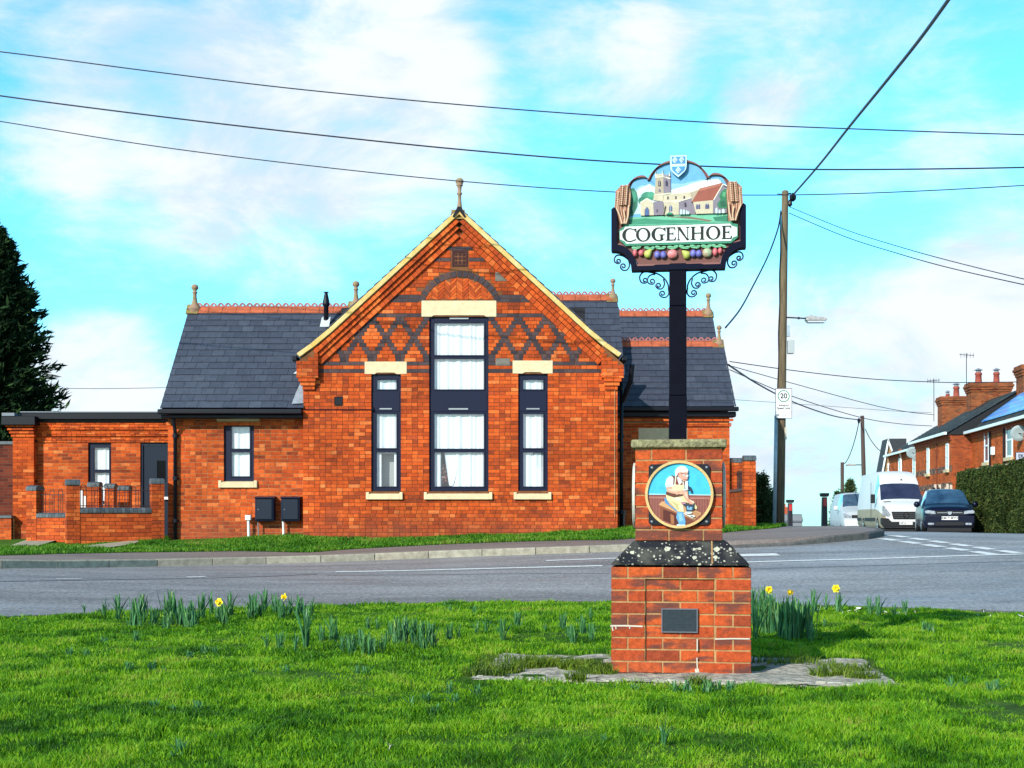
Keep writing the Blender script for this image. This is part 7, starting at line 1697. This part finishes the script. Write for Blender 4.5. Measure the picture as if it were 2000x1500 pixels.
# high roofed white van
M_van = mat('paint_white', (.60, .61, .62), .5, .25); M_dirt = mat('dirty_white', (.42, .36, .25), .6, .3, rgb2=(.24, .20, .13), vscale=4)
van = thing('panel_van', 'tall white panel van with dirty lower sides parked behind the black hatchback', 'van')
ST2 = [(0, .30, .80, .86, .76, .98, .68), (.06, .26, .92, .98, .88, 1.12, .78), (.22, .24, .98, 1.08, .93, 1.22, .82), (.6, .24, .99, 1.16, .94, 1.32, .84), (.92, .24, .99, 1.22, .95, 1.42, .86), (.96, .24, .99, 1.24, .95, 1.45, .86), (1.25, .24, .99, 1.26, .95, 1.78, .83), (1.60, .24, .99, 1.28, .96, 2.12, .80),
       (1.68, .24, .99, 1.28, .96, 2.20, .80), (2.0, .24, .99, 1.30, .965, 2.48, .76), (2.4, .24, .99, 1.30, .97, 2.62, .74), (2.9, .24, .99, 1.30, .97, 2.68, .76), (4.5, .24, .99, 1.30, .97, 2.70, .78), (6.9, .24, .99, 1.30, .97, 2.68, .78), (7.0, .30, .97, 1.30, .95, 2.62, .76)]
body(van, M_van, ST2, (.96, 1.60), [(1.60, 2.4)], lower=2, lowm=M_dirt, glassm=mat('van_screen', (.018, .020, .050), .08, .8, coat=1, rgb2=(.035, .04, .08), vscale=2))
for sx in (-1, 1):
    for y in (1.0, 5.1): wheel(van, sx*.88, y, .345, .22, sx)
    mb = MB(); mb.prism([(sx*.60, .80), (sx*.66, .70), (sx*.93, .74), (sx*.95, 1.14), (sx*.88, 1.17)], -.015, .25); bevel(mb.build('headlight', M_hl, van), .015, 2)
    mb = MB(); mb.box(*sorted((sx*1.03, sx*1.22)), 1.28, 1.42, 1.28, 1.66); bevel(mb.build('mirror', M_trim, van), .04, 3)
    mb = MB(); mb.box(*sorted((sx*.98, sx*1.005)), 1.6, 4.6, .52, .66); mb.box(*sorted((sx*.98, sx*1.005)), 5.6, 6.9, .52, .66); mb.build('side_moulding', M_trim, van)
    mb = MB(); mb.box(*sorted((sx*.985, sx*1.002)), 2.72, 2.74, .5, 2.2); mb.build('door_seam', M_trim, van)
mb = MB(); mb.prism([(-.88, .27), (.88, .27), (.98, .42), (.98, .66), (.70, .64), (.58, .50), (-.58, .50), (-.70, .64), (-.98, .66), (-.98, .42)], -.05, .30); bevel(mb.build('bumper', M_trim, van), .03, 3)
mb = MB(); mb.prism([(-.50, .60), (.50, .60), (.58, .92), (-.58, .92)], -.03, .12); bevel(mb.build('grille', M_trim, van), .02, 2)
mb = MB()
for z in (.68, .76, .84): mb.box(-.50, .50, -.045, -.025, z-.012, z+.012)
mb.build('grille_slat', mat('slat_grey', (.06, .065, .07), .4), van)
mb = MB(); mb.strip(circ(0, .77, .12, 24), circ(0, .77, .10, 24), -.06, -.04)
for a in (90, 210, 330): t_a = math.radians(a); mb.tube([(0, -.05, .77), (.105*math.cos(t_a), -.05, .77+.105*math.sin(t_a))], .009, 5)
mb.build('badge', M_chr, van)
mb = MB(); mb.box(-.26, .26, -.075, -.052, .38, .49); pl = mb.build('number_plate', M_plate, van); text_mesh('KP14', .10, 'plate_text', M_txt, pl, (-.12, -.077, .435), ext=.001, bold=.003)
mb = MB(); mb.prism([(-.80, 1.345), (-.50, 1.36), (-.52, 1.325), (-.72, 1.32)], .62, .80); mb.build('bonnet_vent', M_trim, van)
mb = MB(); mb.tube([(0, 1.0, 1.48), (-.25, 1.2, 1.75)], .008, 5); mb.tube([(.1, 1.78, 2.27), (.12, 1.70, 2.30)], .03, 6); mb.build('wiper', M_trim, van)
mb = MB(); mb.box(-.85, .85, .1, 6.8, .08, .30); mb.build('underbody_shade', M_trim, van)  # dark box filling in the shadow beneath the van
place(van, 53.0, 1769, 7.2)
# smaller white van
v2 = thing('small_van', 'smaller silver white van parked at the back, left of the tall van', 'van')
ST3 = [(0, .30, .74, .72, .70, .84, .62), (.05, .24, .86, .86, .82, .98, .72), (.25, .22, .92, .95, .88, 1.08, .78), (.7, .22, .94, 1.02, .90, 1.18, .80), (.95, .22, .95, 1.06, .91, 1.26, .80), (.99, .22, .95, 1.07, .91, 1.28, .80), (1.3, .22, .95, 1.08, .91, 1.60, .74), (1.62, .22, .95, 1.08, .91, 1.88, .69), (1.72, .22, .95, 1.08, .91, 1.92, .69), (2.3, .22, .95, 1.08, .92, 1.96, .70), (3.2, .22, .95, 1.08, .92, 1.96, .70), (4.8, .22, .95, 1.08, .92, 1.94, .70), (4.9, .28, .92, 1.06, .90, 1.88, .68)]
body(v2, mat('paint_silver', (.40, .43, .46), .5, .3), ST3, (.99, 1.62), [(1.30, 2.3)])
for sx in (-1, 1):
    for y in (.9, 3.9): wheel(v2, sx*.83, y, .33, .2, sx)
    mb = MB(); mb.prism([(sx*.52, .80), (sx*.55, .70), (sx*.86, .72), (sx*.90, .90), (sx*.84, .93)], -.015, .22); bevel(mb.build('headlight', M_hl, v2), .015, 2)
    mb = MB(); mb.lathe([(.03, -.12), (.12, -.08), (.12, .06), (.04, .12)], (sx*1.06, 1.35, 1.18), 10, axis='x'); mb.build('mirror', M_van, v2, smooth=True)
mb = MB(); mb.box(-.80, .80, -.03, .2, .28, .62); bevel(mb.build('bumper', M_van, v2), .04, 3); mb = MB(); mb.box(-.50, .50, -.02, .05, .70, .84); mb.build('grille', M_trim, v2)
place(v2, 62.0, 1684, 7)

# ---- hedge
def leaf_cloud(name, pts, nrm, size, m, parent=None, jit=.9):
    n = len(pts); r = RS; a = r.normal(size=(n, 3)); a /= np.linalg.norm(a, axis=1)[:,None]; a = nrm*(1-jit)+a*jit; u = np.cross(a, r.normal(size=(n, 3))); u /= np.linalg.norm(u, axis=1)[:,None]; v = np.cross(a, u); v /= (np.linalg.norm(v, axis=1)[:,None]+1e-9)
    s = size*(.6+.8*r.rand(n))[:,None]; V = np.stack([pts-u*s, pts+v*s*.45, pts+u*s, pts-v*s*.45], 1).reshape(-1, 3); b = np.arange(n)*4
    return np_mesh(name, V, np.stack([b, b+1, b+2, b+3], 1), np.zeros((0, 3), int), m, parent)
M_hedge = island_mat('hedge_leaf', [(0, (.014, .028, .007)), (.5, (.034, .056, .012)), (.85, (.055, .080, .018)), (1, (.10, .10, .03))], .8, .5, 2.2, 0, spec=.15)
M_hcore = mat('hedge_core', (.016, .024, .008), 1, .05)
def hedge(label, x0, x1, y0, y1, h, seed):
    """box from local 0; x0.. depth along street y"""
    cx, cy_ = x0, y0; zb = Z(x0, y0)-.1; t = thing('hedge', label, 'hedge', (x0, y0, zb), -ST, 'clipped hedges on the right'); Wd, Ld = x1-x0, y1-y0
    mb = MB(); mb.box(.06, Wd, .06, Ld-.04, 0, h-.06); mb.build('inner_branches', M_hcore, t)
    n = 52000; rs = np.random.RandomState(seed); f = rs.rand(n); P = np.zeros((n, 3)); N = np.zeros((n, 3)); a, b = rs.rand(n), rs.rand(n); k = np.searchsorted([.40, .72, .90], f)
    P[k==0] = np.stack([0*a, a*Ld, b*h], 1)[k==0]; N[k==0] = (-1, 0, 0); P[k==1] = np.stack([a*Wd, 0*a, b*h], 1)[k==1]; N[k==1] = (0, -1, 0); P[k==2] = np.stack([a*Wd, b*Ld, 0*a+h], 1)[k==2]; N[k==2] = (0, 0, 1); P[k==3] = np.stack([a*Wd, 0*a+Ld, b*h], 1)[k==3]; N[k==3] = (0, 1, 0)
    bump = .05*np.sin(P[:,1]*3+seed)+.04*np.sin(P[:,2]*4+P[:,0]*3)+.03*np.sin(P[:,1]*9+P[:,2]*7)+rs.normal(size=n)*.03; P += N*bump[:,None]; leaf_cloud('foliage', P, N, .045, M_hedge, t)
hx = lambda D: 16.0+.117*(D-40)
hedge('dark clipped hedge at the right picture edge, nearer of the two sections', hx(36.5)+.05, hx(36.5)+2.6, 36.5, 41.8, 2.46, 3)
hedge('dark clipped hedge section directly behind the black hatchback', hx(42.0)-.12, hx(42)+2.6, 42.0, 48.6, 2.36, 5)

# ---- conifer on the left
def spray_tree(name, label, cat, x, y, H, R, m, seed, nb=900, leaf=.16, base=.0, per=26, trunk=.2, shape=.8, droop=.25):
    rs = np.random.RandomState(seed); zb = Z(x, y); t = thing(name, label, cat, (x, y, zb))
    mb = MB(); mb.tube([(0, 0, -.1), (.03, 0, H*.5), (0, 0, H*.96)], [trunk, trunk*.55, .02], 8); mb.build('trunk', mat('conifer_bark', (.06, .04, .03), .9), t)
    pts = []; dirs = []
    for i in range(nb):
        f = rs.rand()**.85; z = base+(H-base)*f; r = R*((1-f)**shape)*(.62+.50*rs.rand()**2.0)+.08; az = rs.rand()*2*np.pi
        d = np.array([np.cos(az), np.sin(az), .30+.35*f]); d /= np.linalg.norm(d); L = r; 
        for k in range(per):
            s = (k+rs.rand())/per; q = s**.6; p = np.array([0, 0, z-L*.25])+d*L*q + np.array([0, 0, -droop*L*q*q*.4])+rs.normal(size=3)*.10*(1.2-q*.8); pts.append(p); dirs.append(d)
    P = np.array(pts); Dr = np.array(dirs)+rs.normal(size=(len(pts), 3))*.45; Dr /= np.linalg.norm(Dr, axis=1)[:,None]
    sd = np.cross(Dr, rs.normal(size=P.shape)); sd /= np.linalg.norm(sd, axis=1)[:,None]; s = leaf*(.6+.8*rs.rand(len(P)))[:,None]
    V = np.stack([P-Dr*s, P+sd*s*.22, P+Dr*s*1.1, P-sd*s*.22], 1).reshape(-1, 3); b = np.arange(len(P))*4; np_mesh('crown', V, np.stack([b, b+1, b+2, b+3], 1), np.zeros((0, 3), int), m, t); return t
M_con = island_mat('conifer_leaf', [(0, (.008, .018, .010)), (.6, (.014, .032, .014)), (.9, (.024, .050, .018)), (1, (.05, .10, .03))], .9, .5, 1.4, 0, spec=.03)
c_ = W(-14, 0, 38); spray_tree('conifer_tree', 'tall dark conifer rising behind the annexe at the left edge', 'tree', c_.x, 38, W(0, 448, 38).z-Z(c_.x, 38), 3.0, M_con, 5, nb=1800, leaf=.15, base=.3, per=36, shape=.60)
M_con2 = island_mat('shrub_leaf', [(0, (.03, .05, .02)), (.6, (.05, .085, .03)), (1, (.10, .12, .05))], .9, .4, 2, 0, spec=.1)
def shrub(label, px, ptop, D, Rr, seed, nb=160, m=None, nm='conifer_shrub'):
    a = W(px, ptop, D); return spray_tree(nm, label, 'shrub', a.x, D, a.z-Z(a.x, D), Rr, m or M_con2, seed, nb=nb, leaf=.09, per=18, trunk=.05, shape=.7)
shrub('dark pointed evergreen shrub behind the garden wall left of the telegraph pole', 1484, 932, 37, .42, 8, 200)
shrub('smaller evergreen shrub touching the left side of the telegraph pole', 1502, 962, 37.5, .38, 9, 160)
shrub('bushy shrub behind the roof of the small white van', 1660, 938, 72, 1.1, 10, 260)
shrub('ragged bush seen between the bollard and the small white van', 1636, 962, 70, .55, 11, 200)
# bare twigs beyond the garden wall
a = W(1436, 905, 40); tw = thing('bare_tree', 'leafless winter tree with fine twigs behind the garden wall', 'tree', (a.x, 40, Z(a.x, 40))); mb = MB(); r = random.Random(6)
def twig(p, d, L, rad, lv):
    q = p+d*L; mb.tube([p, (p+q)/2+Vector((r.uniform(-1, 1), r.uniform(-1, 1), r.uniform(-1, 1)))*L*.06, q], [rad, rad*.8, rad*.6], 4, close=False)
    if lv:
        for _ in range(3 if lv > 1 else 4): twig(p+d*L*r.uniform(.5, 1), (d+Vector((r.uniform(-1, 1), r.uniform(-1, 1), r.uniform(-.4, .9)))*.75).normalized(), L*r.uniform(.55, .8), rad*.6, lv-1)
twig(Vector((0, 0, 0)), Vector((0, 0, 1)), .95, .045, 5); mb.build('branches', mat('twig_bark', (.13, .09, .10), .9), tw)
# small shed and chimney at the crest
a = W(1532, 1040, 84); b = W(1567, 990, 84); sh_ = thing('distant_bungalow', 'small grey roofed house with brick chimney low on the skyline by the pole', 'house', (a.x, 84, a.z-1))
mb = MB(); mb.box(0, b.x-a.x, 0, 3, 0, 1.2+a.z*0+ (W(0, 1012, 84).z-a.z)); mb.build('wall', mat('grey_render', (.20, .22, .25), .9), sh_); zt_ = W(0, 1004, 84).z-a.z+1; mb = MB(); mb.prism([(-.1, zt_-.5), (3.1, zt_-.5), (3.0, zt_), (.4, zt_)], -0.05, b.x-a.x+.05, ax='x'); mb.build('roof', mat('grey_roof', (.13, .15, .18), .8), sh_)
mb = MB(); cz = W(0, 987, 84).z-a.z+1; mb.box(.12, .55, 1.0, 1.6, zt_-.6, cz-.1); mb.box(.17, .32, 1.1, 1.3, cz-.1, cz+.1); mb.build('chimney', mat('far_chimney', (.42, .09, .04), .9), sh_)
# road sign post thin far
# ---- terrace houses. local frame: x away from the street (right), y along the street (away), walls face -x
M_hb = brick_tex('terrace_brick', [(.32, .055, .012), (.48, .085, .016), (.56, .11, .022), (.42, .075, .016)], (.36, .14, .06), rh=.078)
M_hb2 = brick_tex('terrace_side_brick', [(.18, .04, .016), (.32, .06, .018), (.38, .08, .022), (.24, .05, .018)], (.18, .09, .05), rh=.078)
M_cb = brick_tex('chimney_brick', [(.13, .035, .018), (.26, .06, .022), (.32, .09, .03), (.16, .06, .03)], (.14, .09, .05), rh=.085)
M_hs = island_mat('old_slate', [(0, (.022, .024, .026)), (.6, (.038, .040, .040)), (1, (.075, .075, .066))], .75, .3, 3, .3, 20, spec=.25)
M_wh = mat('white_gloss', (.78, .80, .82), .4, .5); M_hst = mat('house_stone', (.58, .46, .28), .9, .2, var=.2, vscale=4); M_bb = island_mat('blue_band', [(0, (.05, .045, .05)), (.49, (.10, .07, .06)), (.51, (.40, .20, .10)), (1, (.30, .13, .07))], .9, .2, 10, 0)
hg = 1.10
def SP(D, off): # point on a facade line: base facade passes (22.76, 56.9)
    return (22.76+.117*(D-56.9)+off*math.cos(ST), D-off*math.sin(ST)*0)
def house(name, label, D0, D1, off, gz=6.2, rise=2.1, half=3.2, side_m=None, stone_base=None):
    """D0 near end, D1 far end of the facade; off: set back from the line"""
    x, y = SP(D0, off); zb = .75; L = (D1-D0)/math.cos(ST); t = thing(name, label, 'house', (x, y, zb), -ST); H = gz-zb
    mb = MB(); mb.box(0, 2*half, 0, L, 0, H-.28)
    w_ = mb.build('wall', M_hb, t); 
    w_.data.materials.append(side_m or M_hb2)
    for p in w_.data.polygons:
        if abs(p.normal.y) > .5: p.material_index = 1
    mb = MB(); mb.prism([(0, H-.28), (0, H-.20), (half, H-.22+rise), (2*half, H-.20), (2*half, H-.28)], .0, L); g_ = mb.build('gable', M_hb2, t)
    mb = MB(); 
    for s in range(2):
        n = 14; Ls = math.hypot(half+.3, rise*(half+.3)/half); r = random.Random(D0*7+s)
        for i in range(n):
            f0, f1 = i/n, min(1, (i+1.25)/n); y_ = -.12-(.15 if i % 2 else 0)
            while y_ < L+.1:
                a_, b_ = max(y_, -.12), min(y_+.32, L+.12)
                if b_-a_ > .05:
                    k = len(mb.v)
                    for f, lf in ((f0, .05), (f0, .03), (f1, .02)):
                        X = -.3+(half+.3)*f; Zz = H-.12-.2+(rise+.2)*f+lf+.04
                        if s: X = 2*half-X
                        mb.v += [(X, a_+.004, Zz), (X, b_-.004, Zz)]
                    mb.face([k, k+1, k+5, k+4]); mb.face([k, k+2, k+3, k+1])
                y_ += .32
    rf = mb.build('roof', M_hs, t); mb = MB(); mb.prism([(-.28, H-.30), (half, H-.12+rise), (2*half+.28, H-.30)], -.08, L+.08); mb.build('roof_core', M_trim, rf)
    mb = MB(); mb.box(-.42, -.28, -.12, L+.1, H-.30, H-.16); mb.build('gutter', M_wh, t)
    mb = MB(); mb.box(-.10, .0, 0, L, H-.42, H-.28); mb.box(-.05, -.0, .0, L, H-.56, H-.421); mb.build('eaves_band', mat('eaves_brick', (.34, .06, .02), .9), t)
    return t, L, H
def hwin(t, y, w, z0, z1, arch=False, sill_=True):
    mb = MB(); cells(mb, y-w/2, y+w/2, z0, z1, [(y-w/2+.09, y+w/2-.09, z0+.09, (z0+z1)/2-.04), (y-w/2+.09, y+w/2-.09, (z0+z1)/2+.04, z1-.09)], -.05, .02)
    for i in range(len(mb.v)): a, b, c = mb.v[i]; mb.v[i] = (b, a, c)
    mb.f = [f[::-1] for f in mb.f]; f = mb.build('window', M_wh, t); mb = MB(); mb.box(-.025, -.01, y-w/2+.05, y+w/2-.05, z0+.05, z1-.05); mb.build('pane', mat('terrace_glass', (.05, .09, .13), .1, .7, coat=.5), f)
    if sill_: mb = MB(); mb.box(-.14, .0, y-w/2-.12, y+w/2+.12, z0-.16, z0-.003); mb.build('sill', M_hst, f)
    mb = MB(); mb.box(-.03, .0, y-w/2-.06, y+w/2+.06, z1+.003, z1+.2); mb.build('lintel', mat('brick_lintel', (.42, .08, .02), .9), f)
def chimney(t, x, y, wx, wy, z0, z1, pots, m=None):
    mb = MB(); mb.box(x-wx/2, x+wx/2, y-wy/2, y+wy/2, z0, z1-.55); 
    for i, e in enumerate((.05, .10, .15, .10)): mb.box(x-wx/2-e, x+wx/2+e, y-wy/2-e, y+wy/2+e, z1-.548+i*.137, z1-.55+(i+1)*.137)
    c = mb.build('chimney', m or M_cb, t)
    for (dx, dy, h, r) in pots:
        mb = MB(); mb.lathe([(r*1.2, 0), (r, .06), (r*.85, h*.75), (r*1.1, h*.8), (r*.9, h)], (x+dx, y+dy, z1), 10); p_ = mb.build('chimney_pot', mat('pot_red', (.30, .06, .04), .8), c, smooth=True)
        mb = MB(); mb.lathe([(r*.7, h), (r*.7, h+.12), (r*1.3, h+.13), (r*.1, h+.26)], (x+dx, y+dy, z1), 10); mb.build('cowl', M_lead, p_)
# nearest house A
hA, LA, HA = house('terrace_house', 'brick house with solar panels at the right picture edge', 46.0, 66.6, 0.0, gz=6.2, rise=2.35)
for D in (48.0, 52.5, 57.2, 61.4): pass
def yl(px): # along-facade distance for a photo column (facade line through the pixel)
    return None
def facade_y(px, D0, off):
    # intersect sight line with the facade line
    k = (px-1000)/F; base = 22.76-.117*56.9+off*math.cos(ST); D = base/(k-.117); return (D-D0)/math.cos(ST), D
for px, w, yt, yb in ((1928, .85, 838, 903), (1972.5, 1.05, 825, 893)):
    yy_, D = facade_y(px, 46, 0); z1 = EYE+(HZ-yt)*D/F-.75; z0 = EYE+(HZ-yb)*D/F-.75; hwin(hA, yy_, w, z0, z1)
for y in (4.0, 8.2): hwin(hA, y, .9, 3.3, 5.0)
for y in (2.0, 6, 9, 13, 17): hwin(hA, y, .95, .9, 2.6)
z_b = EYE+(HZ-908)*62/F-.75; mb = MB(); mb.box(-.02, 0, .2, LA-.1, z_b-.30, z_b-.02); mb.build('stone_band', M_hst, hA)
for px in (1936.5, 1964): yy_, D = facade_y(px, 46, 0); mb = MB(); mb.tube([(-.08, yy_, HA-.4), (-.08, yy_, .1)], .05, 6); mb.build('downpipe', M_trim, hA)
mb = MB(); k = len(mb.v)
def roofp(y, f, lift=.16): X = -.3+3.5*f; return (X-.0, y, HA-.12-.2+(2.35+.2)*f+.04+lift)
ya, _ = facade_y(1900, 46, -.2); 
mb.v += [roofp(20.0, .18), roofp(2.0, .18), roofp(2.0, .80), roofp(20.0, .80)]; mb.face([0, 1, 2, 3]); mb.v += [roofp(20.0, .18, .10), roofp(2.0, .18, .10), roofp(2.0, .80, .10), roofp(20.0, .80, .10)]; mb.face([0, 4, 5, 1]); mb.face([1, 5, 6, 2]); mb.face([3, 7, 4, 0]); mb.face([2, 6, 7, 3])
M_sol = bpy.data.materials.new('solar_cells'); M_sol.use_nodes = True; t = M_sol.node_tree; b = t.nodes['Principled BSDF']; tcn = t.nodes.new('ShaderNodeTexCoord'); sp = t.nodes.new('ShaderNodeSeparateXYZ'); t.links.new(tcn.outputs['Object'], sp.inputs[0]); cb = t.nodes.new('ShaderNodeCombineXYZ'); t.links.new(sp.outputs[1], cb.inputs[0]); t.links.new(sp.outputs[0], cb.inputs[1])
br_ = t.nodes.new('ShaderNodeTexBrick'); br_.offset = 0; br_.inputs['Scale'].default_value = 1; br_.inputs['Brick Width'].default_value = .9; br_.inputs['Row Height'].default_value = .45; br_.inputs['Mortar Size'].default_value = .03; br_.inputs['Color1'].default_value = (.03, .20, .62, 1); br_.inputs['Color2'].default_value = (.05, .27, .70, 1); br_.inputs['Mortar'].default_value = (.35, .45, .6, 1)
t.links.new(cb.outputs[0], br_.inputs['Vector']); t.links.new(br_.outputs['Color'], b.inputs['Base Color']); b.inputs['Roughness'].default_value = .3; b.inputs['Coat Weight'].default_value = .15
mb.build('solar_panel', M_sol, hA)
chimney(hA, 3.2, 20.1, 1.9, 1.3, 5.8, EYE+(HZ-716)*66/F-.75, [(.3, 0, .45, .16)])
# projecting house B
hB, LB, HB = house('terrace_house', 'orange brick house with tall narrow windows and twin chimney pots, middle of the terrace', 66.7, 76.2, -1.0, gz=6.2, rise=2.2, half=3.7)
for px, w, yt, yb in ((1813.5, .62, 875, 925), (1851, .62, 866, 917)):
    yy_, D = facade_y(px, 66.7, -1.0); z1 = EYE+(HZ-yt)*D/F-.75; z0 = EYE+(HZ-yb)*D/F-.75; hwin(hB, yy_, w, z0, z1)
yy_, D = facade_y(1831, 66.7, -1); mb = MB(); mb.tube([(-.05, yy_, HB-.5), (-.05, yy_, .2)], .03, 6); mb.build('downpipe', mat('red_pipe', (.18, .04, .02), .8), hB)
for zc in (EYE+(HZ-920)*71/F-.75, EYE+(HZ-951)*71/F-.75):
    mb = MB(); y_ = .02; i = 0
    while y_ < LB-.1:
        for j in range(4): 
            mb.box(-.012, .02, y_+(.05 if j % 2 else 0), y_+.10+(.05 if j % 2 else 0), zc-.16+j*.08, zc-.16+j*.08+.07)
        y_ += .21
    mb.box(-.004, .03, .0, LB-.05, zc-.18, zc+.15)
    mb.build('patterned_band', M_bb, hB)
for (px, h) in ((1877, 0),): pass
chimney(hB, 3.7, 7.6, 2.2, 1.2, 5.6, EYE+(HZ-749)*74/F-.75, [(-.55, 0, .62, .20), (.45, 0, .62, .18)], mat('chimney_mid', (.26, .055, .025), .9, .2, var=.35, vscale=9) if False else M_cb)
# further house C, set back, with downpipe and dishes
hC, LC, HC = house('terrace_house', 'set back far house of the terrace with satellite dishes and aerial mast', 76.3, 92.0, .25, gz=6.2, rise=2.0, half=3.3)
for px, w, yt, yb in ((1758, .9, 883, 920), (1786, .9, 896, 930)):
    yy_, D = facade_y(px, 76.3, .25); z1 = EYE+(HZ-yt)*D/F-.75; z0 = EYE+(HZ-yb)*D/F-.75; hwin(hC, yy_, w, z0, z1)
yy_, D = facade_y(1763, 76.3, .25); mb = MB(); mb.tube([(-.35, yy_-.9, HC-.2), (-.1, yy_, HC-.6), (-.08, yy_, .2)], .06, 6); mb.build('downpipe', M_wh, hC)
chimney(hC, 2.6, 7.6, 1.6, 1.3, 5.6, EYE+(HZ-777)*84/F-.75, [(-.3, 0, .2, .14), (.25, 0, .7, .2)])
chx = hC.location
def dish(px, py, D, r, nm_label, root):
    a = W(px, py, D); M = (Matrix.Translation(root.location) @ root.rotation_euler.to_matrix().to_4x4()).inverted(); p = M @ a; mb = MB(); b0 = len(mb.v)
    mb.lathe([(.02, .06), (r*.5, .045), (r, 0), (r*.98, -.015), (r*.5, .03)], (0, 0, 0), 18, axis='y'); mb.rot(b0, Matrix.Translation(p) @ Matrix.Rotation(math.radians(-12), 4, 'Z') @ Matrix.Rotation(math.radians(12), 4, 'X')); d = mb.build('satellite_dish', mat('dish_grey', (.30, .36, .38), .6), root, smooth=True); d['label'] = nm_label
    mb = MB(); mb.tube([p, p+Vector((r*.7, -.4, -r*.3))], .015, 5); mb.tube([p+Vector((0, .05, 0)), Vector((0, p.y+.2, p.z-.2))], .03, 5); mb.build('dish_arm', M_trim, d)
dish(1782, 884, 78.5, .36, 'larger satellite dish', hC); dish(1790, 893, 77.6, .25, 'smaller satellite dish', hC); dish(1990, 846, 57, .36, 'satellite dish at the picture edge', hA)
yy_, D = facade_y(1943, 46, 0); mb = MB(); q = yy_; mb.box(-.18, -.02, q-.15, q+.15, HA-1.6, HA-1.2); bevel(mb.build('alarm_box', M_wh, hA), .03, 2)
# aerials
def aerial(label, px, pyb, pyt, D, flip=1):
    a = W(px, pyb, D); b = W(px, pyt, D); t = thing('tv_aerial', label, 'aerial', tuple(a)); h = b.z-a.z; mb = MB(); mb.tube([(0, 0, 0), (0, 0, h)], .02, 5); mb.build('mast', M_trim, t); mb = MB(); z = h-.12
    mb.tube([(-.38*flip, 0, z+.05), (.42*flip, 0, z)], .018, 5)
    for i in range(5): x = -.3*flip+i*.17*flip; mb.tube([(x, 0, z-.14), (x, 0, z+.14)], .01, 4)
    mb.build('antenna', M_trim, t)
aerial('television aerial on a tall mast above the twin pot chimney', 1887.5, 752, 690, 70); aerial('television aerial on the mast left of the furthest chimney', 1824, 823, 740, 79, -1)
# gabled end house D
xg, Dg = W(1722, 0, 96).x, 96.0; hD = thing('gabled_house', 'far house with white bargeboards on its steep gable at the end of the terrace', 'house', (xg, Dg, .6), -ST)
ap = W(1733, 857, 96); Hd = ap.z-.6
def hp(px, py): a = W(px, py, 96); return ((a.x-xg)/math.cos(ST), a.z-.6)
mb = MB(); mb.prism([(hp(1723, 0)[0], 0), (hp(1750, 0)[0], 0), hp(1750, 885), hp(1742, 880), hp(1733, 861), hp(1724, 912)], 0, 2.2); mb.build('wall', mat('far_render', (.34, .20, .10), .9, var=.2, vscale=2), hD)
mb = MB(); mb.prism([hp(1733, 857), hp(1768, 857), hp(1768, 868), hp(1744, 886)], -.15, 2.4); mb.prism([hp(1733, 858), hp(1737, 862), hp(1725, 925), hp(1721, 925)], .0, 2.4); mb.build('roof', mat('far_slate', (.035, .037, .045), .8), hD)
mb = MB(); mb.strip([hp(1733, 855), hp(1720, 930)], [hp(1735.5, 860), hp(1723, 930)], -.22, -.152); mb.strip([hp(1733, 855), hp(1742, 880)], [hp(1732, 861), hp(1740, 883)], -.22, -.153); mb.build('bargeboard', M_wh, hD)
mb = MB(); q0, q1 = hp(1733, 915), hp(1745, 905); mb.box(q0[0], q1[0], -.03, .02, q0[1]-1, q1[1]); fd = mb.build('window', M_wh, hD); mb = MB(); mb.box(q0[0]+.1, q1[0]-.1, -.04, -.031, q0[1]-.9, q1[1]-.12); mb.build('pane', MATS['terrace_glass'], fd)
# wall sign near the edge
yy_, D = facade_y(1993, 46, 0); a = W(1993, 893, 44.5); sgn = thing('board_sign', 'small pale sign board with dark letters above the hedge at the right edge', 'sign', tuple(a)); mb = MB(); mb.box(-.16, .24, 0, .02, -.17, .17); mb.build('board', mat('board_lilac', (.50, .50, .62), .5), sgn)
mb = MB(); cells(mb, -.17, .25, -.18, .18, [(-.155, .235, -.165, .165)], -.008, .024); mb.build('board_edge', M_trim, sgn); text_mesh('EK', .17, 'lettering', M_txt, sgn, (.02, -.003, .04), ext=.001, bold=.004); mb = MB(); mb.tube([(0, .03, -.17), (0, .03, -1.6)], .025, 6); mb.build('support', M_trim, sgn)
# garden posts in front of the terrace, seen over the hatchback roof
pf = thing('picket_fence', 'white topped garden posts seen above the hatchback roof', 'fence', (W(1812, 0, 58).x, 58, Z(W(1812, 0, 58).x, 58)))
mb = MB(); z0f = 0; zt_ = W(0, 946, 58).z-pf.location.z
for px, tp in ((1817, 955), (1827, 946), (1836, 946), (1847, 952), (1851, 945), (1858, 947)): x = W(px, 0, 58).x-pf.location.x; mb.box(x-.045, x+.045, 0, .09, 0, W(0, tp, 58).z-pf.location.z)
mb.box(-.1, 1.2, .091, .12, .5, .62); mb.box(-.1, 1.2, .091, .12, 1.5, 1.62); mb.build('pickets', mat('picket_cream', (.62, .52, .42), .8), pf)
for i, px in enumerate((1824, 1833)):
    a = W(px, 955, 57.5); o = thing('planter_pot', 'dark round topped pot on the garden wall above the hatchback, %s one' % ('left', 'right')[i], 'pot', (a.x, 57.5, a.z-.4)); mb = MB(); mb.lathe([(.08, 0), (.12, .2), (.10, .34), (.05, .45), (.01, .48)], n=10); mb.build('pot', M_trim, o, smooth=True)
gwl = W(1805, 0, 58.4); t = thing('front_wall', 'low brick front garden wall of the terrace behind the vehicles', 'wall', (gwl.x, 58.4, Z(gwl.x, 58.4)-.1), -ST); mb = MB(); mb.box(0, .25, -12, 22, 0, W(0, 962, 58).z-gwl.z*0-Z(gwl.x, 58.4)-.0); mb.build('wall_bricks', M_hb, t)
